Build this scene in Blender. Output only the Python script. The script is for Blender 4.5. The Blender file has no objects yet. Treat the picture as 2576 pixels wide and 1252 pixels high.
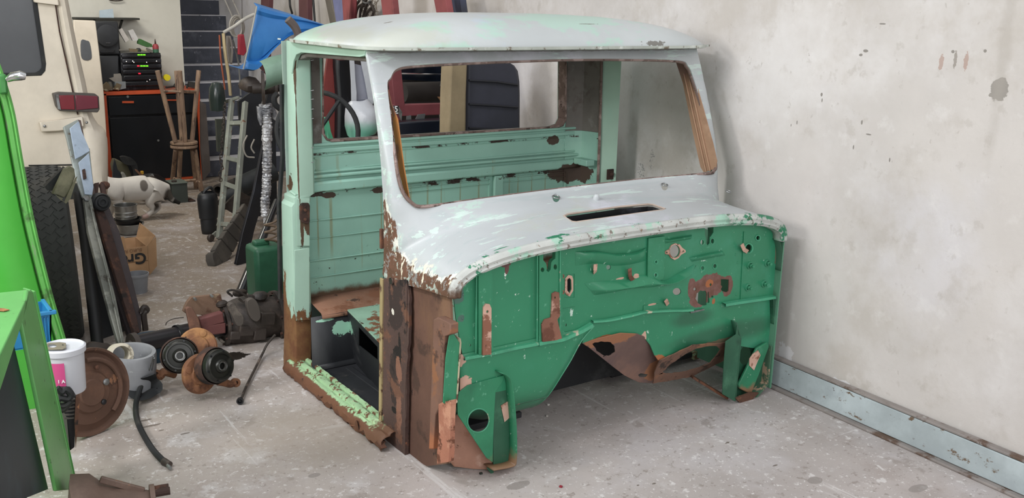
import bpy, math, random
from mathutils import Vector, Matrix, noise as mnoise
from mathutils.geometry import tessellate_polygon
PI = math.pi
random.seed(7)
S = bpy.context.scene
COL = S.collection
V = Vector

# ------------------------------------------------------------------ camera
CF = 2426.3
YAW, PITCH, ROLL = .6068, -.2467, .0214
CPOS = V((-1.4648, -2.4408, 1.524))
_cy, _sy, _cp, _sp = math.cos(YAW), math.sin(YAW), math.cos(PITCH), math.sin(PITCH)
FWD = V((_sy*_cp, _cy*_cp, _sp)); _r = V((_cy, -_sy, 0)); _u = _r.cross(FWD)
RGT = _r*math.cos(ROLL)+_u*math.sin(ROLL); UPV = -_r*math.sin(ROLL)+_u*math.cos(ROLL)
cam = bpy.data.objects.new('camera', bpy.data.cameras.new('camera')); COL.objects.link(cam)
cam.matrix_world = Matrix(((RGT.x, UPV.x, -FWD.x, CPOS.x), (RGT.y, UPV.y, -FWD.y, CPOS.y), (RGT.z, UPV.z, -FWD.z, CPOS.z), (0, 0, 0, 1)))
cam.data.sensor_width = 36; cam.data.lens = CF/2576*36; cam.data.clip_start = .02
S.camera = cam
# ------------------------------------------------------------------ light
S.view_settings.view_transform = 'Standard'; S.view_settings.look = 'None'
S.view_settings.gamma = 1; S.view_settings.use_curve_mapping = False
S.view_settings.exposure = -.08
wd = bpy.data.worlds.new('world'); S.world = wd; wd.use_nodes = True
wd.node_tree.nodes['Background'].inputs[0].default_value = (.96, .97, 1, 1)
wd.node_tree.nodes['Background'].inputs[1].default_value = .98
def area(name, loc, target, sx, sy, power, col=(1, 1, 1)):
    l = bpy.data.lights.new(name, 'AREA'); l.shape = 'RECTANGLE'; l.size = sx; l.size_y = sy; l.energy = power; l.color = col
    o = bpy.data.objects.new(name, l); COL.objects.link(o); o.location = loc
    o.rotation_euler = (V(target)-V(loc)).to_track_quat('-Z', 'Y').to_euler(); return o
area('tube_lamp_front', (-2.3, -.2, 3.2), (.9, .6, .6), 1.5, .35, 62, (.96, .97, 1))
area('tube_lamp_back', (-.9, 4.0, 3.2), (-.2, 5.2, .6), 1.4, .3, 62, (1, .97, .90))
area('low_left_fill', (-3.3, .35, 2.15), (1.7, .75, .75), .7, .7, 75, (1, .99, .97))  # added fill lamp, brightens the wall behind the cab; no window there
area('door_daylight', (-.6, -4.6, 2.4), (.5, 0, .7), 4.2, 2.4, 85, (.97, .98, 1))

def ray(px, py): return FWD+RGT*((px-1288)/CF)-UPV*((py-626)/CF)
def at(px, py, pl):
    """point where the sight line through a photo pixel meets a real plane (n, d) of the scene"""
    n, d = V(pl[0]), pl[1]; D = ray(px, py); return CPOS+D*((d-n.dot(CPOS))/n.dot(D))
def PU(u): return ((1, 0, 0), u)
def PV(v): return ((0, 1, 0), v)
def PZ(z): return ((0, 0, 1), z)
def P3(a, b, c):
    a, b, c = V(a), V(b), V(c); n = (b-a).cross(c-a).normalized(); return (n, n.dot(a))
def dist(px, py, d): return CPOS+ray(px, py)*d

# ------------------------------------------------------------------ materials
def hx(h):
    h = h.lstrip('#'); c = [int(h[i:i+2], 16)/255 for i in (0, 2, 4)]
    return tuple((x/12.92 if x < .04045 else ((x+.055)/1.055)**2.4) for x in c)+(1,)
class NT:
    def __init__(s, name):
        s.m = bpy.data.materials.new(name); s.m.use_nodes = True; s.t = s.m.node_tree; s.n = s.t.nodes
        s.b = s.n['Principled BSDF']; s.co = s.n.new('ShaderNodeTexCoord').outputs['Object']
    def link(s, a, b): s.t.links.new(a, b)
    def put(s, sock, v):
        if hasattr(v, 'is_linked') or hasattr(v, 'links'): s.link(v, sock)
        else: sock.default_value = v
    def math(s, op, a, b=0., clamp=False):
        n = s.n.new('ShaderNodeMath'); n.operation = op; n.use_clamp = clamp
        s.put(n.inputs[0], a); s.put(n.inputs[1], b); return n.outputs[0]
    def vm(s, op, a, b=None):
        n = s.n.new('ShaderNodeVectorMath'); n.operation = op; s.put(n.inputs[0], a)
        if b is not None: s.put(n.inputs[1], b)
        return n.outputs['Value'] if op == 'LENGTH' else n.outputs[0]
    def noise(s, scale, detail=4, rough=.6, stretch=None, off=(0, 0, 0)):
        co = s.co
        if stretch: co = s.vm('MULTIPLY', co, stretch)
        if any(off): co = s.vm('ADD', co, off)
        n = s.n.new('ShaderNodeTexNoise'); s.link(co, n.inputs['Vector'])
        n.inputs['Scale'].default_value = scale; n.inputs['Detail'].default_value = detail; n.inputs['Roughness'].default_value = rough
        return n.outputs['Fac']
    def vor(s, scale, feature='F1', stretch=None):
        co = s.co
        if stretch: co = s.vm('MULTIPLY', co, stretch)
        n = s.n.new('ShaderNodeTexVoronoi'); n.feature = feature; s.link(co, n.inputs['Vector']); n.inputs['Scale'].default_value = scale
        return n.outputs['Distance']
    def step(s, x, lo, hi):
        n = s.n.new('ShaderNodeMapRange'); n.interpolation_type = 'SMOOTHSTEP'; s.put(n.inputs['Value'], x)
        n.inputs['From Min'].default_value = lo; n.inputs['From Max'].default_value = hi; return n.outputs[0]
    def axis(s, k):
        n = s.n.new('ShaderNodeSeparateXYZ'); s.link(s.co, n.inputs[0]); return n.outputs[k]
    def mix(s, f, a, b):
        n = s.n.new('ShaderNodeMix'); n.data_type = 'RGBA'; s.put(n.inputs[0], f); s.put(n.inputs[6], a); s.put(n.inputs[7], b); return n.outputs[2]
    def mixf(s, f, a, b):
        n = s.n.new('ShaderNodeMix'); n.data_type = 'FLOAT'; s.put(n.inputs[0], f); s.put(n.inputs[2], a); s.put(n.inputs[3], b); return n.outputs[0]
OFF = [0]
def mat(name, base, rough=.6, metal=0., layers=(), bump=0., bscale=60, mottle=.12, mscale=5, spec=.5, alpha=None, emit=None):
    """base colour + wear and painted-shade layers: noise / blob / band / grad, all fixed to the object"""
    t = NT(name); OFF[0] += 3.1; o = (OFF[0], OFF[0]*.7, 0)
    b = hx(base); c = b
    if mottle:
        d = tuple(x*(1-mottle*1.6) for x in b[:3])+(1,); l = tuple(min(1, x*(1+mottle)) for x in b[:3])+(1,)
        c = t.mix(t.step(t.noise(mscale, 5, .6, off=o), .3, .7), d, l)
    r = rough; h = None
    for L in layers:
        k = L['k']; amp = L.get('amp', .0); ns = L.get('ns', 20); soft = L.get('soft', .04)
        st = L.get('st')
        nz = t.noise(ns, L.get('det', 6), L.get('nr', .65), stretch=st, off=(o[0]+L.get('o', 0), 1.7, .3))
        if k == 'noise': m = t.step(nz, L['thr'], L['thr']+soft)
        elif k == 'spot':
            m = t.step(t.math('ADD', t.vor(ns, stretch=st), t.math('MULTIPLY', t.noise(ns*.35, 2), -L.get('amp', .5))), L['thr'], L['thr']-soft)
        else:
            nn = t.math('MULTIPLY', t.math('SUBTRACT', nz, .5), amp)
            if k == 'blob':
                mm = None
                for (cc, rr) in L['at']:
                    v = t.vm('DIVIDE', t.vm('SUBTRACT', t.co, cc), rr); q = t.vm('LENGTH', v)
                    mm = q if mm is None else t.math('MINIMUM', mm, q)
                m = t.step(t.math('ADD', mm, nn), 1+soft, 1-soft)
            elif k == 'band':
                mm = None
                for (ax, p0, hw) in L['at']:
                    q = t.math('DIVIDE', t.math('ABSOLUTE', t.math('SUBTRACT', t.axis(ax), p0)), hw)
                    mm = q if mm is None else t.math('MINIMUM', mm, q)
                m = t.step(t.math('ADD', mm, nn), 1+soft, 1-soft)
            elif k == 'grad':
                x = t.axis(L['ax']); m = t.step(t.math('ADD', x, nn), L['lo'], L['hi'])
            elif k == 'lin':   # half space n.x > d
                q = None
                for i in range(3):
                    z = t.math('MULTIPLY', t.axis(i), L['n'][i]); q = z if q is None else t.math('ADD', q, z)
                m = t.step(t.math('ADD', q, nn), L['d']-soft, L['d']+soft)
        if 'cut' in L:     # break the layer up with a second noise
            m = t.math('MULTIPLY', m, t.step(t.noise(L['cut'][0], 5, .7, off=(o[1], 9, 1)), L['cut'][1], L['cut'][1]+.05))
        if 'lim' in L:     # limit to a box range on an axis
            for (ax, lo, hi, sf) in L['lim']:
                m = t.math('MULTIPLY', m, t.math('MULTIPLY', t.step(t.axis(ax), lo-sf, lo+sf), t.step(t.axis(ax), hi+sf, hi-sf)))
        if L.get('a', 1) < 1: m = t.math('MULTIPLY', m, L['a'])
        lc = hx(L['c'])
        if L.get('var'):
            lc = t.mix(t.step(t.noise(L.get('vs', 14), 4, .7, off=o), .35, .65), hx(L['var']), lc)
        c = t.mix(m, c, lc)
        if 'r' in L: r = t.mixf(m, r, L['r'])
        if L.get('h'):
            hh = t.math('MULTIPLY', m, L['h']); h = hh if h is None else t.math('ADD', h, hh)
    t.put(t.b.inputs['Base Color'], c); t.put(t.b.inputs['Roughness'], r); t.b.inputs['Metallic'].default_value = metal
    t.b.inputs['Specular IOR Level'].default_value = spec
    if bump:
        nb = t.math('MULTIPLY', t.noise(bscale, 5, .7), 1.)
        h = nb if h is None else t.math('ADD', h, nb)
    if h is not None:
        bn = t.n.new('ShaderNodeBump'); bn.inputs['Strength'].default_value = bump or .3; bn.inputs['Distance'].default_value = .004
        t.link(h, bn.inputs['Height']); t.link(bn.outputs[0], t.b.inputs['Normal'])
    if alpha is not None: t.b.inputs['Alpha'].default_value = alpha
    if emit: t.b.inputs['Emission Color'].default_value = hx(emit[0]); t.b.inputs['Emission Strength'].default_value = emit[1]
    return t.m
def N(c, ns, thr, **k): return dict(k='noise', c=c, ns=ns, thr=thr, **k)
def B(c, at_, **k): return dict(k='blob', c=c, at=at_, **k)
def BD(c, at_, **k): return dict(k='band', c=c, at=at_, **k)
def SP(c, ns, thr, **k): return dict(k='spot', c=c, ns=ns, thr=thr, **k)

# ------------------------------------------------------------------ mesh building
def tag(o, label=None, cat=None, group=None, kind=None):
    for k, v in (('label', label), ('category', cat), ('group', group), ('kind', kind)):
        if v: o[k] = v
    return o
def empty(name, loc, label, cat, group=None):
    o = bpy.data.objects.new(name, None); o.empty_display_size = .05; COL.objects.link(o); o.location = loc
    return tag(o, label, cat, group)
def wpos(o):
    p = V(o.location)
    while o.parent: o = o.parent; p = p+o.location
    return p
class MB:
    def __init__(s): s.v = []; s.f = []; s.mi = []; s.cur = 0
    def add(s, vs, fs):
        k = len(s.v); s.v += [V(p) for p in vs]; s.f += [tuple(i+k for i in f) for f in fs]; s.mi += [s.cur]*len(fs); return s
    def box(s, c, d, rot=None):
        x, y, z = (q/2 for q in d); vs = [V((a*x, b*y, e*z)) for a in (-1, 1) for b in (-1, 1) for e in (-1, 1)]
        if rot is not None: vs = [rot @ p for p in vs]
        c = V(c)
        return s.add([p+c for p in vs], [(0, 1, 3, 2), (4, 6, 7, 5), (0, 4, 5, 1), (2, 3, 7, 6), (0, 2, 6, 4), (1, 5, 7, 3)])
    def bar(s, a, b, w, h, up=(0, 0, 1)):
        """rectangular bar from a to b, w sideways, h along up"""
        a, b = V(a), V(b); d = (b-a); L = d.length; d.normalize(); up = V(up)
        x = d.cross(up)
        if x.length < 1e-4: x = d.cross(V((1, 0, 0)))
        x.normalize(); z = x.cross(d)
        m = Matrix((x, d, z)).transposed()
        return s.box((a+b)/2, (w, L, h), m)
    def prism(s, pts, n, th, holes=()):
        """planar 3D outline (with holes) given thickness th along n (centred at one face)"""
        n = V(n).normalized(); loops = [[V(p) for p in pts]]+[[V(p) for p in h] for h in holes]
        tri = tessellate_polygon(loops); flat = [p for l in loops for p in l]; k = len(flat)
        vs = flat+[p+n*th for p in flat]; fs = []
        for a, b, c in tri:
            nn = (flat[b]-flat[a]).cross(flat[c]-flat[a])
            if nn.dot(n) > 0: a, c = c, a
            fs.append((a, b, c)); fs.append((c+k, b+k, a+k))
        i0 = 0
        for l in loops:
            m = len(l)
            for i in range(m):
                a, b = i0+i, i0+(i+1) % m; fs.append((a, b, b+k, a+k))
            i0 += m
        return s.add(vs, fs)
    def tube(s, path, r, n=10, cap=True, closed=False, flat=1.):
        path = [V(p) for p in path]; m = len(path); rings = []; prev = None
        for i, p in enumerate(path):
            if closed: d = path[(i+1) % m]-path[i-1]
            else: d = path[min(i+1, m-1)]-path[max(i-1, 0)]
            d.normalize()
            if prev is None:
                x = d.cross(V((0, 0, 1)));
                if x.length < 1e-3: x = d.cross(V((1, 0, 0)))
            else: x = prev-d*prev.dot(d)
            x.normalize(); prev = x; y = d.cross(x)
            rr = r[i] if isinstance(r, (list, tuple)) else r
            rings.append([p+x*(rr*math.cos(2*PI*j/n))+y*(rr*flat*math.sin(2*PI*j/n)) for j in range(n)])
        vs = [q for g in rings for q in g]; fs = []
        for i in range(m if closed else m-1):
            for j in range(n):
                a, b = i*n+j, i*n+(j+1) % n; c, d2 = ((i+1) % m)*n+(j+1) % n, ((i+1) % m)*n+j; fs.append((a, d2, c, b))
        if cap and not closed: fs.append(tuple(range(n))); fs.append(tuple(reversed(range((m-1)*n, m*n))))
        return s.add(vs, fs)
    def cyl(s, a, b, r, n=16, r2=None): return s.tube([a, b], [r, r if r2 is None else r2], n)
    def lathe(s, o, ax, prof, n=28, a0=0, a1=2*PI):
        """prof = [(radius, height)...] about axis ax at o"""
        o, ax = V(o), V(ax).normalized(); x = ax.orthogonal().normalized(); y = ax.cross(x); full = abs(a1-a0-2*PI) < 1e-4
        k = n if full else n+1; vs = []; fs = []
        for (r, h) in prof:
            for j in range(k):
                t = a0+(a1-a0)*j/n; vs.append(o+ax*h+x*(r*math.cos(t))+y*(r*math.sin(t)))
        for i in range(len(prof)-1):
            for j in range(n):
                a, b = i*k+j, i*k+(j+1) % k; fs.append((a, b, b+k, a+k))
        return s.add(vs, fs)
    def grid(s, rows, close=False):
        m = len(rows[0]); vs = [p for r in rows for p in r]; fs = []
        for i in range(len(rows)-1):
            for j in range(m if close else m-1):
                a, b = i*m+j, i*m+(j+1) % m; fs.append((a, b, b+m, a+m))
        return s.add(vs, fs)
    def sphere(s, c, r, n=14, sc=(1, 1, 1), rot=None):
        rows = []
        for i in range(n//2+1):
            t = PI*i/(n//2); rows.append([V((sc[0]*r*math.sin(t)*math.cos(2*PI*j/n), sc[1]*r*math.sin(t)*math.sin(2*PI*j/n), sc[2]*r*math.cos(t))) for j in range(n)])
        if rot is not None: rows = [[rot @ p for p in q] for q in rows]
        return s.grid([[p+V(c) for p in q] for q in rows], True)
    def build(s, name, m, parent=None, bevel=0, smooth=35, solid=0, sub=0, label=None, jit=0, base=True):
        me = bpy.data.meshes.new(name); vs = s.v
        if jit: vs = [p+V(mnoise.noise_vector(p*14))*jit for p in vs]
        off = V((0, 0, 0))
        if parent: off = wpos(parent)
        elif base:
            off = V(((min(p.x for p in vs)+max(p.x for p in vs))/2, (min(p.y for p in vs)+max(p.y for p in vs))/2, min(p.z for p in vs)))
        me.from_pydata([p-off for p in vs], [], s.f); me.validate()
        ms = m if isinstance(m, (list, tuple)) else [m]
        for q in ms: me.materials.append(q)
        if len(ms) > 1 and len(me.polygons) == len(s.mi):
            for p, i in zip(me.polygons, s.mi): p.material_index = i
        import bmesh
        bm = bmesh.new(); bm.from_mesh(me); bmesh.ops.recalc_face_normals(bm, faces=bm.faces); bm.to_mesh(me); bm.free()
        o = bpy.data.objects.new(name, me); COL.objects.link(o); o.location = (0, 0, 0) if parent else off
        if parent: o.parent = parent
        if smooth:
            for p in me.polygons: p.use_smooth = True
            try: me.set_sharp_from_angle(angle=math.radians(smooth))
            except Exception: pass
        if solid:
            q = o.modifiers.new('s', 'SOLIDIFY'); q.thickness = abs(solid); q.offset = 1 if solid > 0 else -1
        if bevel:
            q = o.modifiers.new('b', 'BEVEL'); q.width = bevel; q.segments = 2; q.limit_method = 'ANGLE'; q.angle_limit = math.radians(40)
        if sub: q = o.modifiers.new('u', 'SUBSURF'); q.levels = sub; q.render_levels = sub
        if label: o['label'] = label
        return o
def cat(pts, k=6, closed=False):
    """Catmull-Rom smoothing of a list of points"""
    P = [V(p) for p in pts]; m = len(P); out = []
    for i in range(m if closed else m-1):
        p1, p2 = P[i], P[(i+1) % m]
        p0 = P[i-1] if (closed or i > 0) else p1*2-p2
        p3 = P[(i+2) % m] if (closed or i+2 < m) else p2*2-p1
        for j in range(k):
            t = j/k; out.append(.5*((2*p1)+(p2-p0)*t+(2*p0-5*p1+4*p2-p3)*t*t+(3*p1-p0-3*p2+p3)*t**3))
    if not closed: out.append(P[-1])
    return out
def pxs(pts, pl, sm=0, closed=True):
    q = [at(x, y, pl) for x, y in pts]; return cat(q, sm, closed) if sm else q
def ell(cx, cy, rx, ry, n=20, rot=0):
    c, s = math.cos(rot), math.sin(rot)
    return [(cx+rx*math.cos(a)*c-ry*math.sin(a)*s, cy+rx*math.cos(a)*s+ry*math.sin(a)*c) for a in [2*PI*i/n for i in range(n)]]
def toward(pl):
    """unit normal of plane that points to the viewer's side"""
    n = V(pl[0]).normalized(); return n if n.dot(CPOS)-pl[1] > 0 else -n
def pxplate(mb, pts, pl, th, holes=(), sm=0, back=False):
    """plate on a real plane, outline read from the photo; thickness goes towards the viewer (or away)"""
    n = toward(pl)*(-1 if back else 1)
    mb.prism(pxs(pts, pl, sm), n, th, [pxs(h, pl) for h in holes]); return mb
def ragged(pts, amp, k=5, seed=1):
    rnd = random.Random(seed); out = []
    for i in range(len(pts)):
        a, b = pts[i], pts[(i+1) % len(pts)]
        for j in range(k):
            t = j/k; out.append((a[0]+(b[0]-a[0])*t+rnd.uniform(-amp, amp), a[1]+(b[1]-a[1])*t+rnd.uniform(-amp, amp)))
    return out
def evalmesh(o):
    dg = bpy.context.evaluated_depsgraph_get(); me = bpy.data.meshes.new_from_object(o.evaluated_get(dg)); return me
def cut(o, cutters):
    """exact boolean difference with a list of MB cutters; result baked into the mesh"""
    tmp = []
    for c in cutters:
        k = c.build('cutter', M['rust'], base=False); tmp.append(k)
        md = o.modifiers.new('bool', 'BOOLEAN'); md.operation = 'DIFFERENCE'; md.solver = 'EXACT'; md.object = k
    if o.parent:
        for k in tmp: k.location = (0, 0, 0)
    bpy.context.view_layer.update()
    me = evalmesh(o); o.modifiers.clear(); old = o.data; o.data = me; me.name = old.name
    for k in tmp: bpy.data.objects.remove(k)
    try:
        for p in me.polygons: p.use_smooth = True
        me.set_sharp_from_angle(angle=math.radians(35))
    except Exception: pass
    return o
def dup(o, loc=None, rz=None, label=None, parent=None):
    c = o.copy(); COL.objects.link(c); c.parent = parent
    for ch in list(o.children): dup(ch, parent=c)
    if loc is not None: c.location = loc
    if rz is not None: c.rotation_euler = (0, 0, rz)
    if label: c['label'] = label
    return c
# ================================================================== palette
M = {}
RUST = '#5a3a2c'
M['rust'] = mat('rust', '#5d3f31', .85, layers=[N('#7d5139', 9, .5, soft=.15), N('#2e2421', 14, .56, soft=.1), N('#9a6b4c', 30, .62, soft=.06)], bump=.5, bscale=120)
M['darkrust'] = mat('dark_rust', '#3f2c26', .85, layers=[N('#5d3d2f', 12, .5, soft=.12), N('#1f1917', 10, .55, soft=.1)], bump=.5, bscale=90)
M['orust'] = mat('orange_rust', '#8a5638', .85, layers=[N('#b17c50', 8, .5, soft=.2), N('#4b2f24', 16, .56, soft=.1)], bump=.5, bscale=110)
M['black'] = mat('black_metal', '#17181b', .45, layers=[N('#33343a', 12, .55, soft=.2)])
M['rubber'] = mat('rubber', '#1d1f21', .7, layers=[N('#34332f', 6, .5, soft=.2)], bump=.2)
M['steel'] = mat('worn_steel', '#8a8c8c', .4, .6, layers=[N('#5d5a55', 15, .5, soft=.2)])
M['chrome'] = mat('chrome', '#c8cacc', .18, 1., mottle=.03)
M['cast'] = mat('oily_cast_iron', '#39312c', .55, layers=[N('#574a41', 9, .5, soft=.2), N('#1c1816', 6, .5, soft=.15)], bump=.4, bscale=70)

# ================================================================== setting
WA = .0456
WX = 1.64
def wallx(v): return WX+math.tan(WA)*v
wn = V((math.cos(WA), -math.sin(WA), 0))
WALL = (tuple(wn), wn.dot(V((WX, 0, 0))))
FRONT, BACK, LEFT, HIGH = -6.5, 6.35, -3.6, 3.5
def wb(px, py, rx, ry):
    p = at(px, py, WALL); return (tuple(p), (.3, rx, ry))
wall_m = mat('plaster_wall', '#cbc6c2', .9, mottle=.05, mscale=1.6, layers=[
    N('#dad7d6', 1.1, .46, soft=.2, a=.8), N('#b9b2aa', 1.9, .52, soft=.14, a=.6), N('#d6d5dc', .8, .54, soft=.2, a=.5, o=5),
    N('#b0a9a0', 4.5, .56, soft=.16, a=.4, o=2), N('#e2e0de', 9, .57, soft=.14, a=.3, o=7), N('#aaa39b', 12, .6, soft=.08, a=.3, o=11),
    N('#a59e97', 26, .66, soft=.06, a=.45, st=(1, 1, .7)), N('#8d8780', 34, .725, soft=.02, a=.7, st=(1, 1, .7), o=3), N('#9a948e', 80, .70, soft=.03, a=.5, o=9),
    B('#96918b', [wb(2512, 226, .030, .036)], amp=2.0, ns=20, soft=.03), B('#8f8a84', [wb(2478, 128, .006, .006)], amp=1, ns=30),
    B('#8c8782', [wb(2178, 128, .010, .005), wb(2165, 138, .008, .005), wb(2067, 238, .005, .007), wb(2068, 252, .003, .008), wb(2168, 308, .004, .008), wb(2185, 338, .012, .003), wb(2005, 308, .003, .008), wb(1990, 315, .002, .006), wb(2397, 130, .006, .005), wb(2147, 370, .003, .009), wb(2238, 402, .003, .008), wb(2220, 60, .014, .003)], amp=1.0, ns=60),
    B('#a98c80', [wb(2368, 155, .008, .03), wb(2430, 155, .008, .03)], amp=2.2, ns=90, a=.7), B('#8f8880', [wb(2403, 150, .006, .03)], amp=2.4, ns=90, a=.8),
    B('#75777a', [wb(1612, 428, .03, .035), wb(1640, 405, .018, .05)], amp=1.6, ns=60, a=.75, cut=(110, .52)),
    B('#e4e3e6', [wb(1975, 890, .04, .045), wb(2110, 965, .08, .02)], amp=2.0, ns=22, a=.7),
    B('#a9a39b', [wb(2530, 100, .02, .35)], amp=2.0, ns=10, a=.35, soft=.6),
    B('#a39a8c', [wb(1160, 20, .1, .3), wb(1060, 20, .1, .3)], amp=1.2, ns=4, a=.5, soft=.5),
], bump=.3, bscale=55)
wall_m2 = mat('plaster_wall_back', '#cdcbc0', .9, mottle=.08, mscale=1.2, layers=[
    N('#dcdad2', 1.1, .5, soft=.2, a=.7, st=(1, 1, .4)), N('#a3a095', 2.1, .55, soft=.15, a=.5), N('#817e76', 26, .71, soft=.02, a=.6)], bump=.3, bscale=40)
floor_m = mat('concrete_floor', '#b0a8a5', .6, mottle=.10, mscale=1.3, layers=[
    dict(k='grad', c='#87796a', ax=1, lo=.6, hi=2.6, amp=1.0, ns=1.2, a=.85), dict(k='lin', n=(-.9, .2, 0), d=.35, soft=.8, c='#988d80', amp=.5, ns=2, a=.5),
    N('#b9b4b6', 1.5, .50, soft=.2, a=.7), N('#988d88', 2.3, .53, soft=.16, a=.6), N('#c7c4c4', 5.5, .57, soft=.12, a=.55), N('#857b74', 6.5, .60, soft=.08, a=.5, o=3),
    N('#dbd8d7', 26, .585, soft=.08, a=.6), N('#7f756e', 38, .595, soft=.06, a=.6), N('#e2e0df', 75, .61, soft=.05, a=.65, o=5), N('#6b625b', 90, .64, soft=.03, a=.75), 
    N('#cfcccb', 2.6, .62, soft=.05, a=.6, st=(6, .3, 1), o=4), N('#cfcccb', 2.0, .66, soft=.03, a=.5, st=(.4, 7, 1), o=6), N('#70665f', 1.9, .69, soft=.015, a=.6, st=(1, 3, 1), o=8),
    B('#857e7a', [((at(1303, 1220, PZ(0))), (.045, .022, 1)), (at(2050, 1208, PZ(0)), (.03, .022, 1)), (at(2310, 1228, PZ(0)), (.04, .02, 1)), (at(790, 1195, PZ(0)), (.02, .014, 1))], amp=.9, ns=14, a=.75),
    B('#5f554c', [(at(382, 1070, PZ(0)), (.035, .009, 1)), (at(368, 1056, PZ(0)), (.02, .008, 1)), (at(465, 1090, PZ(0)), (.018, .006, 1)), (at(405, 1082, PZ(0)), (.010, .005, 1)), (at(1830, 1113, PZ(0)), (.012, .004, 1)), (at(1950, 1170, PZ(0)), (.012, .004, 1)), (at(1645, 1216, PZ(0)), (.008, .004, 1)), (at(1605, 1220, PZ(0)), (.006, .004, 1))], amp=1.4, ns=50, a=.85),
    B('#2a2622', [(at(592, 895, PZ(0)), (.06, .05, 1))], amp=1.6, ns=22, r=.15),
    B('#8f8375', [(at(820, 1090, PZ(0)), (.30, .26, 1))], amp=1.2, ns=4, a=.5, soft=.4),
], bump=.22, bscale=40)
def rect(mb, pts): mb.add(pts, [tuple(range(len(pts)))]); return mb
def struct(o): o['kind'] = 'structure'; return o
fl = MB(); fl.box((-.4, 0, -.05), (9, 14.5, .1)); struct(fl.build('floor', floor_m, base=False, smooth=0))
q = MB(); q.prism([(wallx(FRONT), FRONT, 0), (wallx(FRONT), FRONT, HIGH), (wallx(8.6), 8.6, HIGH), (wallx(8.6), 8.6, 0)], wn, .15)
struct(q.build('wall_right', wall_m, base=False, smooth=0))
# back wall with its free end beside the stairs
q = MB(); q.box(((LEFT+1.0)/2, BACK+.12, HIGH/2), (1.0-LEFT, .24, HIGH)); q.box((1.03, BACK+.12, HIGH/2), (.06, .24, HIGH))
struct(q.build('wall_back', wall_m2, base=False, smooth=0))
q = MB(); q.box((LEFT-.1, 0, HIGH/2), (.2, 13, HIGH)); struct(q.build('wall_left', wall_m2, base=False, smooth=0))
q = MB(); q.box((.6, 8.7, HIGH/2), (3.6, .2, HIGH)); struct(q.build('wall_stairwell', wall_m, base=False, smooth=0))
q = MB(); q.box((-.6, 5.6, HIGH+.06), (8, 6.4, .12)); struct(q.build('shade_ceiling', mat('shade_ceiling_paint', '#c9c9c6', .9), base=False, smooth=0))  # unseen slab over the back only, added to dim that end

# staircase at the far end: dark risers, pale worn nosings
st_m = mat('dark_stair_paint', '#474b57', .6, layers=[N('#666a78', 5, .5, soft=.2), N('#9a9ca6', 24, .64, soft=.06)], bump=.2)
no_m = mat('worn_nosing', '#d6d6dc', .8, layers=[N('#7a7c84', 12, .6, soft=.1)])
st = empty('staircase', (1.6, 6.0, 0), 'dark painted staircase with pale worn step edges rising at the far wall', 'staircase')
for i in range(12):
    y0 = 6.0+.20*i; z0 = .152*i
    q = MB(); q.box((1.475, y0+.10, z0+.152/2), (.80, .20, .148)); r_ = q.build('step', st_m, st, bevel=.004)
    q = MB(); q.box((1.475, y0+.095, z0+.151), (.80, .20, .008)); q.build('nosing', no_m, r_)

# steel channel laid along the foot of the right wall
chm = mat('chipped_grey_blue_paint', '#aeb9bc', .55, layers=[N('#9fa9ad', 5, .5, soft=.2), N('#6b5a49', 16, .60, soft=.06, st=(2, 1, 2)), N('#4a3326', 28, .66, soft=.04),
    B('#5a3b28', [(at(2505, 1180, PV(-.93)), (.05, .05, .02)), ((1.6, .1, .09), (.1, .05, .05))], amp=1.2, ns=30), N('#6f4c37', 7, .66, soft=.04, lim=[(1, -.4, .3, .1)])], bump=.25)
lip_m = mat('dusty_flange', '#8b8480', .7, layers=[N('#5d4a3e', 9, .52, soft=.12), N('#a8a5a2', 14, .6, soft=.1)])
ch = empty('steel_channel', (1.6, -1, 0), 'chipped grey-blue steel channel lying along the foot of the right wall', 'steel beam')
def chx(v, d): return wallx(v)-d
v0, v1 = .16, -2.4
q = MB(); q.prism([(chx(v0, .035), v0, .012), (chx(v0, .035), v0, .118), (chx(v1, .035), v1, .118), (chx(v1, .035), v1, .012)], -wn, .007); q.build('web', chm, ch, bevel=.002)
for z, d in ((.0, .062), (.118, .034)):
    q = MB(); m_ = Matrix.Rotation(-WA, 3, 'Z'); L = v0-v1
    x1 = .0 if z > .05 else -.0
    q.box(V((chx((v0+v1)/2, d/2+.004), (v0+v1)/2, z+.005)), (d-.002, L/math.cos(WA), .01), m_); q.build('flange', lip_m, ch, bevel=.003)

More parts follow.
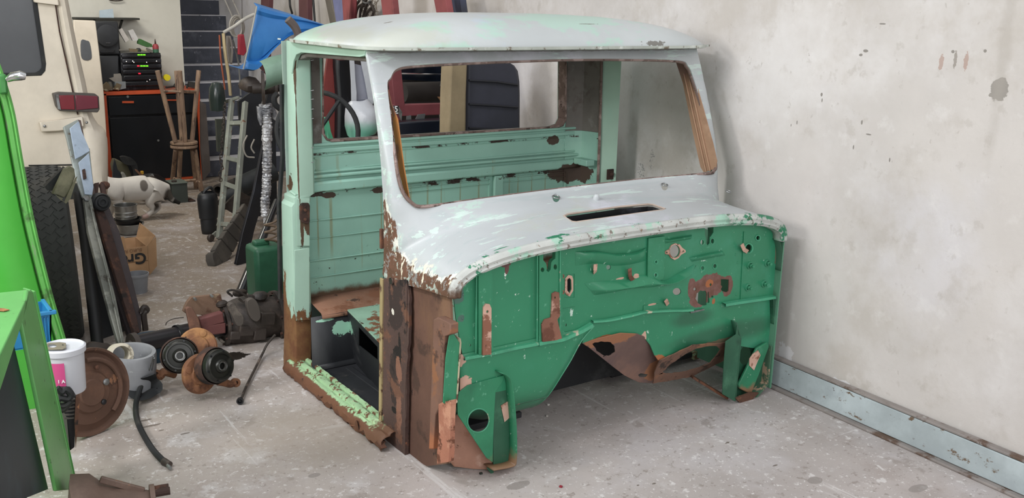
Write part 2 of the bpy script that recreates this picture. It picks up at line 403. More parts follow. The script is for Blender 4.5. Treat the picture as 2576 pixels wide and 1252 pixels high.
# ================================================================== truck cab
cab = empty('truck_cab', (0, 0, 0), 'stripped old truck cab with white primed roof and green firewall, standing on the floor', 'truck cab')
UC, UR = .7725, 1.545
Z2 = V((0, 0, 1))
def bl(px, py, pl, r): return (tuple(at(px, py, pl)), r if isinstance(r, tuple) else (r, r, r))
FWP = PV(.03)
white_m = mat('white_primer', '#b3b8ba', .42, mottle=.05, mscale=2.5, layers=[
    N('#b4d2c4', 3.2, .57, soft=.08, a=.6, st=(1, 3, 3), cut=(30, .45)), N('#cfcdd9', 2.2, .52, soft=.15, a=.7),
    N('#93b4a6', 26, .68, soft=.03, a=.6, st=(.5, 2, 2)), N('#b7b69a', 1.5, .62, soft=.12, a=.35),
    BD('#2f7a5a', [(1, .004, .026)], amp=1.0, ns=24, cut=(9, .55), lim=[(2, .7, .84, .01)]),
    BD('#6f6a60', [(2, 1.372, .012)], amp=1.0, ns=30, a=.6),
    B('#dcdcd2', [((-.02, .43, .70), (.12, .072, .175)), ((-.02, .34, .625), (.12, .18, .086)), ((0, .15, .635), (.12, .18, .066)), ((.02, 0, .665), (.06, .075, .052))], amp=1.3, ns=26, st=(1, 1, .55), soft=.03),
    B('#6b4a39', [((-.02, .43, .70), (.12, .065, .16)), ((-.02, .34, .625), (.12, .17, .075)), ((0, .15, .635), (.12, .17, .055)), ((.02, 0, .665), (.06, .07, .045))], amp=1.7, ns=34, st=(1, 1, .4), soft=.04, var='#59402f', vs=30, r=.85),
    N('#e2d9c4', 38, .575, soft=.03, st=(1, 1, .35), lim=[(0, -.1, .028, .008), (2, .63, .80, .02), (1, -.1, .47, .02)]), N('#8c7f74', 70, .70, soft=.02, a=.5), N('#a7b3b4', 3.5, .56, soft=.03, a=.4, st=(1, 9, 9)), N('#cfe6dc', 3, .58, soft=.03, a=.5, st=(1.2, 9, 9), o=3),
], bump=.08, bscale=20)
# --- windscreen surround and cowl, one pressed panel
rowsE = [(.57, 1.378), (.548, 1.33), (.50, 1.198), (.461, 1.042), (.445, .93), (.438, .85), (.438, .76), (.442, .66), (.443, .61), (.32, .617), (.2, .63), (.1, .64), (0, .65)]
rowsC = [(.552, 1.378), (.531, 1.33), (.471, 1.198), (.401, 1.042), (.3505, .93), (.328, .880), (.30, .862), (.25, .845), (.21, .834), (.15, .82), (.10, .809), (.05, .80), (0, .792)]
rowsN = [10, 10, 9, 8, 6, 5, 4, 3.4, 3.1, 3, 3, 3, 3]
E3 = cat([(a, b, n) for (a, b), n in zip(rowsE, rowsN)], 7); C3 = cat([(a, b, 0) for (a, b) in rowsC], 7)
def half(E, C, K=46):
    n = E.z; raw = []
    for i in range(241):
        th = (i/240)*PI/2; c = max(0, math.cos(th))**(2/n); s_ = max(0, math.sin(th))**(2/n)
        raw.append(V((UC*(1-c), E.x+(C.x-E.x)*s_, E.y+(C.y-E.y)*s_)))
    L = [0]
    for a, b in zip(raw, raw[1:]): L.append(L[-1]+(b-a).length)
    out = []; j = 0
    for k in range(K+1):
        t = L[-1]*(k/K)**1.5
        while j < 239 and L[j+1] < t: j += 1
        f = (t-L[j])/max(1e-9, L[j+1]-L[j]); out.append(raw[j].lerp(raw[j+1], min(1, f)))
    return out
rows = []
for E, C in zip(E3, C3):
    h = half(E, C); rows.append(h+[V((UR-p.x, p.y, p.z)) for p in reversed(h[:-1])])
WSP = P3((0, .3265, .8765), (1, .3265, .8765), (0, .5269, 1.3214))
wsn = toward(WSP)
hole = cat(pxs([(1040, 508), (1075, 517), (1200, 501), (1400, 475), (1600, 452), (1780, 435), (1800, 428), (1806, 412), (1795, 355), (1770, 270), (1743, 190), (1731, 165), (1705, 151), (1550, 147), (1400, 148), (1200, 155), (1050, 163), (1000, 172), (983, 195), (975, 215), (985, 300), (1000, 410), (1015, 475)], WSP), 5, True)
q = MB(); q.grid(rows); pan = q.build('windscreen_surround', white_m, cab, solid=-.006)
def cutter(pts, n, d0, d1):
    c = MB(); n = V(n).normalized(); c.prism([V(p)-n*d0 for p in pts], n, d0+d1); return c
slot = pxs([(1418, 541), (1428, 536), (1560, 517), (1630, 511), (1643, 512), (1674, 523), (1665, 526), (1450, 556), (1440, 555)], P3((0, .1, .81), (1, .1, .81), (0, .2, .832)))
cuts = [cutter(hole, wsn, .06, .05), cutter(slot, (0, 0, 1), .1, .1)]
CWP = P3((0, .1, .81), (1, .1, .81), (0, .25, .848))
for (x, y, r1, r2) in ((1399, 497, 9, 9), (1672, 466, 8, 8), (1832, 483, 7, 4)):
    cuts.append(cutter(pxs(ell(x, y, r1, r2, 14), CWP), (0, 0, 1), .15, .1))
cut(pan, cuts)
pan.data.materials.clear(); pan.data.materials.append(white_m)
seal_m = mat('rusty_seal_edge', '#75625b', .8, layers=[N('#9a8680', 20, .5, soft=.1), N('#4a3a35', 25, .56, soft=.08)], bump=.4, bscale=150)
q = MB(); q.tube([p-wsn*.012 for p in hole], .0065, 6, closed=True); q.build('window_flange', seal_m, cab)
q = MB(); q.tube([p+V((0, 0, -.004)) for p in slot], .004, 6, closed=True); q.build('vent_rim', mat('primed_rim', '#b8a79a', .7), cab)
# wiper posts / bolts on the cowl
for (x, y) in ((1500, 499),):
    p = at(x, y, CWP)+V((0, 0, .004)); q = MB(); q.lathe(p, (0, -.3, 1), [(0, .014), (.008, .012), (.012, .004), (.012, -.01)], 12); q.build('plug', white_m, cab)
for (x, y, r) in ((1399, 497, .013), (1672, 466, .012), (1832, 483, .01)):
    p = at(x, y, CWP)+V((0, 0, .003)); q = MB(); q.tube([p+V((r*math.cos(a), r*math.sin(a), .25*r*math.sin(a))) for a in [2*PI*i/16 for i in range(16)]], .0022, 6, closed=True); q.build('hole_rim', M['steel'], cab)
# vent duct below the slot
q = MB(); c = sum(slot, V())/len(slot)
q.prism([p+V((0, 0, -.13)) for p in slot], (0, 0, 1), -.004)
for i in range(len(slot)):
    a, b = slot[i], slot[(i+1) % len(slot)]; q.add([a+V((0, 0, -.012)), b+V((0, 0, -.012)), b+V((0, .0, -.13)), a+V((0, .0, -.13))], [(0, 1, 2, 3)])
q.build('vent_duct', M['black'], cab, smooth=0)
# --- raised lip where the bonnet sat
lipm = mat('chipped_lip', '#b9bcb8', .5, layers=[N('#9fc4b2', 8, .52, soft=.08), N('#2f7a5a', 15, .6, soft=.03), N('#8a7a6b', 24, .64, soft=.03), N('#5f4b3c', 40, .60, soft=.03, a=.8), dict(k='grad', c='#5a4436', ax=2, lo=.70, hi=.66, amp=.08, ns=30, lim=[(0, -.1, .3, .02)]), N('#2f7a5a', 12, .50, soft=.05, lim=[(0, 1.2, 1.7, .05)])], bump=.3, bscale=90)
lp = [V((p.x, -.004, p.z-.002)) for p in rows[-1]]
lp = lp[::2]
def liproll(dz, dy): return [V((p.x+(UC-p.x)/UC*abs(dz)*.9*(1 if abs(p.x-UC) > .6 else .1), p.y+dy, p.z+dz)) for p in lp]
prof = [(.004, .006), (-.004, .0), (-.010, -.010), (-.007, -.020), (-.012, -.026), (-.006, -.034), (.014, -.036), (.034, -.036)]
cen = V((UC, 0, .45)); R_ = []
for dy, dz in prof:
    row = []
    for i, p in enumerate(lp):
        t = (lp[min(i+1, len(lp)-1)]-lp[max(i-1, 0)]).normalized(); nrm = V((-t.z, 0, t.x))
        if nrm.dot(p-cen) < 0: nrm = -nrm
        row.append(p+nrm*dz+V((0, dy, 0)))
    R_.append(row)
q = MB(); q.grid(R_); q.build('hood_lip', lipm, cab, solid=.002)

# --- roof
roof_m = mat('white_roof_paint', '#b9bfc0', .34, mottle=.05, mscale=2, layers=[
    N('#a5cdbb', 1.9, .54, soft=.06, a=.65, st=(1, 1, 2)), N('#b3c9e0', 1.6, .6, soft=.12, a=.5, o=4),
    B('#a8a780', [((.12, .5, 1.41), (.16, .1, .05)), ((.0, .8, 1.42), (.1, .3, .04))], amp=2.2, ns=14, a=.32, soft=.6),
    B('#5c564c', [((.17, .72, 1.47), (.02, .012, .03)), ((.95, .55, 1.47), (.05, .004, .02)), ((1.2, .45, 1.39), (.06, .02, .012))], amp=2.5, ns=50, a=.8),
    dict(k='grad', c='#8f8f80', ax=2, lo=1.385, hi=1.376, amp=.012, ns=25, a=.6), N('#6d675c', 60, .77, soft=.02, a=.7)], bump=.06, bscale=12)
RX0, RX1, RY0, RY1, RZ, RH = -.025, 1.57, .435, 1.275, 1.378, .118
rx, ry, rcx, rcy = (RX1-RX0)/2, (RY1-RY0)/2, (RX0+RX1)/2, (RY0+RY1)/2
def roofpt(a, d, k=1.0, z=None, e=7.):
    c, s_ = math.cos(a), math.sin(a); m_ = (abs(c)**e+abs(s_)**e)**(-1/e)
    # corner-rounded rectangle in real proportions
    x, y = c*m_, s_*m_
    h = RH*(1-d**2.9)**.66
    return V((rcx+rx*x*d*k, rcy+ry*y*d*k, RZ+(h if z is None else z)))
q = MB(); AN = 120; rr_ = [.02, .15, .3, .45, .58, .69, .78, .85, .9, .94, .965, .985, .995, 1.0]
q.grid([[roofpt(2*PI*i/AN, d) for i in range(AN)] for d in rr_], True)
k0 = len(q.v); q.add([(rcx, rcy, RZ+RH)], []); q.f += [(k0, (i+1) % AN, i) for i in range(AN)]; q.mi += [0]*AN
q.build('roof', roof_m, cab)
grey_in = mat('bare_grey_inner_skin', '#6b6661', .75, layers=[N('#554a43', 6, .52, soft=.15), N('#7d7a76', 10, .56, soft=.1)], bump=.2)
q = MB(); q.grid([[roofpt(2*PI*i/AN, d, 1, (RH*.72*(1-d**2.9)**.66)-.004) for i in range(AN)] for d in (.02, .3, .6, .85, .93)], True); q.build('roof_lining', grey_in, cab)
rail_m = mat('drip_rail_paint', '#b4bab2', .6, layers=[N('#6f6455', 22, .56, soft=.08), N('#d0d5cf', 12, .56, soft=.1)], bump=.3)
pr = [(.93, -.004), (1.0, -.006), (1.012, -.004), (1.014, .004), (1.009, .004), (1.004, -.001), (.99, .002)]
seg = [i for i in range(AN+1)]
q = MB(); q.grid([[roofpt(2*PI*i/AN, 1, k_, z_) for i in range(AN)] for k_, z_ in pr], True); q.build('drip_rail', rail_m, cab, solid=.0015)
q = MB(); q.bar((1.57, .52, 1.378), (1.605, .545, 1.378), .012, .007); q.build('drip_rail_end', rail_m, cab)
q = MB(); q.bar((-.020, 1.262, 1.379), (-.030, 1.268, 1.380), .008, .005); q.build('drip_rail_end', rail_m, cab)
# underside closing band between roof edge and walls
q = MB(); q.grid([[roofpt(2*PI*i/AN, 1, k_, z_) for i in range(AN)] for k_, z_ in ((1.0, -.004), (.86, -.006))], True); q.build('roof_soffit', grey_in, cab)

# --- mint painted inside and door frames
MINT = '#92bdae'
def mintm(name, extra=(), base=MINT, **k):
    return mat(name, base, .5, mottle=.06, mscale=2.5, layers=[N('#9dc6b4', 3, .55, soft=.15, a=.6), N('#80a99c', 5, .58, soft=.12, a=.5), *extra,
        N('#4f4236', 34, .70, soft=.02), N('#3b322b', 60, .745, soft=.02, a=.9)], bump=.06, bscale=15, **k)
RWV = 1.245
def zrow(px, py): return at(px, py, PV(RWV)).z
drip2 = BD('#8a7f52', [(0, u_, w_) for u_, w_ in ((.105, .004), (.165, .007), (.40, .003), (.49, .003), (.545, .004), (.63, .005), (.70, .003), (.80, .003), (.9, .004), (1.07, .003), (1.12, .003), (1.2, .003), (1.28, .003))], amp=1.2, ns=9, a=.6, soft=.5, lim=[(2, .50, .74, .06)])
drip3 = BD('#8a7b4a', [(0, .11, .012), (0, .20, .006), (0, .52, .004)], amp=1.4, ns=9, a=.3, soft=.6, lim=[(2, .80, .91, .02)])
drip = N('#8d7a45', 9, .64, soft=.1, a=.7, st=(2.2, 1, .12), o=2)
led = [(2, .945, .006), (2, .915, .004), (2, .846, .004), (2, .815, .005), (2, .758, .009), (2, .735, .004), (2, .642, .0035), (2, .565, .002), (2, .470, .0035), (2, .396, .002)]
wallmint = mintm('mint_rear_panel', extra=[drip, drip2, drip3, N('#3f3a30', 45, .66, soft=.02, lim=[(2, .28, .50, .03)]), N('#7f8a5e', 3, .62, soft=.1, a=.5, st=(1, 1, .25)), BD('#3a2f28', [(2, .755, .012), (2, .918, .005)], amp=1.6, ns=22, cut=(9, .48)),
    B('#4a3a31', [((1.32, RWV, .905), (.035, .1, .022)), ((.16, RWV, .742), (.03, .1, .014)), ((.39, RWV, .745), (.03, .1, .012)), ((1.45, RWV, .74), (.16, .1, .05))], amp=1.4, ns=24),
    dict(k='grad', c='#5b4636', ax=2, lo=.35, hi=.318, amp=.06, ns=16), N('#40453c', 14, .68, soft=.02, st=(1, 1, 1.8), lim=[(2, .3, .6, .04)])])
rw_hole = [(812, 140), (812, 335), (822, 350), (835, 354), (1395, 321), (1415, 315), (1423, 300), (1424, 158), (1418, 143), (1400, 134)]
rwh = pxs(rw_hole, PV(RWV)); top_z = max(p.z for p in rwh)
q = MB()
ol = [V((.0, RWV, .29)), V((1.53, RWV, .29)), V((1.53, RWV, 1.37)), V((.0, RWV, 1.37))]
q.prism(ol, (0, 1, 0), .008, [rwh]); q.build('rear_inner_panel', wallmint, cab, smooth=0)
q = MB(); q.prism([p+V((0, .06, 0)) for p in [V((.0, RWV, .05)), V((1.53, RWV, .05)), V((1.53, RWV, 1.37)), V((.0, RWV, 1.37))]], (0, 1, 0), .006, [[p+V((0, .06, 0)) for p in rwh]]); q.build('rear_outer_skin', mintm('mint_outer', base='#9db0a6'), cab, smooth=0)
q = MB(); q.grid([rwh, [p+V((0, .06, 0)) for p in rwh]], True); q.tube(rwh, .006, 6, closed=True); q.build('rear_window_flange', seal_m, cab)
# ledges, seams and pressed panel outlines on the rear wall
def ledge(z, h, d, u0=.0, u1=1.53, name='ledge'):
    q = MB(); q.box(((u0+u1)/2, RWV-d/2, z), (u1-u0, d, h)); q.build(name, wallmint, cab, bevel=min(h, d)*.35)
ledge(.957, .012, .012); ledge(.932, .018, .009); ledge(.845, .010, .012); ledge(.828, .014, .02); ledge(.785, .045, .026)
for z in (.642, .470): ledge(z, .006, .006, name='seam_bead')
for z in (.566, .397): ledge(z, .004, .005, name='seam_bead')
q = MB(); q.tube(cat(pxs([(797, 402), (802, 392), (1000, 376), (1405, 346), (1420, 350), (1421, 372), (1408, 382), (1000, 410), (810, 430), (798, 424)], PV(RWV)), 3, True), .004, 6, closed=True); q.build('pressed_outline', wallmint, cab)
for (a, b) in ((.475, .955), (1.02, 1.40)):
    q = MB()
    z0, z1 = .60, .745; t_ = .005
    for (c_, d_) in ((((a+b)/2, z1), (b-a, t_)), (((a+b)/2, z0), (b-a, t_)), ((a, (z0+z1)/2), (t_, z1-z0)), ((b, (z0+z1)/2), (t_, z1-z0)), (((a+b)/2, z1-.02), (b-a, .003))):
        q.box((c_[0], RWV-.003, c_[1]), (d_[0], .008, d_[1]))
    q.build('panel_outline', wallmint, cab)
q = MB(); q.box((1.0, RWV-.01, .66), (.05, .02, .20)); q.build('stiffener', wallmint, cab, bevel=.004)

# --- rear corner posts
def post(side):
    def sx(u): return u if side < 0 else UR-u
    zz = [1.374, 1.30, 1.15, 1.0, .86, .765, .755, .735, .72, .6, .45, .3, .15, .03, 0.0]
    R1 = []
    for z in zz:
        o = 0 if z > .76 else (-.018 if z > .73 else -.03)
        if z < .1: o = -.036
        vr = 1.285+(1.374-z)*.045+(0.01 if z < .76 else 0)
        R1.append([V((sx(x+o), y, z)) for x, y in ((.075, 1.245), (.078, 1.205), (.07, 1.198), (.012, 1.192), (.004, 1.194), (0, 1.202), (-.001, vr-.04), (.006, vr-.014), (.03, vr), (.10, vr+.006), (.16, vr+.006))])
    q = MB(); q.grid(R1); return q
post_m = mintm('mint_post_paint', base='#a5c4b3', extra=[
    N('#b9cbbc', 2.2, .5, soft=.12, a=.8, lim=[(1, 1.215, 1.4, .005), (2, .74, 1.5, .02)]),
    B('#6b452c', [((-.02, 1.25, .12), (.2, .12, .16)), ((-.02, 1.31, .25), (.2, .05, .16))], amp=2.0, ns=26, st=(1, 1, .4), soft=.05, var='#7d5a38', r=.85),
    B('#54402f', [((-.0, 1.27, .80), (.05, .03, .035)), ((.012, 1.195, .62), (.008, .03, .07)), ((.006, 1.195, .90), (.0028, .03, .35)), ((.006, 1.195, 1.25), (.004, .03, .10)), ((.05, 1.195, .655), (.03, .03, .07)), ((.05, 1.195, .49), (.01, .03, .012))], amp=1.6, ns=34, st=(1, 1, .5))])
q = post(-1); q.build('rear_post', post_m, cab)
q = MB(); q.grid([[V((UR-x, y, z)) for x, y in ((.042, 1.13), (.036, 1.12), (.0, 1.035), (-.008, 1.045), (-.008, 1.28), (.03, 1.30))] for z in (1.374, 1.1, .8, .5, .2, 0)]); q.build('rear_post', post_m, cab)
q = MB(); q.tube([(1.497, 1.122, 1.33), (1.500, 1.118, 1.1), (1.500, 1.116, .9), (1.502, 1.114, .65)], .007, 6); q.build('rusty_flange', seal_m, cab, jit=.003)
q = MB(); q.tube([(-.006, 1.305, 1.20), (-.010, 1.318, .9), (-.03, 1.325, .7), (-.036, 1.335, .3)], .012, 6, flat=.6); q.build('rubber_strip', M['rubber'], cab)
q = MB(); q.tube([(-.004, 1.196, .765), (-.004, 1.25, .772), (.0, 1.29, .79)], .006, 6); q.build('seam_ledge', post_m, cab)
# jamb step-outs and hinge plate
JP = PV(1.19)
q = MB(); pxplate(q, [(740, 628), (777, 622), (777, 804), (740, 806)], JP, .006); q.build('jamb_plate', post_m, cab, bevel=.002)
q = MB(); pxplate(q, [(746, 500), (778, 498), (778, 618), (746, 618)], JP, .003); q.build('jamb_plate', post_m, cab, bevel=.001)
q = MB(); pxplate(q, [(752, 517), (758, 509), (774, 509), (777, 516), (776, 556), (770, 562), (757, 558), (752, 550)], JP, .012); h_ = q.build('striker_plate', M['darkrust'], cab, bevel=.002, jit=.002)
for y in (528, 551):
    p = at(767, y, PV(1.178)); q = MB(); q.cyl(p, p+V((0, -.005, 0)), .006, 10); q.build('screw', M['rust'], h_)
for y in (140, 152, 228, 250, 275, 299, 372, 409):
    p = at(781, y, PV(1.2)); q = MB(); q.bar(p, p+V((.012, -.004, .002)), .003, .003); q.build('clip', M['steel'], cab)
# cant rail above the door
q = MB(); q.prism([V((-.004, 1.21, 1.376)), V((-.004, .55, 1.376)), V((-.004, .556, 1.352)), V((-.004, .60, 1.345)), V((-.004, 1.10, 1.335)), V((-.004, 1.15, 1.325)), V((-.004, 1.18, 1.30)), V((-.004, 1.20, 1.25)), V((-.004, 1.21, 1.25))], (1, 0, 0), .02); q.build('cant_rail', post_m, cab, bevel=.002)
q = MB(); q.prism([V((.02, 1.24, 1.376)), V((.02, .56, 1.376)), V((.02, .57, 1.33)), V((.02, 1.10, 1.318)), V((.02, 1.2, 1.30)), V((.02, 1.24, 1.2))], (1, 0, 0), .05); q.build('cant_rail_inner', grey_in, cab, bevel=.004)
q = MB(); q.prism([V((UR, 1.29, 1.376)), V((UR, .55, 1.376)), V((UR, .56, 1.338)), V((UR, 1.29, 1.33))], (-1, 0, 0), .06); q.build('cant_rail', grey_in, cab, bevel=.002)
q = MB(); q.box((UC, .605, 1.352), (1.45, .05, .04)); q.build('header_rail', grey_in, cab, bevel=.004)
q = MB(); q.box((UC, 1.22, 1.345), (1.5, .06, .07)); q.build('rear_header', grey_in, cab, bevel=.01)
# upper rear inner quarter panels (bare grey)
q = MB(); q.grid([[V((1.39, RWV-.004, z)), V((1.44, RWV-.008, z)), V((1.475, 1.22, z)), V((1.49, 1.17, z)), V((1.50, 1.12, z))] for z in (.945, 1.1, 1.36)]); q.build('quarter_panel', grey_in, cab)
q = MB(); q.grid([[V((1.39, RWV-.003, z)), V((1.44, RWV-.007, z)), V((1.475, 1.22, z)), V((1.49, 1.17, z)), V((1.50, 1.12, z))] for z in (.03, .5, .944)]); q.build('quarter_panel', wallmint, cab)
q = MB(); q.grid([[V((.078, 1.20, z)), V((.085, RWV-.004, z)), V((.132, RWV-.003, z))] for z in (.96, 1.1, 1.36)]); q.build('quarter_panel', grey_in, cab)
q = MB(); q.box((1.455, 1.17, .80), (.05, .10, .03)); q.build('shelf_bracket', wallmint, cab, bevel=.004)
p = at(1537, 438, PV(1.05)); q = MB(); q.box(p, (.05, .008, .05)); q.sphere(p+V((0, -.006, 0)), .012, 8); q.build('striker_plate', M['darkrust'], cab, bevel=.002)

# --- inner sides of the windscreen pillars
pinm = mat('brown_inner_pillar', '#a07f66', .75, layers=[N('#b08e74', 4, .5, soft=.2), N('#8f6d57', 14, .58, soft=.1, a=.6), dict(k='grad', c='#7d5f56', ax=2, lo=1.2, hi=1.28, amp=.1, ns=12), N('#4a3328', 40, .7, soft=.02)], bump=.2)
IPR = PU(1.487)
q = MB(); pxplate(q, [(1700, 155), (1720, 158), (1742, 178), (1768, 270), (1793, 360), (1803, 405), (1800, 424), (1770, 433), (1762, 420), (1742, 330), (1718, 210)], IPR, .004, back=True); ip = q.build('pillar_inner', pinm, cab)
for (a, b) in (((1722, 185), (1778, 432)), ((1733, 185), (1788, 430))):
    q = MB(); q.tube([at(*a, IPR)+V((-.004, 0, 0)), at(*b, IPR)+V((-.004, 0, 0))], .004, 6); q.build('pillar_bead', pinm, ip)
IPL = PU(.07)
q = MB(); pxplate(q, [(978, 225), (986, 260), (1002, 300), (1018, 420), (1032, 500), (1040, 508), (1022, 490), (1003, 420), (990, 300)], PU(.066), .004); q.build('pillar_inner', mat('orange_primer', '#b0763c', .7, layers=[N('#7a5140', 9, .5, soft=.1)]), cab)

# --- floor, seat box, sill
mat_m = mat('black_floor_coating', '#26272b', .6, mottle=.2, layers=[N('#474443', 4, .54, soft=.15, a=.8), N('#5b544c', 8, .6, soft=.12, a=.6), N('#6f6c68', 28, .7, soft=.03)], bump=.15)
rise_m = mat('black_riser_coating', '#1c1e22', .55, layers=[N('#3a3a3c', 5, .56, soft=.15), N('#55504a', 30, .7, soft=.03),
    B('#84b09a', [bl(865, 822, PV(1.1), (.045, .06, .03)), bl(750, 822, PV(1.1), (.025, .05, .03)), bl(815, 805, PV(1.1), (.04, .05, .006))], amp=2.4, ns=32, soft=.03)], bump=.15)
ledge_m = mat('rusty_seat_platform', '#8a6450', .85, layers=[N('#7a503a', 8, .5, soft=.1), N('#9aa894', 7, .62, soft=.04), N('#4a352b', 14, .6, soft=.05)], bump=.4, bscale=80)
seatmint = mat('worn_mint_seat_base', '#93b6a0', .65, layers=[N('#7c5138', 7, .53, soft=.04, cut=(20, .42)), N('#4a3a2e', 16, .62, soft=.03), N('#a9c7b2', 5, .6, soft=.08)], bump=.3, bscale=60)
for xa, xb in ((.02, .50), (1.05, 1.52)):
    q = MB(); q.box(((xa+xb)/2, .78, .032), (xb-xa, .96 if xa < .5 else .7, .024)); q.build('floor_pan', mat_m, cab, bevel=.004)
for x in (.12, .20):
    q = MB(); q.bar((x+.02, .45, .046), (x+.02, 1.05, .046), .03, .008); q.build('floor_bead', mat_m, cab, bevel=.003)
q = MB(); q.grid([[V((u, v, z)) for u in [.05+i*.098 for i in range(16)]] for v, z in ((RWV, .312), (1.20, .30), (1.105, .283), (1.095, .272), (1.092, .26))]); q.build('seat_platform', ledge_m, cab, solid=-.003, jit=.003)
q = MB(); q.grid([[V((u, v, z)) for u in (.0, .1, .2, .8, 1.5)] for v, z in ((1.10, .275), (1.102, .06), (1.08, .045))]); q.build('seat_riser', rise_m, cab, solid=-.003)
# centre seat box running forward
e0, e1 = at(889, 797, PZ(.275)), at(957, 866, PZ(.275)); dd = (e1-e0).normalized()
p0 = e0-dd*.1; p1 = e0+dd*.62; w_ = V((1, 0, 0))
q = MB(); q.prism([p0, p1, V((1.1, p1.y, .275)), V((1.1, p0.y, .275))], (0, 0, 1), .006); sb = q.build('seat_box_top', seatmint, cab, bevel=.001)
q = MB(); q.prism([p0, p1, p1+V((.03, 0, -.23)), p0+V((.03, 0, -.23))], (-1, 0, 0), .004, [pxs([(905, 822), (952, 872), (952, 905), (905, 868)], P3(p0, p1, p1+V((.03, 0, -.23))))]); q.build('seat_box_side', rise_m, cab)
q = MB(); q.prism([p1, V((1.1, p1.y, .275)), V((1.1, p1.y, .045)), p1+V((.03, 0, -.23))], (0, -1, 0), .004); q.build('seat_box_front', rise_m, cab)
sill_m = mat('rusty_sill', '#a3c79a', .65, layers=[N('#b9d8a9', 6, .5, soft=.2), N('#8fb489', 12, .56, soft=.1), N('#6a4a34', 30, .545, soft=.03), N('#4b3326', 55, .63, soft=.03), N('#d6d0b4', 40, .66, soft=.03), dict(k='grad', c='#6a4630', ax=0, lo=-.046, hi=-.054, amp=.035, ns=40), dict(k='grad', c='#6a4a36', ax=1, lo=.50, hi=.42, amp=.35, ns=26), N('#3a2a22', 20, .62, soft=.04, lim=[(0, -.08, -.05, .004)])], bump=.5, bscale=80)
so = [(-.052, -.002), (-.062, .006), (-.066, .02), (-.062, .035), (-.052, .046), (-.040, .052), (-.028, .050), (-.024, .058), (-.012, .062), (-.002, .058), (.002, .050), (.010, .050), (.014, .060), (.022, .062), (.028, .052), (.03, .04)]
R1 = []; rnd = random.Random(4)
for i in range(46):
    v = 1.25-i*(1.25-.36)/45; sh = .02*((1.25-v)/.9)**1.5*0; row = []
    for j, (a, b) in enumerate(so):
        k = .0035 if j > 5 else .007
        if j < 3 and i > 18: b += max(0, rnd.uniform(-.01, .016))*(1+(i > 34))
        row.append(V((a+rnd.uniform(-k, k)*.4+(.004*max(0, (.5-v)/.14)), v, b+rnd.uniform(-k, k)*.45)))
    R1.append(row)
q = MB(); q.grid(R1); q.build('door_sill', sill_m, cab, solid=-.003)
q = MB(); rnd = random.Random(9)
for i in range(14):
    v = .36+rnd.random()*.5; q.box((-.045+rnd.uniform(-.015, .015), v, .012+rnd.random()*.02), (.02+rnd.random()*.02, .03+rnd.random()*.03, .004), Matrix.Rotation(rnd.uniform(-.6, .6), 3, 'Y') @ Matrix.Rotation(rnd.uniform(-.5, .5), 3, 'X'))
fk = q.build('rust_flakes', M['rust'], cab, jit=.006); fk['kind'] = 'stuff'

# --- rusty front post and footwell side below the cowl
SP_ = PU(0.0)
sidem = mat('rusty_footwell_side', '#62463a', .85, layers=[N('#73543f', 5, .5, soft=.2, st=(1, 1, .3)), N('#4a352c', 9, .55, soft=.1), N('#2a201c', 12, .64, soft=.05),
    dict(k='grad', c='#8a6a54', ax=1, lo=.14, hi=.05, amp=.2, ns=9, a=.5)], bump=.4, bscale=70)
postm = mat('flaking_post', '#54403a', .85, layers=[B('#17110f', [bl(1000, 892, PU(-.002), (.05, .03, .035)), bl(994, 1032, PU(-.002), (.05, .03, .012)), bl(1006, 880, PU(-.002), (.05, .01, .06))], amp=1.4, ns=40), B('#2c2220', [bl(995, 760, PU(-.002), (.05, .05, .10)), bl(990, 950, PU(-.002), (.05, .03, .1))], amp=1.4, ns=16, a=.8), B('#8f6552', [bl(1003, 930, PU(-.002), (.05, .02, .05)), bl(1003, 1040, PU(-.002), (.05, .02, .09))], amp=1.6, ns=26, a=.8), B('#d8d3c8', [bl(988, 784, PU(-.002), (.05, .010, .012))], amp=1.2, ns=60), N('#6b4a3a', 8, .52, soft=.08), N('#221a19', 9, .55, soft=.06), N('#8f5f48', 30, .63, soft=.05)], bump=.7, bscale=60)
def vz(pts, u, sm=0): return [at(x, y, PU(u)) for x, y in pts]
q = MB(); q.prism(vz(ragged([(964, 700), (1026, 705), (1030, 830), (1022, 960), (1020, 1060), (1012, 1146), (985, 1128), (968, 1105), (960, 1000), (958, 850)], 1.8, 8, 3), -.002), (1, 0, 0), .01); q.build('front_post', postm, cab, jit=.004)
q = MB(); q.bar(at(961, 700, PU(-.004)), at(957, 1105, PU(-.004)), .007, .02, (0, 1, 0)); q.build('post_edge', mat('yellowed_edge', '#a3926a', .7, layers=[N('#5b4332', 12, .52, soft=.08)]), cab, bevel=.001)
q = MB(); q.prism(vz([(1018, 705), (1132, 750), (1136, 840), (1130, 1165), (1075, 1172), (1040, 1155), (1012, 1140), (1020, 900)], .018), (1, 0, 0), .008); q.build('footwell_side', sidem, cab)
q = MB(); q.bar(at(1027, 712, PU(.004)), at(1020, 1140, PU(.004)), .014, .016, (0, 1, 0)); q.build('post_seam', postm, cab, jit=.004)
q = MB(); q.prism(vz([(1090, 803), (1100, 798), (1133, 815), (1133, 840), (1118, 846), (1113, 1012), (1095, 1045), (1090, 1130), (1078, 1130)], -.012), (1, 0, 0), .03); q.build('side_box', mat('brown_side_box', '#77584a', .8, layers=[N('#8c5f42', 8, .53, soft=.1), N('#50392f', 10, .56, soft=.08), dict(k='grad', c='#a86a48', ax=2, lo=.22, hi=.1, amp=.15, ns=15)], bump=.3), cab, bevel=.004)
q = MB(); q.prism(vz(ragged([(1105, 1015), (1135, 1005), (1130, 1160), (1098, 1166)], 1.5, 6, 8), -.018), (1, 0, 0), .02); q.build('side_gusset', mat('orange_scaled_steel', '#a8705a', .85, layers=[N('#c08d74', 8, .5, soft=.1), N('#6b4230', 14, .56, soft=.06)], bump=.5, bscale=90), cab, bevel=.003, jit=.003)
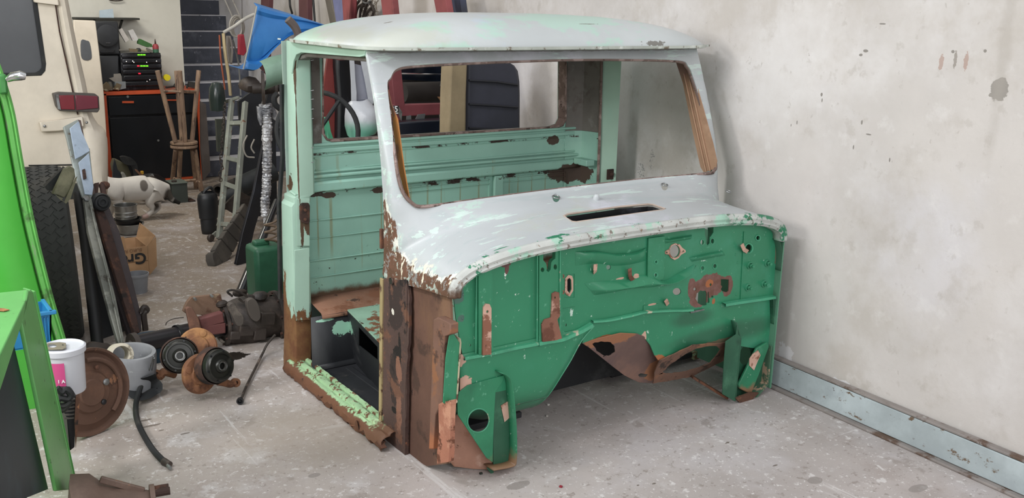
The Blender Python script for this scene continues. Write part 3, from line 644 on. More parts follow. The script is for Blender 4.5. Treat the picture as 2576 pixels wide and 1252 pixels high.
q = MB(); p = at(985, 706, PU(-.006)); q.cyl(p+V((-.004, 0, 0)), p+V((.002, 0, 0)), .012, 18); q.build('screw', M['chrome'], cab)
q = MB(); q.box(at(960, 600, PU(-.002)), (.012, .012, .07)); q.build('door_hinge', M['rust'], cab, bevel=.002)
# hidden far side of the cab below the cowl
q = MB(); q.prism([V((UR, .0, .02)), V((UR, .0, .66)), V((UR, .2, .64)), V((UR, .44, .62)), V((UR, .44, .02))], (-1, 0, 0), .006); q.build('far_side_panel', mintm('green_outer', base='#5d8f75'), cab)
q = MB(); q.bar((UR, .42, .03), (UR, 1.1, .03), .05, .04); q.build('door_sill', sill_m, cab, bevel=.004)
# ================================================================== firewall
def fp(x, y, r): return bl(x, y, FWP, r)
GREEN = '#338561'
PINK = '#c8a391'
scuff = [N('#6db192', 34, .63, soft=.05, a=.6), N('#c3dccd', 60, .675, soft=.02, a=.9, st=(1, 1, .6)), N('#d5e6dc', 16, .70, soft=.015, a=.8, st=(1, 1, .35), o=3), N('#47967a', 3, .5, soft=.2, a=.6), N('#2a704f', 4, .58, soft=.15, a=.5), N('#6aa58c', 7, .60, soft=.14, a=.45, o=4), N('#3c4038', 70, .70, soft=.02, a=.8), N('#1f5a42', 2.2, .56, soft=.12, a=.5, st=(1, 1, .5), o=9)]
green_m = mat('green_firewall_paint', GREEN, .36, mottle=.05, mscale=3, bump=.07, bscale=14, layers=scuff+[
    B(PINK, [fp(1165, 970, (.03, .05, .035)), fp(1157, 905, (.02, .05, .02)), fp(1620, 848, (.012, .05, .02)), fp(1600, 693, (.012, .05, .008)), fp(1560, 700, (.02, .05, .004)), fp(1640, 765, (.02, .05, .003))], amp=1.6, ns=40, soft=.03),
    B('#e4eae4', [fp(1271, 692, (.004, .05, .012)), fp(1770, 655, (.010, .05, .004)), fp(1300, 740, (.012, .05, .003)), fp(1300, 780, (.01, .05, .006))], amp=2.4, ns=90, cut=(120, .5)),
    B('#6f4c48', [fp(1270, 660, (.026, .05, .016)), fp(1275, 675, (.008, .05, .02))], amp=1.3, ns=30, var='#4f3b3c', r=.8),
    B('#6b4a3e', [fp(1785, 720, (.085, .05, .05)), fp(1760, 755, (.05, .05, .03)), fp(1830, 720, (.03, .05, .04)), fp(1740, 725, (.02, .05, .04))], amp=1.1, ns=14, var='#7e5c56', vs=22, r=.85, soft=.03),
    B('#a2643f', [fp(1795, 757, (.008, .05, .012)), fp(1785, 712, (.02, .05, .015)), fp(1650, 905, (.05, .06, .02)), fp(1640, 940, (.06, .09, .02)), fp(1520, 850, (.06, .05, .01))], amp=1.5, ns=22),
    dict(k='grad', c='#33543f', ax=2, lo=.27, hi=.12, amp=.12, ns=9, a=.45),  # underside shade of the toe board painted in, with some dirt
    B('#2b4a39', [fp(1830, 838, (.28, .05, .04)), fp(1740, 800, (.10, .05, .03))], amp=.9, ns=7, soft=.4, a=.55),  # painted shade along the lower right of the firewall
    B('#6f5d4c', [fp(1810, 862, (.1, .1, .015)), fp(1960, 620, (.02, .1, .1))], amp=1.6, ns=18, a=.8),
    B('#4d6d62', [fp(1153, 745, (.02, .05, .03)), fp(1160, 800, (.012, .05, .012))], amp=1.6, ns=40)])
greenw_m = mat('green_worn_edges', '#489d79', .42, bump=.1, bscale=30, layers=scuff+[N('#b7b39c', 14, .6, soft=.04), N('#7a5442', 20, .66, soft=.03)])
dgreen_m = mat('dirty_dark_green', '#2c5c45', .5, bump=.15, bscale=30, layers=[N('#46785d', 6, .52, soft=.15), N('#1f3d30', 5, .55, soft=.15), N('#6f6350', 9, .62, soft=.05), N('#b7a28c', 26, .72, soft=.02)])
pink_m = mat('pink_primer', PINK, .7, layers=[N('#8a5c48', 12, .54, soft=.06), N('#d8bdae', 8, .55, soft=.1), N('#5b3e33', 20, .66, soft=.04)], bump=.25)
strap_m = mat('rust_strap', '#8a5f4e', .85, layers=[N('#6a4334', 14, .5, soft=.08), N('#b99282', 10, .57, soft=.06), N('#3d2a24', 26, .66, soft=.03)], bump=.5, bscale=90)
outl = [(1140, 735), (1150, 695), (1175, 664), (1215, 642), (1260, 624), (1350, 602), (1450, 584), (1560, 565), (1719, 547), (1815, 537), (1895, 537), (1938, 552), (1961, 578), (1967, 612), (1964, 660), (1961, 686), (1950, 700), (1955, 745), (1951, 835), (1925, 880), (1830, 865), (1808, 862), (1780, 864), (1742, 868), (1700, 888), (1656, 906), (1646, 892), (1636, 868), (1618, 845), (1600, 839), (1560, 838), (1520, 845), (1495, 852), (1465, 863), (1478, 818), (1405, 852), (1300, 872), (1165, 900), (1158, 862), (1147, 800)]
key1 = [(1357, 612), (1362, 609), (1368, 614), (1366, 622), (1360, 622)]
holes = [
    [(1368, 626), (1372, 612), (1389, 611), (1390, 616), (1392, 622), (1391, 648), (1385, 652), (1381, 658), (1379, 676), (1374, 682), (1369, 678), (1370, 670), (1368, 660), (1361, 652), (1361, 640)],
    ell(1359, 616, 5, 6, 10), ell(1392, 611, 4.5, 6, 10), ell(1359, 676, 4.5, 6, 10), ell(1391, 669, 4.5, 7, 10),
    [(1426, 703), (1431, 698), (1436, 703), (1437, 727), (1432, 737), (1426, 730)],
    ell(1531, 672, 6, 6.5, 12), ell(1696, 631, 13, 16, 22), ell(1703, 733, 10.5, 9, 16),
    [(1779, 547), (1787, 546), (1787, 560), (1795, 565), (1795, 584), (1790, 592), (1786, 597), (1785, 612), (1780, 617), (1776, 612), (1776, 598), (1773, 590), (1773, 568), (1778, 562)],
    ell(1769, 553, 4, 7, 10), ell(1796, 549, 4, 7, 10), ell(1766, 609, 4, 7, 10), ell(1792, 606, 4, 8, 10),
    ell(1883, 624, 7.5, 10, 16), ell(1906, 598, 4.5, 5.5, 10), ell(1798, 669, 4, 5, 10), ell(1767, 674, 3.5, 4.5, 10), ell(1646, 657, 3, 4, 8), ell(1646, 691, 4, 5, 10),
    ragged([(1753, 738), (1762, 731), (1775, 731), (1778, 740), (1777, 766), (1768, 769), (1756, 763), (1749, 750)], 1, 2, 3),
    ragged([(1814, 703), (1833, 702), (1834, 733), (1820, 734), (1812, 727), (1817, 722), (1812, 715)], 1.4, 3, 4),
    [(1780, 735), (1783, 733), (1785, 760), (1780, 763)], ell(1748, 727, 4, 4, 8), ell(1788, 716, 3, 4, 8), ell(1792, 746, 3, 3, 8), ell(1424, 817, 2, 4, 8), ell(1183, 868, 2, 3, 8)]
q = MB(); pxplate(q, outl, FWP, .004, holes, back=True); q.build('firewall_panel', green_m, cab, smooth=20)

# pressed shapes and added plates
def fplate(name, pts, th=.005, m=None, holes=(), bev=.0015, pl=FWP, parent=None, **k):
    q = MB(); pxplate(q, pts, pl, th, holes); return q.build(name, m or green_m, parent or cab, bevel=bev, **k)
fplate('pressed_rib', [(1196, 652), (1231, 640), (1234, 884), (1197, 892)], .018, bev=.006)
fplate('pressed_rib', [(1351, 604), (1410, 592), (1409, 848), (1350, 860)], .013, bev=.0, holes=holes[0:5])
for x0, y0, x1, y1 in ((1199, 655, 1197, 888), (1232, 642, 1233, 882), (1352, 606, 1351, 858), (1409, 594, 1408, 848)):
    q = MB(); q.tube([at(x0, y0, PV(.014)), at(x1, y1, PV(.014))], .0022, 6); q.build('rib_edge', greenw_m, cab)
def wave(ys, x0=1447, x1=1625): return ys
# long wavy pressing: step in the sheet, upper edge line crisp
upper = [(1447, 634), (1490, 630), (1520, 633), (1545, 637), (1580, 635), (1605, 630), (1625, 622)]
lower = [(1625, 690), (1600, 705), (1560, 700), (1500, 712), (1447, 712)]
def relief(name, top, bot, d, m=None, rows_=((0, 0), (.0, .75), (.10, 1), (.5, .85), (1, 0))):
    """smooth swelling in the sheet between two traced edges, on the firewall plane"""
    n = toward(FWP); T = cat(pxs(top, FWP), 4); Bt = cat(pxs(bot, FWP), 4); k = 24
    def rs(P):
        L = [0]
        for a, b in zip(P, P[1:]): L.append(L[-1]+(b-a).length)
        o = []
        for i in range(k+1):
            t = L[-1]*i/k; j = 0
            while j < len(P)-2 and L[j+1] < t: j += 1
            o.append(P[j].lerp(P[j+1], (t-L[j])/max(1e-9, L[j+1]-L[j])))
        return o
    T, Bt = rs(T), rs(Bt); R = []
    for (f, h) in rows_:
        R.append([a.lerp(b, f)+n*(h*d*min(1, 1.0*min(i, k-i)*.4)+.0006) for i, (a, b) in enumerate(zip(T, Bt))])
    q = MB(); q.grid(R); return q.build(name, m or green_m, cab, smooth=60)
relief('pressed_wave', upper, [(1447, 668), (1500, 662), (1545, 668), (1590, 664), (1625, 655)], .022)
relief('pressed_swage', [(1470, 712), (1520, 706), (1570, 705), (1622, 690), (1668, 705), (1700, 690), (1745, 665)], [(1495, 742), (1540, 735), (1590, 725), (1640, 722), (1680, 712), (1715, 700), (1752, 668)], .030, rows_=((0, 0), (.5, 1), (.62, 1), (1, 0)))
relief('pressed_swage', [(1670, 602), (1700, 597), (1740, 590)], [(1672, 612), (1700, 607), (1738, 601)], .016)
relief('pressed_swage', [(1733, 648), (1775, 638), (1817, 630)], [(1740, 658), (1780, 650), (1825, 642)], .015)
fplate('blanking_plate', [(1628, 598), (1669, 592), (1668, 688), (1664, 702), (1625, 709), (1626, 640)], .009, holes=[ell(1646, 657, 3, 4, 8), ell(1646, 691, 4, 5, 10)])
for (x, y, r) in ((1646, 657, 5), (1645, 690, 6)):
    fplate('washer', ell(x, y, r, r*1.15, 14), .0105, greenw_m, [ell(x, y, r*.55, r*.65, 8)], bev=.0005)
fplate('flange_ring', [(1669, 634), (1674, 630), (1682, 626), (1687, 616), (1697, 611), (1708, 614), (1714, 622), (1722, 628), (1723, 633), (1716, 637), (1711, 640), (1705, 648), (1695, 653), (1686, 648), (1681, 640), (1672, 638)], .005, pink_m, [ell(1696, 631, 13.5, 16.5, 20), ell(1675, 634, 2.2, 2.5, 8), ell(1717, 631, 2.2, 2.5, 8)])
fplate('slot_ring', [(1421, 700), (1429, 691), (1438, 693), (1441, 702), (1441, 730), (1432, 745), (1423, 740), (1420, 733)], .003, pink_m, [[(1426, 703), (1431, 698), (1436, 703), (1437, 727), (1432, 737), (1426, 730)]], bev=.0006)
for (x, y) in ((1414, 694), (1414, 734)): fplate('washer', ell(x, y, 4.5, 5.5, 10), .004, strap_m, [ell(x, y, 2, 2.5, 6)], bev=.0005)
fplate('hole_ring', ell(1883, 624, 11, 13, 20), .003, greenw_m, [ell(1883, 624, 8, 10.5, 16)], bev=.0006)
fplate('hole_ring', ell(1906, 598, 7, 8, 16), .003, greenw_m, [ell(1906, 598, 4.7, 5.7, 12)], bev=.0006)
for (x, y, r) in ((1798, 669, 6), (1767, 674, 6), (1792, 606, 6), (1766, 609, 6), (1769, 553, 6), (1796, 549, 6)):
    fplate('hole_ring', ell(x, y, r, r*1.35, 14), .0015, greenw_m, [ell(x, y, r*.72, r*1.05, 10)], bev=0)
for (x, y) in ((1359, 616), (1392, 611), (1359, 676), (1391, 669)): fplate('hole_ring', ell(x, y, 6.5, 8, 14), .0015, greenw_m, [ell(x, y, 5, 6.5, 10)], bev=0)
fplate('cover_strip', [(1412, 628), (1446, 624), (1446, 770), (1412, 775)], .0025, holes=[[(1418, 690), (1444, 688), (1444, 748), (1418, 748)]], bev=.0008)
fplate('cover_strip', [(1618, 768), (1655, 763), (1656, 778), (1617, 783)], .003, bev=.001)
fplate('side_stiffener', [(1870, 582), (1872, 582), (1863, 755), (1861, 755)], .004, bev=.0005)
fplate('shelf_stub', [(1853, 557), (1865, 561), (1908, 566), (1903, 561)], .03, greenw_m, bev=.001)
# mounting straps, tabs, clips
fplate('mounting_strap', [(1206, 768), (1212, 759), (1222, 760), (1226, 770), (1226, 886), (1204, 888)], .025, pink_m, [ell(1216, 779, 3, 4, 8)], bev=.002, jit=.001)
fplate('mounting_strap', [(1381, 735), (1390, 730), (1399, 732), (1401, 790), (1394, 800), (1406, 850), (1357, 856), (1355, 812), (1362, 800), (1378, 795), (1380, 765)], .019, strap_m, [ell(1388, 745, 2, 3, 8)], bev=.002, jit=.001)
def clip(pts, d=.022, m=None):
    q = MB(); w = V((1, 0, 0))*.006; P = [at(x, y, PV(.03-k)) for x, y, k in pts]
    for a, b in zip(P, P[1:]): q.bar(a, b, .016, .003, (0, 1, .2))
    q.build('clip', m or pink_m, cab, bevel=.0008)
clip([(1497, 686, .0), (1497, 680, .018), (1498, 664, .018)]); clip([(1584, 675, .018), (1585, 695, .016), (1597, 712, .0)], m=strap_m)
clip([(1881, 633, .0), (1872, 628, .02), (1866, 614, .02)]); clip([(1680, 766, 0), (1676, 757, .014), (1674, 754, .014)])
q = MB(); q.prism(pxs([(1735, 783), (1770, 776), (1771, 779), (1737, 787)], PV(.026)), (0, -1, 0), .004); q.build('tab', M['steel'], cab)
for (x, y) in ((1885, 667), (1929, 661), (1880, 722), (1921, 713)):
    p = at(x, y, FWP); q = MB(); q.lathe(p, (0, -1, 0), [(.0, 0), (.016, 0), (.015, .004), (.010, .006)], 16); q.lathe(p, (-.25, -1, .05), [(.009, .004), (.009, .018), (.006, .020), (.006, .030), (0, .031)], 6); q.build('bolt', green_m, cab, smooth=25)
for (x, y) in ((1855, 660), (1850, 640), (1735, 748), (1350, 640), (1165, 740), (1164, 800), (1852, 740)):
    p = at(x, y, FWP); q = MB(); q.sphere(p, .005, 8, (1, .6, 1)); q.build('rivet', green_m, cab)
for (x, y, d) in ((1190, 665, .0),):
    pass
# ledge flange across the firewall
def ledgeline(name, pts, dp, w, m, jit=.001):
    q = MB(); P = cat([at(x, y, PV(.028)) for x, y in pts], 4)
    R = [P, [p+V((0, -dp, -w*.2)) for p in P], [p+V((0, -dp-.002, -w)) for p in P], [p+V((0, -dp+.004, -w-.003)) for p in P], [p+V((0, 0, -w*.8)) for p in P]]
    q.grid(R); return q.build(name, m, cab, jit=jit)
ledgeline('flange_ledge', [(1164, 893), (1230, 881), (1300, 866), (1350, 856)], .014, .012, greenw_m)
ledgeline('flange_ledge', [(1350, 855), (1405, 846), (1450, 828), (1486, 810)], .016, .014, greenw_m, .003)
ledgeline('flange_ledge', [(1488, 804), (1530, 800), (1580, 790), (1620, 780), (1680, 777), (1740, 775)], .012, .008, greenw_m, .002)
ledgeline('flange_ledge', [(1816, 760), (1870, 751), (1943, 741)], .020, .012, greenw_m)
q = MB(); q.bar(at(1942, 745, PV(.02)), at(1945, 860, PV(.02)), .006, .02, (0, 1, 0)); q.build('side_flange', dgreen_m, cab, bevel=.001)
q = MB(); P = cat([at(x, y, PV(.0)) for x, y in ((1959, 600), (1966, 640), (1963, 682))], 4); q.grid([[p+V((.006, 0, 0)) for p in P], [p+V((.008, .05, 0)) for p in P], [p+V((.0, .4, .02)) for p in P]]); q.build('cowl_side', dgreen_m, cab, solid=-.004)

# --- toe board: sheet that rolls back under the cab, left of the tunnel
prof = [(.030, .445), (.028, .40), (.027, .34), (.030, .29), (.042, .245), (.066, .205), (.10, .17), (.145, .14), (.20, .115), (.25, .10)]
edge = [.605, .548, .505, .468, .445, .435, .43, .43, .44, .44]
R = []
pf = cat([(a, b, e) for (a, b), e in zip(prof, edge)], 3)
for p in pf: R.append([V((.055+(p.z-.055)*i/14, p.x, p.y+.07*max(0, 1-i/7)*max(0, min(1, (.30-p.y)/.15)))) for i in range(15)])
q = MB(); q.grid(R); q.build('toe_board', green_m, cab, solid=-.004)
for k in (0, 1): 
    q = MB(); q.tube([(.22, .062+.03*k, .207-.022*k), (.43, .060+.03*k, .207-.022*k)], .004, 6); q.build('toe_bead', dgreen_m, cab)
q = MB(); q.tube([V((p.z, p.x, p.y)) for p in pf], .005, 6); q.build('toe_edge', greenw_m, cab)
# left flange standing proud of the toe board
lfl = [(1156, 852), (1158, 862), (1152, 960), (1149, 1010), (1135, 1022)]
q = MB(); P = [at(x, y, PV(-.012)) for x, y in lfl]; q.grid([P, [p+V((.004, .05, 0)) for p in P]]); q.build('side_flange', mat('scraped_flange', '#b5ab90', .7, layers=[N('#5d4435', 16, .55, soft=.05), N('#3f7f60', 10, .6, soft=.04)], bump=.3), cab, solid=.004)
fplate('corner_panel', [(1129, 843), (1140, 838), (1157, 864), (1150, 1008), (1135, 1022), (1113, 1012), (1120, 900)], .003, pl=PV(-.004))
ROT = random.Random(3)
# --- tunnel skin hanging between the arches (rusty, torn)
TP = P3(at(1480, 855, FWP), at(1600, 845, FWP), at(1600, 958, PV(.13)))
tun_m = mat('purple_brown_tunnel', '#715a54', .7, layers=[N('#86675a', 4, .5, soft=.2), N('#5a4a4c', 5, .55, soft=.15), B('#9a6a4c', [(tuple(at(1645, 930, TP)), (.05, .2, .05)), (tuple(at(1530, 850, TP)), (.12, .2, .03))], amp=1.4, ns=14), N('#463832', 24, .68, soft=.03)], bump=.25)
q = MB(); pxplate(q, [(1464, 862), (1500, 850), (1560, 836), (1602, 838), (1620, 845), (1638, 870), (1655, 905), (1660, 935), (1642, 962), (1606, 960), (1570, 943), (1540, 920), (1510, 896), (1480, 872)], TP, .004, [ragged([(1488, 862), (1510, 857), (1535, 859), (1545, 870), (1546, 883), (1536, 892), (1520, 894), (1500, 880)], 1, 3, 2), [(1604, 941), (1610, 937), (1630, 940), (1624, 947), (1608, 947)]]); q.build('tunnel_skin', tun_m, cab, bevel=.001)
# curved tunnel behind
R = []
for v, s_ in ((.50, .8), (.65, .75), (.9, .65), (1.2, .55)):
    R.append([V((.73+.26*s_*math.cos(a), v, .05+.28*s_*math.sin(a))) for a in [PI*i/14 for i in range(15)]])
q = MB(); q.grid(R); q.build('tunnel_cover', M['darkrust'], cab, solid=.004)
TQ = P3(at(1660, 905, FWP), at(1830, 862, FWP), at(1700, 945, PV(.10)))
ring = mat('rusty_opening_ring', '#6e5244', .8, layers=[N('#8c6248', 6, .5, soft=.15), N('#3d3029', 9, .56, soft=.08), N('#4f6f59', 6, .62, soft=.06)], bump=.35)
q = MB(); pxplate(q, ragged([(1642, 962), (1690, 955), (1740, 945), (1790, 920), (1832, 900), (1838, 858), (1812, 861), (1780, 863), (1742, 866), (1700, 886), (1658, 904), (1645, 935)], .8, 4, 1), TQ, .004, [ragged([(1664, 937), (1680, 918), (1702, 902), (1750, 874), (1798, 867), (1811, 877), (1800, 893), (1785, 910), (1758, 923), (1715, 934), (1680, 938)], 1, 4, 2)]); q.build('opening_ring', ring, cab, bevel=.001)
q = MB(); q.bar(at(1740, 946, PV(.1)), at(1828, 1000, PV(.04)), .03, .01); q.build('cross_strap', M['rust'], cab, bevel=.002)

# --- left foot bracket
fb = [(1150, 1042), (1149, 1010), (1153, 985), (1175, 968), (1268, 942), (1262, 960), (1245, 985), (1240, 1080), (1238, 1162), (1222, 1150)]
BP = PV(.022)
foot_m = mat('green_foot_bracket', '#2f7f5b', .4, bump=.1, bscale=30, layers=scuff+[N('#1f5a40', 5, .54, soft=.15), dict(k='grad', c='#8a6b50', ax=2, lo=.075, hi=.03, amp=.12, ns=20)])
rb = (.014)
q = MB(); pxplate(q, fb, BP, .004, [ell(1203, 1057, 26, 29, 24, .3)]); lf = q.build('foot_bracket', foot_m, cab, bevel=.001)
q = MB(); q.tube([at(x, y, PV(.018)) for x, y in ell(1203, 1057, 27, 30, 28, .3)], .0025, 6, closed=True); q.build('hole_rim', greenw_m, lf)
q = MB(); fr = [(1262, 940), (1275, 945), (1287, 962), (1293, 1010), (1298, 1080), (1298, 1158), (1288, 1172), (1242, 1181)]
P = cat([at(x, y, PV(-.012)) for x, y in fr], 4); q.grid([P, [p+V((-.004, .055, 0)) for p in P]]); q.build('bracket_flange', foot_m, lf, solid=.004)
q = MB(); pxplate(q, [(1243, 985), (1262, 965), (1285, 960), (1296, 1080), (1296, 1160), (1240, 1178), (1240, 1080)], PV(.030), .003); q.build('bracket_back', dgreen_m, lf)
q = MB(); pxplate(q, [(1259, 1020), (1276, 1010), (1284, 1025), (1280, 1050), (1268, 1060)], PV(.026), .002); q.build('bare_patch', pink_m, lf, jit=.003)
GP = P3(at(1134, 1172, PZ(.008)), at(1243, 1179, PZ(.004)), at(1134, 1172, PZ(.008))+V((0, 0, .2)))
q = MB(); pxplate(q, [(1137, 1052), (1150, 1040), (1240, 1165), (1242, 1180), (1190, 1178), (1142, 1172), (1132, 1160), (1131, 1100)], GP, .004); q.build('gusset', mat('pink_orange_gusset', '#b08470', .75, layers=[N('#8d5f45', 6, .52, soft=.12), N('#c9a796', 5, .55, soft=.12), N('#5f4132', 24, .68, soft=.03)], bump=.25), lf, bevel=.001)
q = MB(); q.prism([at(x, y, PZ(.012)) for x, y in ((1238, 1166), (1296, 1150), (1296, 1170), (1243, 1181))], (0, 0, 1), .004); q.build('bracket_base', M['orust'], lf, jit=.002)
q = MB(); q.prism([at(x, y, PV(.02)) for x, y in ((1224, 1176), (1243, 1178), (1240, 1197))], (0, 1, 0), .003); q.build('torn_tab', dgreen_m, lf)
# --- right foot bracket
q = MB(); pxplate(q, [(1824, 858), (1850, 840), (1853, 812), (1856, 840), (1864, 850), (1850, 1006), (1846, 1008), (1816, 990), (1819, 920)], PV(.0), .004); rf = q.build('foot_bracket', dgreen_m, cab, bevel=.001)
q = MB(); P = [at(x, y, PV(-.004)) for x, y in ((1853, 812), (1862, 846), (1849, 1008))]; q.grid([P, [p+V((.006, .05, 0)) for p in P]]); q.build('bracket_flange', dgreen_m, rf, solid=.003)
q = MB(); pxplate(q, [(1855, 850), (1862, 840), (1933, 842), (1934, 870), (1922, 962), (1878, 1012), (1850, 1006)], PV(.045), .004, [ell(1873, 893, 15, 24, 20, .15)]); q.build('bracket_plate', dgreen_m, rf)
q = MB(); pxplate(q, [(1899, 873), (1925, 858), (1930, 868), (1906, 935), (1884, 990), (1856, 975), (1852, 966)], PV(.02), .012); q.build('bracket_brace', foot_m, rf, bevel=.004)
q = MB(); pxplate(q, [(1893, 890), (1906, 880), (1912, 892), (1906, 905), (1896, 930), (1884, 918), (1884, 902)], PV(.007), .002); q.build('bare_patch', pink_m, rf, jit=.003)
q = MB(); q.bar(at(1930, 866, PV(.03)), at(1921, 962, PV(.03)), .005, .05, (0, 1, 0)); q.bar(at(1921, 962, PV(.03)), at(1874, 1014, PV(.015)), .006, .05, (0, 1, 0)); q.build('bracket_edge', mat('peeling_edge', '#4a6a54', .7, layers=[N('#b79c84', 10, .52, soft=.05)]), rf, bevel=.001)
q = MB(); pxplate(q, [(1846, 1000), (1885, 985), (1905, 985), (1880, 1012), (1862, 1016)], PV(.0), .01); q.build('bracket_base', M['rust'], rf, jit=.004)
# ================================================================== things around the cab
class Thing:
    def __init__(s, name, label, cat_, group=None): s.a = (name, label, cat_, group); s.p = []
    def part(s, name, mb, m, parent=None, **k): s.p.append((name, mb, m, parent, k)); return len(s.p)-1
    def done(s):
        name, label, c, g = s.a; vs = [p for q in s.p for p in q[1].v]
        if len(s.p) == 1:
            n_, mb, m, _, k = s.p[0]; return tag(mb.build(name, m, None, **k), label, c, g)
        loc = ((min(p.x for p in vs)+max(p.x for p in vs))/2, (min(p.y for p in vs)+max(p.y for p in vs))/2, min(p.z for p in vs))
        r = empty(name, loc, label, c, g); made = []
        for n_, mb, m, par, k in s.p: made.append(mb.build(n_, m, r if par is None else made[par], **k))
        return r
def one(name, label, c, mb, m, group=None, **k): return tag(mb.build(name, m, None, **k), label, c, group)
def plane_off(pl, d): n = V(pl[0]); return (pl[0], pl[1]+d)
def pp(pts, pl, th, holes=(), sm=0, back=True):
    q = MB(); pxplate(q, pts, pl, th, holes, sm, back); return q
def ptube(pts, pl, r, n=8, k=5, flat=1.):
    q = MB(); q.tube(cat([at(x, y, pl) for x, y in pts], k), r, n, flat=flat); return q
bright = mat('bright_green_paint', '#4bb03f', .3, mottle=.04, layers=[N('#5cbd4c', 1.5, .5, soft=.3)], spec=.6)
bench_m = mat('bench_green_paint', '#60a35b', .35, mottle=.06, layers=[N('#70b268', 2, .5, soft=.3), N('#2f4a26', 26, .66, soft=.03), N('#3c5a2c', 9, .62, soft=.06, a=.6)], bump=.12, bscale=12)

# --- bright green vehicle body at the left edge
T = Thing('green_vehicle_body', 'bright green vehicle body side behind the workbench at the left edge', 'vehicle')
GB = PV(1.42)
edgeL = [(-8, 140), (14, 200), (38, 285), (58, 400), (84, 540), (112, 660), (138, 760), (165, 850), (196, 960), (204, 1040)]
def shift(P, dx): return [(x+dx, y) for x, y in P]
EL = cat([at(x, y, GB) for x, y in edgeL], 5)
def gs(dx, dv): return [p+V((dx, dv, 0)) for p in EL]
q = MB(); q.grid([gs(-1.1, .12), gs(-.5, .0), gs(-.16, -.035), gs(-.085, -.03), gs(-.045, -.012), gs(-.036, .006)]); T.part('side_panel', q, bright, solid=-.004)
q = MB(); q.grid([gs(-.038, .002), gs(-.03, -.008), gs(-.018, -.006), gs(-.014, .0), gs(-.008, -.006), gs(0, .002), gs(.004, .03), gs(-.02, .25)]); T.part('edge_bead', q, mat('dusty_green_edge', '#62ad54', .6, layers=[N('#8f9a80', 14, .57, soft=.08, st=(1, 1, .2)), N('#4d7040', 6, .58, soft=.08)]), solid=-.003)
q = MB(); c = at(8, 212, PV(1.38)); q.box(c+V((0, .02, 0)), (.03, .03, .07)); T.part('hinge_block', q, mat('hinge_green', '#38783a', .4), bevel=.008)
q = MB(); q.tube([at(18, 200, PV(1.36)), at(30, 193, PV(1.35)), at(52, 190, PV(1.34)), at(64, 192, PV(1.34))], [.010, .015, .017, .012], 12); T.part('door_handle', q, M['chrome'])
T.done()

# --- workbench in the foreground
A_, B_, C_ = at(80, 726, PZ(.75)), at(0, 892, PZ(.75)), at(190, 1230, PZ(0))
BN = P3(A_, B_, C_); dB = (B_-A_).normalized(); inn = V((-1, .12, 0)).normalized()
T = Thing('workbench', 'bright green steel workbench with slanted leg and dark side in the left foreground', 'workbench')
B2 = A_+dB*1.15
q = MB(); q.prism([A_, B2, B2+inn*.7, A_+inn*.7], (0, 0, -1), .012); T.part('bench_top', q, bench_m, bevel=.005)
def onb(x, y): return at(x, y, BN)
ap = [onb(82, 735), onb(58, 806)]
low = onb(0, 985); l2 = low+(low-onb(58, 806)).normalized()*.6
q = MB(); q.prism([A_, ap[1], l2, B2], toward(BN)*-1, .008); T.part('apron', q, bench_m, bevel=.003)
q = MB(); q.prism([onb(72, 728), onb(84, 732), onb(190, 1222), onb(186, 1230), onb(143, 1234), onb(56, 812)], toward(BN)*-1, .01); T.part('leg', q, bench_m, bevel=.004)
q = MB(); q.prism([onb(84, 732), onb(191, 1222), onb(191, 1222)+V((-.02, .05, 0)), onb(84, 732)+V((-.02, .05, 0))], (1, 0, 0), .006); T.part('leg', q, bench_m, bevel=.002)
q = MB(); w2 = B2+V((-.05, 0, -.6)); nB = toward(BN)*-1
q.prism([p+nB*.03 for p in (onb(60, 830), onb(150, 1225), onb(100, 1246), V((l2.x, l2.y, .06)), V((l2.x, l2.y, l2.z)), onb(0, 960))], nB, .006); T.part('side_sheet', q, mat('dark_blue_sheet', '#1c2730', .5, layers=[N('#2b3a42', 4, .5, soft=.2)]), smooth=0)
q = MB(); q.tube([at(0, 905, plane_off(BN, -.01)), at(14, 903, plane_off(BN, -.01))], .006, 8); T.part('bolt', q, M['steel'])
T.done()
q = pp([(-6, 776), (10, 777), (24, 780), (10, 783), (-6, 782)], PZ(.752), .002, back=False); one('scraper_blade', 'thin rusty metal blade lying on the green workbench top', 'scraper', q, M['orust'])

# --- blue crate behind the bench leg
T = Thing('plastic_crate', 'blue plastic crate behind the green workbench leg', 'crate')
CB = PV(.95); blue = mat('blue_plastic', '#2a7fb4', .4)
c0, c1 = at(92, 790, CB), at(133, 788, CB); cb = at(122, 866, CB)
q = MB(); L_ = .18
for (xa, xb, y0, y1) in ((c0.x-.12, c1.x-.004, c0.y, c0.y+.006), (c0.x-.12, c1.x-.004, c0.y+.14, c0.y+.146)):
    q.prism([V((xa, y0, c0.z)), V((xb, y0, c0.z)), V((xb-.010, y0, cb.z)), V((xa, y0, cb.z))], (0, 1, 0), .006)
q.prism([V((c1.x-.004, c0.y, c0.z)), V((c1.x-.004, c0.y+.146, c0.z)), V((c1.x-.014, c0.y+.14, cb.z)), V((c1.x-.014, c0.y, cb.z))], (-1, 0, 0), .005)
q.box(((c0.x+c1.x)/2-.07, c0.y+.07, cb.z), (c1.x-c0.x+.1, .14, .005)); T.part('body', q, blue, smooth=0)
q = MB(); q.box((c0.x-.03, c0.y-.004, c0.z), (.13+c1.x-c0.x, .014, .014)); q.box((c1.x-.006, c0.y+.07, c0.z), (.014, .16, .014)); T.part('rim', q, blue, bevel=.003)
for i in range(5):
    q = MB(); x = c1.x-.018-i*.010; q.box((x, c0.y-.003, (c0.z+cb.z)/2-.004), (.003, .006, c0.z-cb.z-.02)); T.part('rib', q, blue)
T.done()

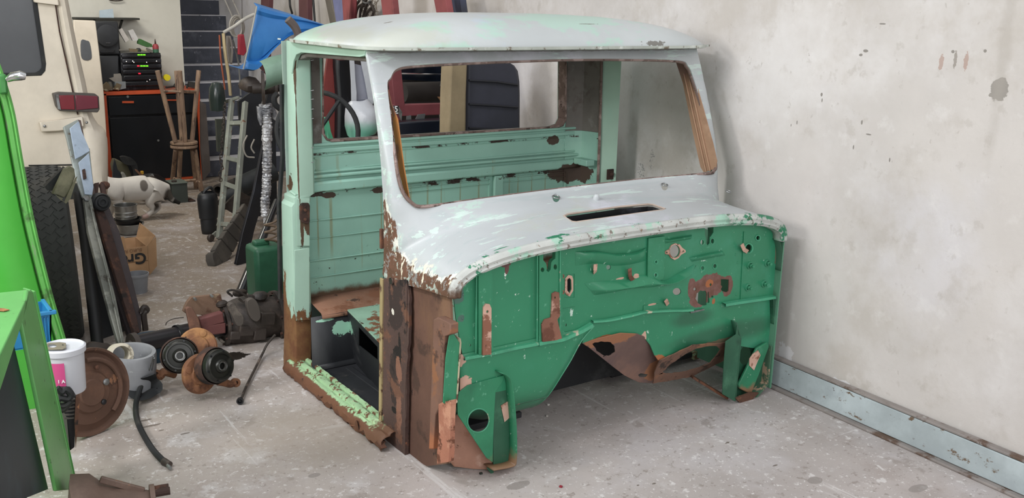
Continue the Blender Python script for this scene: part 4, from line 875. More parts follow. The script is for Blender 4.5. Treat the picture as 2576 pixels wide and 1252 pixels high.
# --- white bucket on a stand
def bucket(name, label, cx, ytop, ybot, rt, rb, pl, m, T=None):
    a, b = at(cx, ytop, pl), at(cx, ybot, pl); return a, b
T = Thing('paint_bucket', 'white plastic bucket with a pink label and metal gasket on its lid', 'bucket')
BK = PV(.78); a, b = at(158, 872, BK), at(150, 985, BK); rt, rb_ = .066, .056
wplastic = mat('white_plastic', '#c9cbd2', .4, mottle=.03)
ax = V((0, 0, 1)); b = V((a.x, a.y, b.z))
q = MB(); hgt = a.z-b.z; q.lathe(b, ax, [(0, 0), (rb_, 0), (rb_+.002, .004), (rt-.004, hgt-.012)], 36); i0 = T.part('body', q, wplastic)
q = MB(); q.lathe(b, ax, [(rt-.004, hgt-.016), (rt+.002, hgt-.015), (rt+.003, hgt+.002), (rt-.003, hgt+.006), (rt-.008, hgt), (0, hgt-.001)], 36); T.part('lid', q, wplastic)
pa = math.atan2(-1, -.55)
lab = mat('pink_label', '#c24a80', .5, mottle=.03)
def bpt(ang, z, d=.005): r_ = rb_+(rt-.006-rb_)*(z/hgt)+d; return V((b.x+r_*math.cos(ang), b.y+r_*math.sin(ang), b.z+z))
dirc = math.atan2(CPOS.y-b.y, CPOS.x-b.x)
q = MB(); q.grid([[bpt(dirc-.02+(-1.1)*t/12, z) for t in range(13)] for z in (.012, hgt-.034)]); T.part('label', q, lab)
def letters(txt, size, m, loc, rot, name='lettering', parent=None, ext=.0006, bold=.0):
    cu = bpy.data.curves.new(name, 'FONT'); cu.body = txt; cu.size = size; cu.extrude = ext; cu.offset = bold; cu.align_x = 'CENTER'; cu.align_y = 'CENTER'
    o = bpy.data.objects.new(name, cu); COL.objects.link(o); bpy.context.view_layer.update()
    me = evalmesh(o); bpy.data.objects.remove(o)
    ob = bpy.data.objects.new(name, me); me.name = name; COL.objects.link(ob); me.materials.clear(); me.materials.append(m)
    off = wpos(parent) if parent else V((0, 0, 0)); ob.location = V(loc)-off; ob.rotation_euler = rot
    if parent: ob.parent = parent
    return ob
bk = T.done()
whitem = mat('white_print', '#e6e6e6', .6, mottle=0); blackm = mat('black_print', '#1d1c1c', .7, mottle=0)
letters('A', .014, whitem, bpt(dirc-.13, .055, .0062), (PI/2, 0, dirc-.13+PI/2), parent=bk, bold=.0006)
letters('I', .014, whitem, bpt(dirc-.34, .055, .0062), (PI/2, 0, dirc-.34+PI/2), parent=bk, bold=.0006)
g0 = V((a.x-.012, a.y-.01, a.z+.0045)); T = Thing('gasket', 'flat metal gasket with holes lying on the white bucket lid', 'gasket')
gpl = PZ(g0.z); q = MB(); pxplate(q, [(115, 868), (122, 864), (150, 862), (166, 864), (166, 876), (158, 879), (120, 880), (112, 877)], gpl, .003, [ell(132, 871, 11, 5, 16), ell(159, 869, 3, 2, 8)]); one('gasket', 'flat metal gasket with holes lying on the white bucket lid', 'gasket', q, mat('gasket', '#7d7565', .6), bevel=.0005)

# --- ribbed black housing carrying the rubber lump
T = Thing('heater_housing', 'black metal housing with a ribbed top leaning behind the workbench leg', 'housing')
HP = PV(.62)
q = pp([(158, 1032), (162, 995), (190, 995), (196, 1000), (190, 1060), (188, 1125), (176, 1134), (168, 1050)], HP, .09); T.part('body', q, M['black'], bevel=.003)
for i in range(6):
    q = MB(); q.bar(at(161+i*1.0, 1052-i*9, PV(.615)), at(186+i*.6, 1050-i*9.5, PV(.615)), .008, .004); T.part('rib', q, mat('rib_grey', '#5f5a55', .6))
q = MB(); pxplate(q, [(190, 995), (200, 1000), (196, 1060), (190, 1125), (187, 1060)], PV(.60), .004); T.part('rusty_edge', q, M['rust'])
T.done()
q = MB(); P = cat([at(x, y, PV(.60)) for x, y in ((142, 975), (155, 985), (165, 978), (178, 990), (172, 1003), (150, 1000), (145, 1018), (165, 1020), (178, 1008), (160, 1030), (150, 1026))], 5); q.tube(P, .010, 8); one('rubber_boot', 'crumpled black rubber boot lying on the ribbed black housing', 'rubber boot', q, M['rubber'], jit=.004)

# --- rusty brake backing plate
T = Thing('brake_backing_plate', 'large round rusty brake backing plate standing on the floor beside the workbench leg', 'brake plate')
bc = at(222, 985, PV(1.05)); axp = V((.42, -1, .12)).normalized(); plm = mat('brown_rust_plate', '#5a4134', .8, layers=[N('#72503c', 4, .5, soft=.2), N('#3b2a23', 7, .56, soft=.1), N('#8a6248', 14, .64, soft=.05)], bump=.4, bscale=60)
R0 = bc.z-.004
q = MB(); q.lathe(bc, axp, [(0, .03), (.045, .03), (.05, .024), (.07, .022), (.078, .012), (.115, .010), (.125, .002), (.14, .0), (.150, .012), (.158, .014), (.160, .006), (.158, -.004), (.14, -.012), (0, -.008)], 48); T.part('plate', q, plm)
x_ = axp.cross(V((0, 0, 1))).normalized(); y_ = x_.cross(axp)*-1
if y_.z < 0: y_ = -y_
for (a_, r_, s_, m_) in ((.35, .062, .012, M['steel']), (-.9, .06, .010, M['black']), (2.2, .07, .010, M['rust']), (1.2, .09, .008, M['rust'])):
    c = bc+x_*(r_*math.cos(a_))*-1+y_*(r_*math.sin(a_))+axp*.022; q = MB(); q.lathe(c, axp, [(s_, 0), (s_, .006), (s_*.5, .009), (0, .009)], 14); T.part('bolt', q, m_)
q = MB(); P = [bc+x_*(-.118*math.cos(t))+y_*(.118*math.sin(t))+axp*.018 for t in [(-.9+i*.13) for i in range(20)]]; q.tube(P, .009, 8); T.part('pressed_bead', q, plm)
T.done()

# --- cast ring, filter ring and strap
T = Thing('cylinder_sleeve', 'short grey metal cylinder standing open on the floor behind the rusty brake plate', 'cylinder')
cp = at(335, 985, PZ(0)); gm = mat('grey_cast', '#85878a', .55, layers=[N('#6b6d70', 5, .5, soft=.2), N('#9c9ea0', 24, .64, soft=.05)], bump=.15)
h0 = at(320, 885, PV(cp.y)).z
q = MB(); q.lathe((cp.x, cp.y+.02, 0), (.05, -.1, 1), [(.088, 0), (.092, .01), (.092, h0-.01), (.089, h0), (.075, h0), (.072, h0-.01), (.07, .02), (0, .02)], 40); T.part('sleeve', q, gm); T.done()
T = Thing('plastic_collar', 'off-white ring collar with a socket arm resting on the grey cylinder', 'pipe fitting')
cc = at(299, 892, PV(cp.y-.02)); cr = mat('cream_collar', '#bcb5a4', .5, layers=[N('#8a8272', 12, .62, soft=.05)])
axc = V((.12, -1, .25)).normalized()
q = MB(); q.lathe(cc, axc, [(.032, -.03), (.040, -.03), (.044, -.02), (.044, .02), (.047, .024), (.047, .032), (.036, .034), (.034, .026), (.033, -.03)], 36); T.part('ring', q, cr)
q = MB(); q.cyl(at(272, 900, PV(cp.y-.03)), at(245, 893, PV(cp.y+.02)), .020, 16, .024); T.part('arm', q, cr)
q = MB(); q.cyl(at(252, 890, PV(cp.y-.07)), at(252, 905, PV(cp.y-.07)), .012, 14); T.part('socket', q, M['darkrust'])
T.done()
q = MB(); P = cat([at(x, y, PZ(z)) for x, y, z in ((285, 925, .10), (310, 950, .07), (335, 985, .03), (355, 1000, .02), (385, 985, .02), (398, 975, .03), (380, 960, .05), (372, 945, .09))], 5); q.tube(P, .028, 8, flat=.12); one('rubber_strap', 'flat black rubber strap curled on the floor around the grey cylinder', 'strap', q, M['rubber'])
q = MB(); P = cat([at(x, y, PZ(z)) for x, y, z in ((386, 895, .20), (380, 915, .15), (368, 950, .05), (355, 966, .03))], 4); q.tube(P, .003, 6); P2 = cat([at(388, 900, PZ(.19)), at(382, 930, PZ(.1)), at(372, 955, PZ(.03))], 4); q.tube(P2, .003, 6); one('wire_bail', 'thin steel wire bail sticking up beside the grey cylinder', 'wire', q, M['steel'])
T = Thing('brake_hose', 'black rubber hose with metal end fittings lying on the floor below the brake plate', 'hose')
P = cat([at(x, y, PZ(z)) for x, y, z in ((357, 962, .05), (350, 985, .035), (343, 1010, .02), (342, 1040, .012), (350, 1070, .012), (368, 1105, .012), (388, 1135, .012), (412, 1160, .012))], 6)
q = MB(); q.tube(P, .0105, 10); T.part('hose', q, M['rubber'])
q = MB(); q.cyl(P[-1], at(428, 1168, PZ(.012)), .013, 12, .010); T.part('fitting', q, M['cast'])
q = MB(); q.cyl(P[-1]+(P[-1]-P[-2]).normalized()*.035, P[-1]+(P[-1]-P[-2]).normalized()*.06, .006, 8); T.part('tip', q, M['steel'])
q = MB(); q.lathe(P[0], (P[0]-P[1]), [(.010, -.02), (.017, -.015), (.017, -.006), (.011, -.004), (.016, .002), (.018, .010), (.012, .016), (.008, .03), (0, .03)], 14); T.part('fitting', q, M['cast'])
T.done()

# --- steering knuckles with hubs
knm = mat('orange_brown_knuckle', '#7d543a', .8, layers=[N('#a0744a', 7, .5, soft=.15), N('#553626', 9, .55, soft=.1), N('#3a2a22', 20, .66, soft=.04)], bump=.4, bscale=70)
hubm = mat('oily_hub', '#2b2b28', .35, .4, layers=[N('#4a4a44', 9, .55, soft=.15)])
def knuckle(label, c, axh, flange_px, pl, arm, armw):
    T = Thing('steering_knuckle', label, 'steering knuckle', 'rusty steering knuckles with bearing hubs'); c = V(c); axh = V(axh).normalized()
    q = MB(); q.lathe(c, axh, [(.0, .012), (.016, .012), (.018, .030), (.022, .032), (.026, .028), (.028, .022), (.045, .020), (.047, .026), (.053, .026), (.057, .018), (.064, .014), (.066, .0), (.066, -.012), (.060, -.016), (0, -.016)], 36); h = T.part('hub', q, hubm)
    x_ = axh.orthogonal().normalized(); y_ = axh.cross(x_)
    q = MB(); q.lathe(c+axh*.024, axh, [(.013, .0), (.024, .0), (.024, .006), (.013, .006), (.013, 0)], 20); T.part('bearing_ring', q, M['steel'], parent=h)
    for i in range(6):
        a_ = i*PI/3+.4; p = c+x_*(.059*math.cos(a_))+y_*(.059*math.sin(a_))+axh*.012; q = MB(); q.cyl(p, p+axh*.010, .004, 6); T.part('stud', q, M['black'], parent=h)
    q = MB(); q.lathe(c-axh*.012, axh, [(.069, .006), (.072, 0), (.074, -.03), (.066, -.05), (.050, -.065), (0, -.066)], 30); T.part('housing', q, M['darkrust'], jit=.003)
    fc = at(*flange_px, pl); q = MB(); q.lathe(fc, axh, [(0, .012), (.04, .012), (.045, .004), (.072, .002), (.078, -.004), (.078, -.014), (0, -.016)], 36); f = T.part('flange', q, knm, jit=.003)
    for i in range(4):
        a_ = i*PI/2+.3; p = fc+x_*(.058*math.cos(a_))+y_*(.058*math.sin(a_)); q = MB(); q.lathe(p, axh, [(.015, 0), (.014, .007), (.006, .009), (0, .009)], 12); T.part('boss', q, knm, parent=f)
    q = MB(); P = cat([at(x, y, pl) for x, y in arm], 4); n_ = len(P); q.tube(P, [armw*(1-.35*i/n_) for i in range(n_)], 10, flat=.7); T.part('arm', q, knm, jit=.004)
    e = P[-1]; q = MB(); q.lathe(e, (0, -1, .3), [(.008, .012), (.018, .012), (.018, -.012), (.008, -.012), (.008, .012)], 18); T.part('eye', q, knm)
    return T.done()
K1, K2 = PV(1.30), PV(1.16)
knuckle('rusty steering knuckle with dark hub, arm lower left, behind the other knuckle', at(452, 894, PV(1.24)), (-.25, -1, .35), (497, 872), PV(1.34), [(440, 940), (410, 935), (402, 948), (392, 940)], .026)
knuckle('rusty steering knuckle with dark hub and arm to the right, nearest the cab', at(548, 920, PV(1.08)), (.35, -1, .25), (505, 940), PV(1.14), [(548, 958), (566, 962), (580, 966), (592, 962)], .024)

# --- axle / gearbox casting between the knuckles and the cab
T = Thing('transfer_gearbox', 'oily brown gearbox casting with brackets lying on the floor behind the cab post', 'gearbox')
TA = PV(1.75); ga, gb = at(560, 815, TA), at(735, 790, TA)
q = MB(); q.tube(cat([ga+V((0, 0, -.01)), ga.lerp(gb, .25), ga.lerp(gb, .55), gb, gb+V((.12, .02, -.02))], 4), [.085, .095, .10, .105, .11, .115, .115, .11, .105, .1, .1, .105, .1, .1, .1, .1, .1][:17], 18); c_ = T.part('casting', q, M['cast'], jit=.015)
q = pp([(470, 760), (480, 748), (556, 740), (560, 760), (552, 790), (530, 800), (505, 792), (470, 790), (460, 783)], PV(1.72), .02); T.part('cover_plate', q, mat('tan_rust_plate', '#7c6250', .85, layers=[N('#5f4233', 8, .52, soft=.1), N('#8f7a63', 14, .6, soft=.05)], bump=.3), bevel=.003)
for (x, y) in ((492, 753), (534, 745)): p = at(x, y, PV(1.69)); q = MB(); q.cyl(p, p+V((0, .02, 0)), .006, 10); T.part('hole_plug', q, M['steel'])
q = pp([(467, 776), (474, 772), (484, 774), (500, 800), (508, 830), (514, 856), (495, 862), (482, 845)], PV(1.62), .02); T.part('mount_arm', q, mat('arm_rust', '#6e4f41', .8, layers=[N('#8a6350', 7, .52, soft=.1)], bump=.3), bevel=.004)
redm = mat('faded_red_oxide', '#6b3f3c', .7, layers=[N('#4c2f2b', 6, .54, soft=.1)])
q = MB(); q.bar(at(500, 812, PV(1.66)), at(560, 795, PV(1.66)), .04, .05); q.bar(at(505, 830, PV(1.66)), at(565, 822, PV(1.66)), .04, .05); T.part('cross_member', q, redm, bevel=.006)
for pts in ([(575, 770), (590, 762), (600, 780), (612, 795), (612, 815), (598, 820), (588, 800)], [(622, 757), (640, 752), (652, 770), (656, 798), (645, 809), (632, 800), (624, 780)]):
    q = pp(pts, PV(1.60), .03, sm=3); T.part('pedal_pad', q, mat('grey_pad', '#57504a', .7, layers=[N('#6f675f', 8, .52, soft=.1)]), bevel=.006)
q = ptube([(585, 745), (572, 733), (590, 730), (620, 745), (612, 758), (600, 750)], PV(1.64), .005); T.part('loop', q, M['cast'])
for (x, y, r_) in ((560, 765, .03), (600, 735, .035), (655, 745, .04), (670, 770, .05), (550, 790, .025), (575, 780, .02)):
    q = MB(); q.sphere(at(x, y, PV(1.72)), r_*.85, 10, (1.1, .8, .7)); T.part('lug', q, M['cast'], jit=.01)
for f_, r_ in ((.0, .105), (.35, .115), (.75, .125)):
    q = MB(); c_ = ga.lerp(gb, f_); d_ = (gb-ga).normalized(); q.lathe(c_, d_, [(r_-.02, -.008), (r_, -.008), (r_, .008), (r_-.02, .008)], 22); fl_ = T.part('flange', q, M['cast'], jit=.003)
    for k_ in range(9):
        a_ = k_*2*PI/9; x_ = d_.orthogonal().normalized(); y_ = d_.cross(x_); p = c_+x_*((r_-.008)*math.cos(a_))+y_*((r_-.008)*math.sin(a_)); q = MB(); q.cyl(p-d_*.016, p+d_*.016, .006, 6); T.part('bolt', q, M['darkrust'], parent=fl_)
for (x, y, w_, h_) in ((618, 830, .07, .05), (652, 838, .06, .06), (590, 842, .05, .04), (672, 800, .07, .06)):
    q = MB(); q.box(at(x, y, PV(1.655)), (w_, .04, h_), Matrix.Rotation(.15, 3, 'Y')); T.part('cover', q, M['cast'], bevel=.006)
for (x, y, r_) in ((600, 880, .05), (650, 870, .045)): q = MB(); p = at(x, y-20, PV(1.78)); q.cyl(p, V((p.x, p.y, 0)), .05, 12); T.part('foot', q, M['cast'], jit=.006)
T.done()
T = Thing('axle_tube', 'black axle tube pointing left from the gearbox across the floor', 'axle')
q = MB(); a0, a1 = at(340, 866, PV(1.62)), at(560, 820, PV(1.72)); q.tube([a0, a0.lerp(a1, .45), a0.lerp(a1, .46), a1], [.040, .040, .044, .044], 20); T.part('tube', q, mat('semi_gloss_black', '#1f1c20', .35))
q = MB(); dx = (a1-a0).normalized(); q.lathe(a0, dx, [(0, -.03), (.02, -.03), (.022, -.02), (.050, -.018), (.052, .004), (.04, .006)], 20); T.part('flange', q, M['cast'])
q = MB(); q.lathe(a0.lerp(a1, .45), dx, [(.044, 0), (.048, 0), (.048, .015), (.044, .016)], 20); T.part('clamp', q, M['black'])
q = ptube([(417, 818), (420, 810), (435, 802), (462, 798)], PV(1.66), .0022); T.part('wire', q, M['cast'])
q = MB(); q.cyl((a0.x+.3, a0.y+.02, 0), a0.lerp(a1, .4)+V((0, 0, -.02)), .03, 10); T.part('support', q, M['black'])
T.done()
q = MB(); p = at(360, 890, PZ(0)); q.lathe(at(410, 925, PZ(0))+V((0, .15, 0)), (0, 0, 1), [(0, 0), (.085, 0), (.09, .02), (.093, .085), (.097, .09), (.09, .085), (.085, .01), (0, .01)], 24); one('plastic_tub', 'dark blue plastic tub half hidden under the black axle tube', 'tub', q, mat('dark_blue_plastic', '#1e3a4c', .45))
T = Thing('brake_pipe', 'thin rusty rod with a flared end lying between the knuckles and the cab', 'rod')
P = cat([at(x, y, PZ(z)) for x, y, z in ((605, 1008, .012), (618, 975, .012), (640, 930, .013), (660, 890, .02), (672, 866, .05), (692, 842, .08))], 5)
q = MB(); q.tube(P, .0055, 8); T.part('rod', q, mat('dirty_rod', '#3a332e', .6, layers=[N('#6a5e55', 14, .58, soft=.06)]))
q = MB(); q.lathe(P[0]+V((0, 0, .004)), (P[0]-P[2]), [(.005, -.02), (.009, -.008), (.013, .002), (.014, .014), (.009, .014), (.008, .002), (0, .0)], 14); T.part('end_fitting', q, M['black'])
T.done()
# brown casting in the near left corner
T = Thing('gearbox_casing', 'brown metal casing with a flanged end at the bottom left corner of the floor', 'gearbox casing')
bm_ = mat('brown_aluminium_casting', '#6f5a50', .6, layers=[N('#8a7568', 3, .5, soft=.2), N('#99603f', 6, .6, soft=.06), N('#4d4039', 7, .6, soft=.1)], bump=.2)
R = []
ring = [((175, 1300), .16), ((215, 1262), .15), ((265, 1252), .125), ((310, 1258), .095), ((350, 1262), .085), ((372, 1264), .078)]
c0 = at(185, 1310, PZ(.05)); c1 = at(385, 1275, PZ(.05)); dd_ = (c1-c0).normalized(); L_ = (c1-c0).length
q = MB(); q.lathe(c0, dd_, [(.0, -.02), (.13, 0), (.125, .05), (.10, L_*.35), (.085, L_*.55), (.070, L_*.75), (.055, L_*.93), (.05, L_)], 28); T.part('casing', q, bm_, jit=.006)
q = MB(); q.lathe(c0+dd_*L_, dd_, [(.05, -.008), (.068, -.006), (.068, .008), (.04, .010), (0, .010)], 24); T.part('end_flange', q, bm_)
for s_ in (.3, -.9): q = MB(); p = c0+dd_*(L_+.0)+V((0, 0, .055*math.cos(s_)))+dd_.cross(V((0, 0, 1)))*(.055*math.sin(s_)); q.cyl(p, p+dd_*.05, .012, 10); T.part('stud', q, M['darkrust'])
q = MB(); q.bar(c0+dd_*.08+V((0, 0, .118)), c0+dd_*(L_*.9)+V((0, 0, .058)), .012, .02); T.part('rib', q, bm_, bevel=.003)
T.done()

# ---------------------------------------------------------------- van at the left
cream = mat('cream_van_paint', '#dbd1c0', .45, mottle=.06, layers=[N('#e3dbcd', 2, .5, soft=.25), N('#bbac96', 4, .62, soft=.1, a=.6), N('#6b5a48', 30, .72, soft=.02)])
T = Thing('cream_van', 'cream van rear with dark window, red tail light and hinges at the left', 'van')
VP_ = PV(3.25)
q = MB(); rp = [(-60, -60), (132, -60), (196, 288), (205, 300), (222, 462), (60, 462), (-60, 462)]
q.prism(pxs(rp, VP_), (0, 1, 0), .02, [pxs([(-50, -50), (80, -50), (88, 20), (110, 160), (110, 172), (104, 182), (92, 188), (-50, 190)], VP_)]); T.part('rear_door', q, cream, bevel=.006)
q = pp([(-56, -56), (86, -56), (96, 20), (116, 160), (114, 178), (104, 190), (-56, 196)], PV(3.245), .01, [[(-50, -50), (78, -50), (85, 20), (106, 160), (106, 170), (100, 178), (90, 183), (-50, 184)]]); T.part('window_seal', q, M['rubber'], bevel=.003)
q = pp([(-54, -54), (84, -54), (92, 20), (113, 160), (111, 172), (104, 185), (-54, 190)], PV(3.262), .006); T.part('window_glass', q, mat('dusty_dark_glass', '#4a4c4f', .25, mottle=.05))
# corner post, curving away
ce = [(142, -60), (185, 0), (205, 110), (228, 210), (243, 285), (262, 312), (286, 345), (284, 490)]
Lp = cat([at(x, y, VP_) for x, y in ((126, -60), (140, 0), (158, 100), (177, 200), (195, 288), (205, 330), (212, 400), (235, 490))], 4)
Rp = cat([at(x, y, VP_) for x, y in ((170, -60), (183, 0), (205, 110), (228, 210), (243, 285), (262, 318), (285, 350), (284, 490))], 4)
R = []
for f, dv in ((0, 0), (.25, -.012), (.5, -.005), (.75, .03), (.92, .09), (1, .18), (1.0, .9)):
    R.append([a.lerp(b, f)+V((0, dv, 0)) for a, b in zip(Lp, Rp)])
q = MB(); q.grid(R); T.part('corner_panel', q, cream, solid=-.004)
q = MB(); q.tube([at(132, -40, PV(3.24)), at(150, 80, PV(3.24)), at(196, 288, PV(3.24))], .004, 6); T.part('door_gap', q, M['darkrust'])
q = MB(); q.bar(at(72, 416, PV(3.245)), at(186, 414, PV(3.245)), .006, .006); T.part('panel_groove', q, M['black'])
tl = T.part('lamp_frame', pp([(134, 236), (150, 232), (240, 236), (249, 243), (251, 275), (246, 283), (150, 279), (142, 268)], PV(3.20), .05, back=True), mat('lamp_frame', '#4f4a46', .5), bevel=.004)
T.part('lens', pp([(148, 240), (186, 239), (189, 276), (153, 275)], PV(3.192), .01), mat('red_lens', '#7d2630', .25, mottle=.1), parent=tl, bevel=.003)
T.part('lens', pp([(189, 239), (246, 242), (248, 272), (192, 277)], PV(3.192), .01), mat('dark_red_lens', '#6c2b38', .25, mottle=.1), parent=tl, bevel=.003)
T.part('end_plate', pp([(140, 238), (147, 238), (153, 276), (146, 274)], PV(3.19), .01), M['steel'], parent=tl)
for pts in ([(99, 307), (140, 303), (208, 293), (212, 318), (150, 330), (105, 332)], [(85, -5), (146, -5), (150, 14), (86, 6)]):
    q = pp(pts, PV(3.215), .03); h = T.part('hinge', q, cream, bevel=.006)
q = MB(); q.sphere(at(112, 317, PV(3.21)), .008, 8); q.sphere(at(218, 308, PV(3.21)), .008, 8); T.part('screw', q, M['steel'])
q = MB(); q.prism(pxs([(60, 466), (230, 462), (232, 500), (60, 505)], PV(3.22)), (0, 1, 0), .1); T.part('bumper', q, mat('dark_bumper', '#2c2e2c', .6), bevel=.008)
zz = at(60, 470, VP_).z; q = MB(); q.box((-1.4, 4.4, .8), (1.7, 2.2, .9)); T.part('body', q, cream, bevel=.05)
for v_ in (3.9, 5.0):
    q = MB(); q.lathe((-.75, v_, .33), (1, 0, 0), [(.1, 0), (.31, 0), (.33, -.04), (.33, -.16), (.31, -.2), (.1, -.2)], 28); T.part('wheel', q, M['rubber'])
T.done()
T = Thing('vehicle_door', 'cream vehicle panel with a small oval window leaning beside the black speakers', 'vehicle panel')
FP_ = PV(5.6)
q = pp([(185, 50), (240, 52), (250, 130), (262, 240), (268, 330), (272, 480), (200, 486), (188, 240)], FP_, .03); T.part('panel', q, cream, bevel=.006)
q = pp([(204, 102), (218, 102), (226, 108), (231, 140), (227, 150), (212, 151), (204, 140)], PV(5.595), .008, sm=3); T.part('window', q, mat('grey_pane', '#5d6064', .3), bevel=.002)
T.done()

# ---------------------------------------------------------------- leaning pile in front of the van
T = Thing('tyre', 'worn black tyre standing upright behind the bright green body', 'tyre')
tc = at(160, 868, PZ(0)); tr = .395; cz_ = tr
tcen = V((tc.x+.0, tc.y+.12, cz_)); axt = V((.985, -.15, .03)).normalized()
tm = mat('dusty_tyre', '#2b2c2a', .8, layers=[N('#3d3b35', 4, .5, soft=.2)], bump=.3)
q = MB(); q.lathe(tcen, axt, [(.20, -.085), (.30, -.10), (.37, -.098), (.389, -.088), (tr, -.06), (tr+.002, 0), (tr, .06), (.389, .088), (.37, .098), (.30, .10), (.20, .085)], 56); T.part('carcass', q, tm)
x_ = axt.orthogonal().normalized(); y_ = axt.cross(x_)
q = MB()
for i in range(64):
    t_ = 2*PI*i/64
    for k_, w in enumerate((-.055, -.02, .018, .055)):
        a_ = t_+(k_ % 2)*.04; r2 = x_*math.cos(a_)+y_*math.sin(a_); tg = axt.cross(r2)
        s_ = 1 if k_ % 2 else -1
        c = tcen+r2*(tr+.001)+axt*w; d = (axt*s_*.6+tg*.8).normalized(); q.bar(c-d*.018, c+d*.018, .026, .006, r2)
b_ = T.part('tread_blocks', q, tm); ty = T.done()
for ch in ty.children:
    if ch.name.startswith('tread'): ch['kind'] = 'stuff'
LN = P3(at(310, 872, PZ(0)), at(370, 850, PZ(0)), at(185, 300, PV(2.75)))
def LO(d): return plane_off(LN, d*(1 if V(LN[0]).dot(CPOS)-LN[1] > 0 else -1))
bgp = mat('blue_grey_paint', '#9aa9ba', .5, layers=[N('#b3c0cf', 3, .5, soft=.2), N('#6f7780', 9, .6, soft=.08), N('#5a4a42', 24, .68, soft=.03)])
T = Thing('jack_channel', 'pale blue-grey pressed steel channel leaning upright against the cream van', 'steel bracket')
T.part('web', pp([(160, 318), (196, 300), (202, 310), (216, 372), (226, 372), (236, 470), (232, 505), (216, 500), (208, 495), (190, 440), (168, 345)], LO(.02), .012), mat('grey_green_paint', '#8d9490', .55, layers=[N('#6a5c50', 13, .58, soft=.06), N('#a9b2ae', 5, .5, soft=.2)]), bevel=.003)
T.part('side', pp([(176, 322), (198, 304), (206, 330), (224, 372), (226, 380), (206, 392), (190, 400)], LO(.05), .006), bgp, bevel=.002)
T.part('side', pp([(198, 408), (224, 384), (236, 470), (232, 490), (214, 488)], LO(.05), .006), bgp, bevel=.002)
T.part('slot_plate', pp([(208, 426), (214, 424), (218, 448), (211, 450)], LO(.06), .006), M['darkrust'])
T.part('rim', pp([(196, 300), (204, 302), (243, 500), (250, 520), (240, 522), (232, 500)], LO(.015), .03), mat('brown_grey_edge', '#5a4b48', .7), bevel=.002)
T.done()
galv = mat('galvanised_dull', '#7f827b', .5, .3, layers=[N('#a4a59c', 6, .52, soft=.1, st=(1, 1, 1)), N('#4f4d46', 10, .58, soft=.08)])
T = Thing('slotted_rail', 'long dull galvanised rail leaning down to the floor beside the tyre', 'steel rail')
T.part('rail', pp([(212, 498), (222, 490), (232, 500), (240, 545), (262, 630), (290, 740), (314, 862), (300, 868), (280, 800), (250, 690), (222, 580)], LO(.03), .02), galv, bevel=.004)
q = MB(); q.tube([at(226, 510, LO(.045)), at(244, 590, LO(.045)), at(272, 700, LO(.045)), at(306, 862, LO(.045))], .004, 6); T.part('bead', q, galv)
q = MB(); p = at(216, 501, LO(.05)); q.lathe(p, toward(LN), [(.016, 0), (.016, .01), (.008, .014), (0, .014)], 6); T.part('bolt', q, M['steel'])
T.done()
one('black_post', 'round black post leaning right beside the tyre tread', 'post', (lambda q: (q.tube([at(198, 488, LO(-.06)), at(215, 600, LO(-.06)), at(246, 872, LO(-.06))], .026, 14), q)[1])(MB()), mat('flat_black', '#191a1b', .6))
T = Thing('leaf_spring', 'dark stack of leaf springs with round eye leaning in front of the van', 'leaf spring')
dk = mat('dark_leaf_steel', '#40383a', .6, layers=[N('#2a2527', 5, .5, soft=.2), N('#5c4a44', 9, .58, soft=.08)])
for k_, (pts, m_) in enumerate((([(236, 505), (252, 508), (275, 560), (310, 680), (345, 800), (352, 835), (338, 838), (300, 720), (262, 600)], M['darkrust']), ([(252, 530), (275, 522), (300, 580), (330, 690), (355, 790), (356, 832), (345, 836), (320, 740), (285, 640)], dk), ([(240, 560), (262, 600), (300, 720), (338, 838), (325, 842), (290, 740), (255, 640)], dk))):
    T.part('leaf', pp(pts, LO(-.0-.03*k_), .022), m_, bevel=.003)
c = at(254, 508, LO(.03)); n_ = toward(LN); q = MB(); q.lathe(c, V((.15, -1, .1)), [(.0, .02), (.012, .02), (.014, .028), (.022, .028), (.024, .016), (.032, .014), (.038, .02), (.044, .01), (.044, -.03), (0, -.03)], 24); T.part('eye', q, M['rubber'])
q = MB(); q.cyl(at(262, 492, LO(.0)), at(256, 465, LO(.0)), .014, 12); q.sphere(at(262, 466, LO(-.01)), .028, 10, (1, .6, .8)); T.part('shackle', q, M['darkrust'], jit=.004)
T.part('rubber_block', pp([(238, 460), (250, 458), (246, 492), (234, 492)], LO(.01), .03), M['darkrust'], bevel=.002)
T.done()
one('black_sheet', 'black sheet standing behind the leaning rail and leaf springs', 'sheet', pp([(232, 492), (262, 500), (300, 640), (338, 846), (250, 868), (236, 640)], LO(-.13), .012), mat('black_sheet', '#191b1e', .5, layers=[N('#26282b', 4, .5, soft=.2)]))
one('grey_tube_end', 'small grey shackle lug standing at the foot of the leaf springs', 'shackle', (lambda q: (q.tube(cat([at(356, 785, PV(2.1)), at(362, 772, PV(2.1)), at(370, 780, PV(2.1)), at(362, 790, PV(2.1)), at(366, 830, PV(2.1))], 4), .014, 8), q)[1])(MB()), M['cast'])
T = Thing('bent_trim', 'crumpled olive metal trim resting on top of the tyre', 'metal trim')
ol = mat('olive_trim', '#62604a', .6, layers=[N('#7a775f', 6, .5, soft=.15), N('#3a382c', 10, .58, soft=.08)])
T.part('sheet', pp([(130, 488), (160, 425), (176, 418), (188, 425), (190, 445), (176, 480), (166, 496), (158, 498), (140, 490)], PV(1.66), .02), ol, bevel=.004, jit=.003)
T.part('sheet', pp([(140, 492), (158, 500), (152, 504), (162, 508), (172, 486), (190, 450), (195, 445), (178, 500), (166, 512)], PV(1.64), .008), ol, jit=.003)
T.part('dark_strip', pp([(112, 468), (162, 420), (168, 424), (140, 480), (120, 478)], PV(1.70), .03), M['rubber'], jit=.006)
T.done()
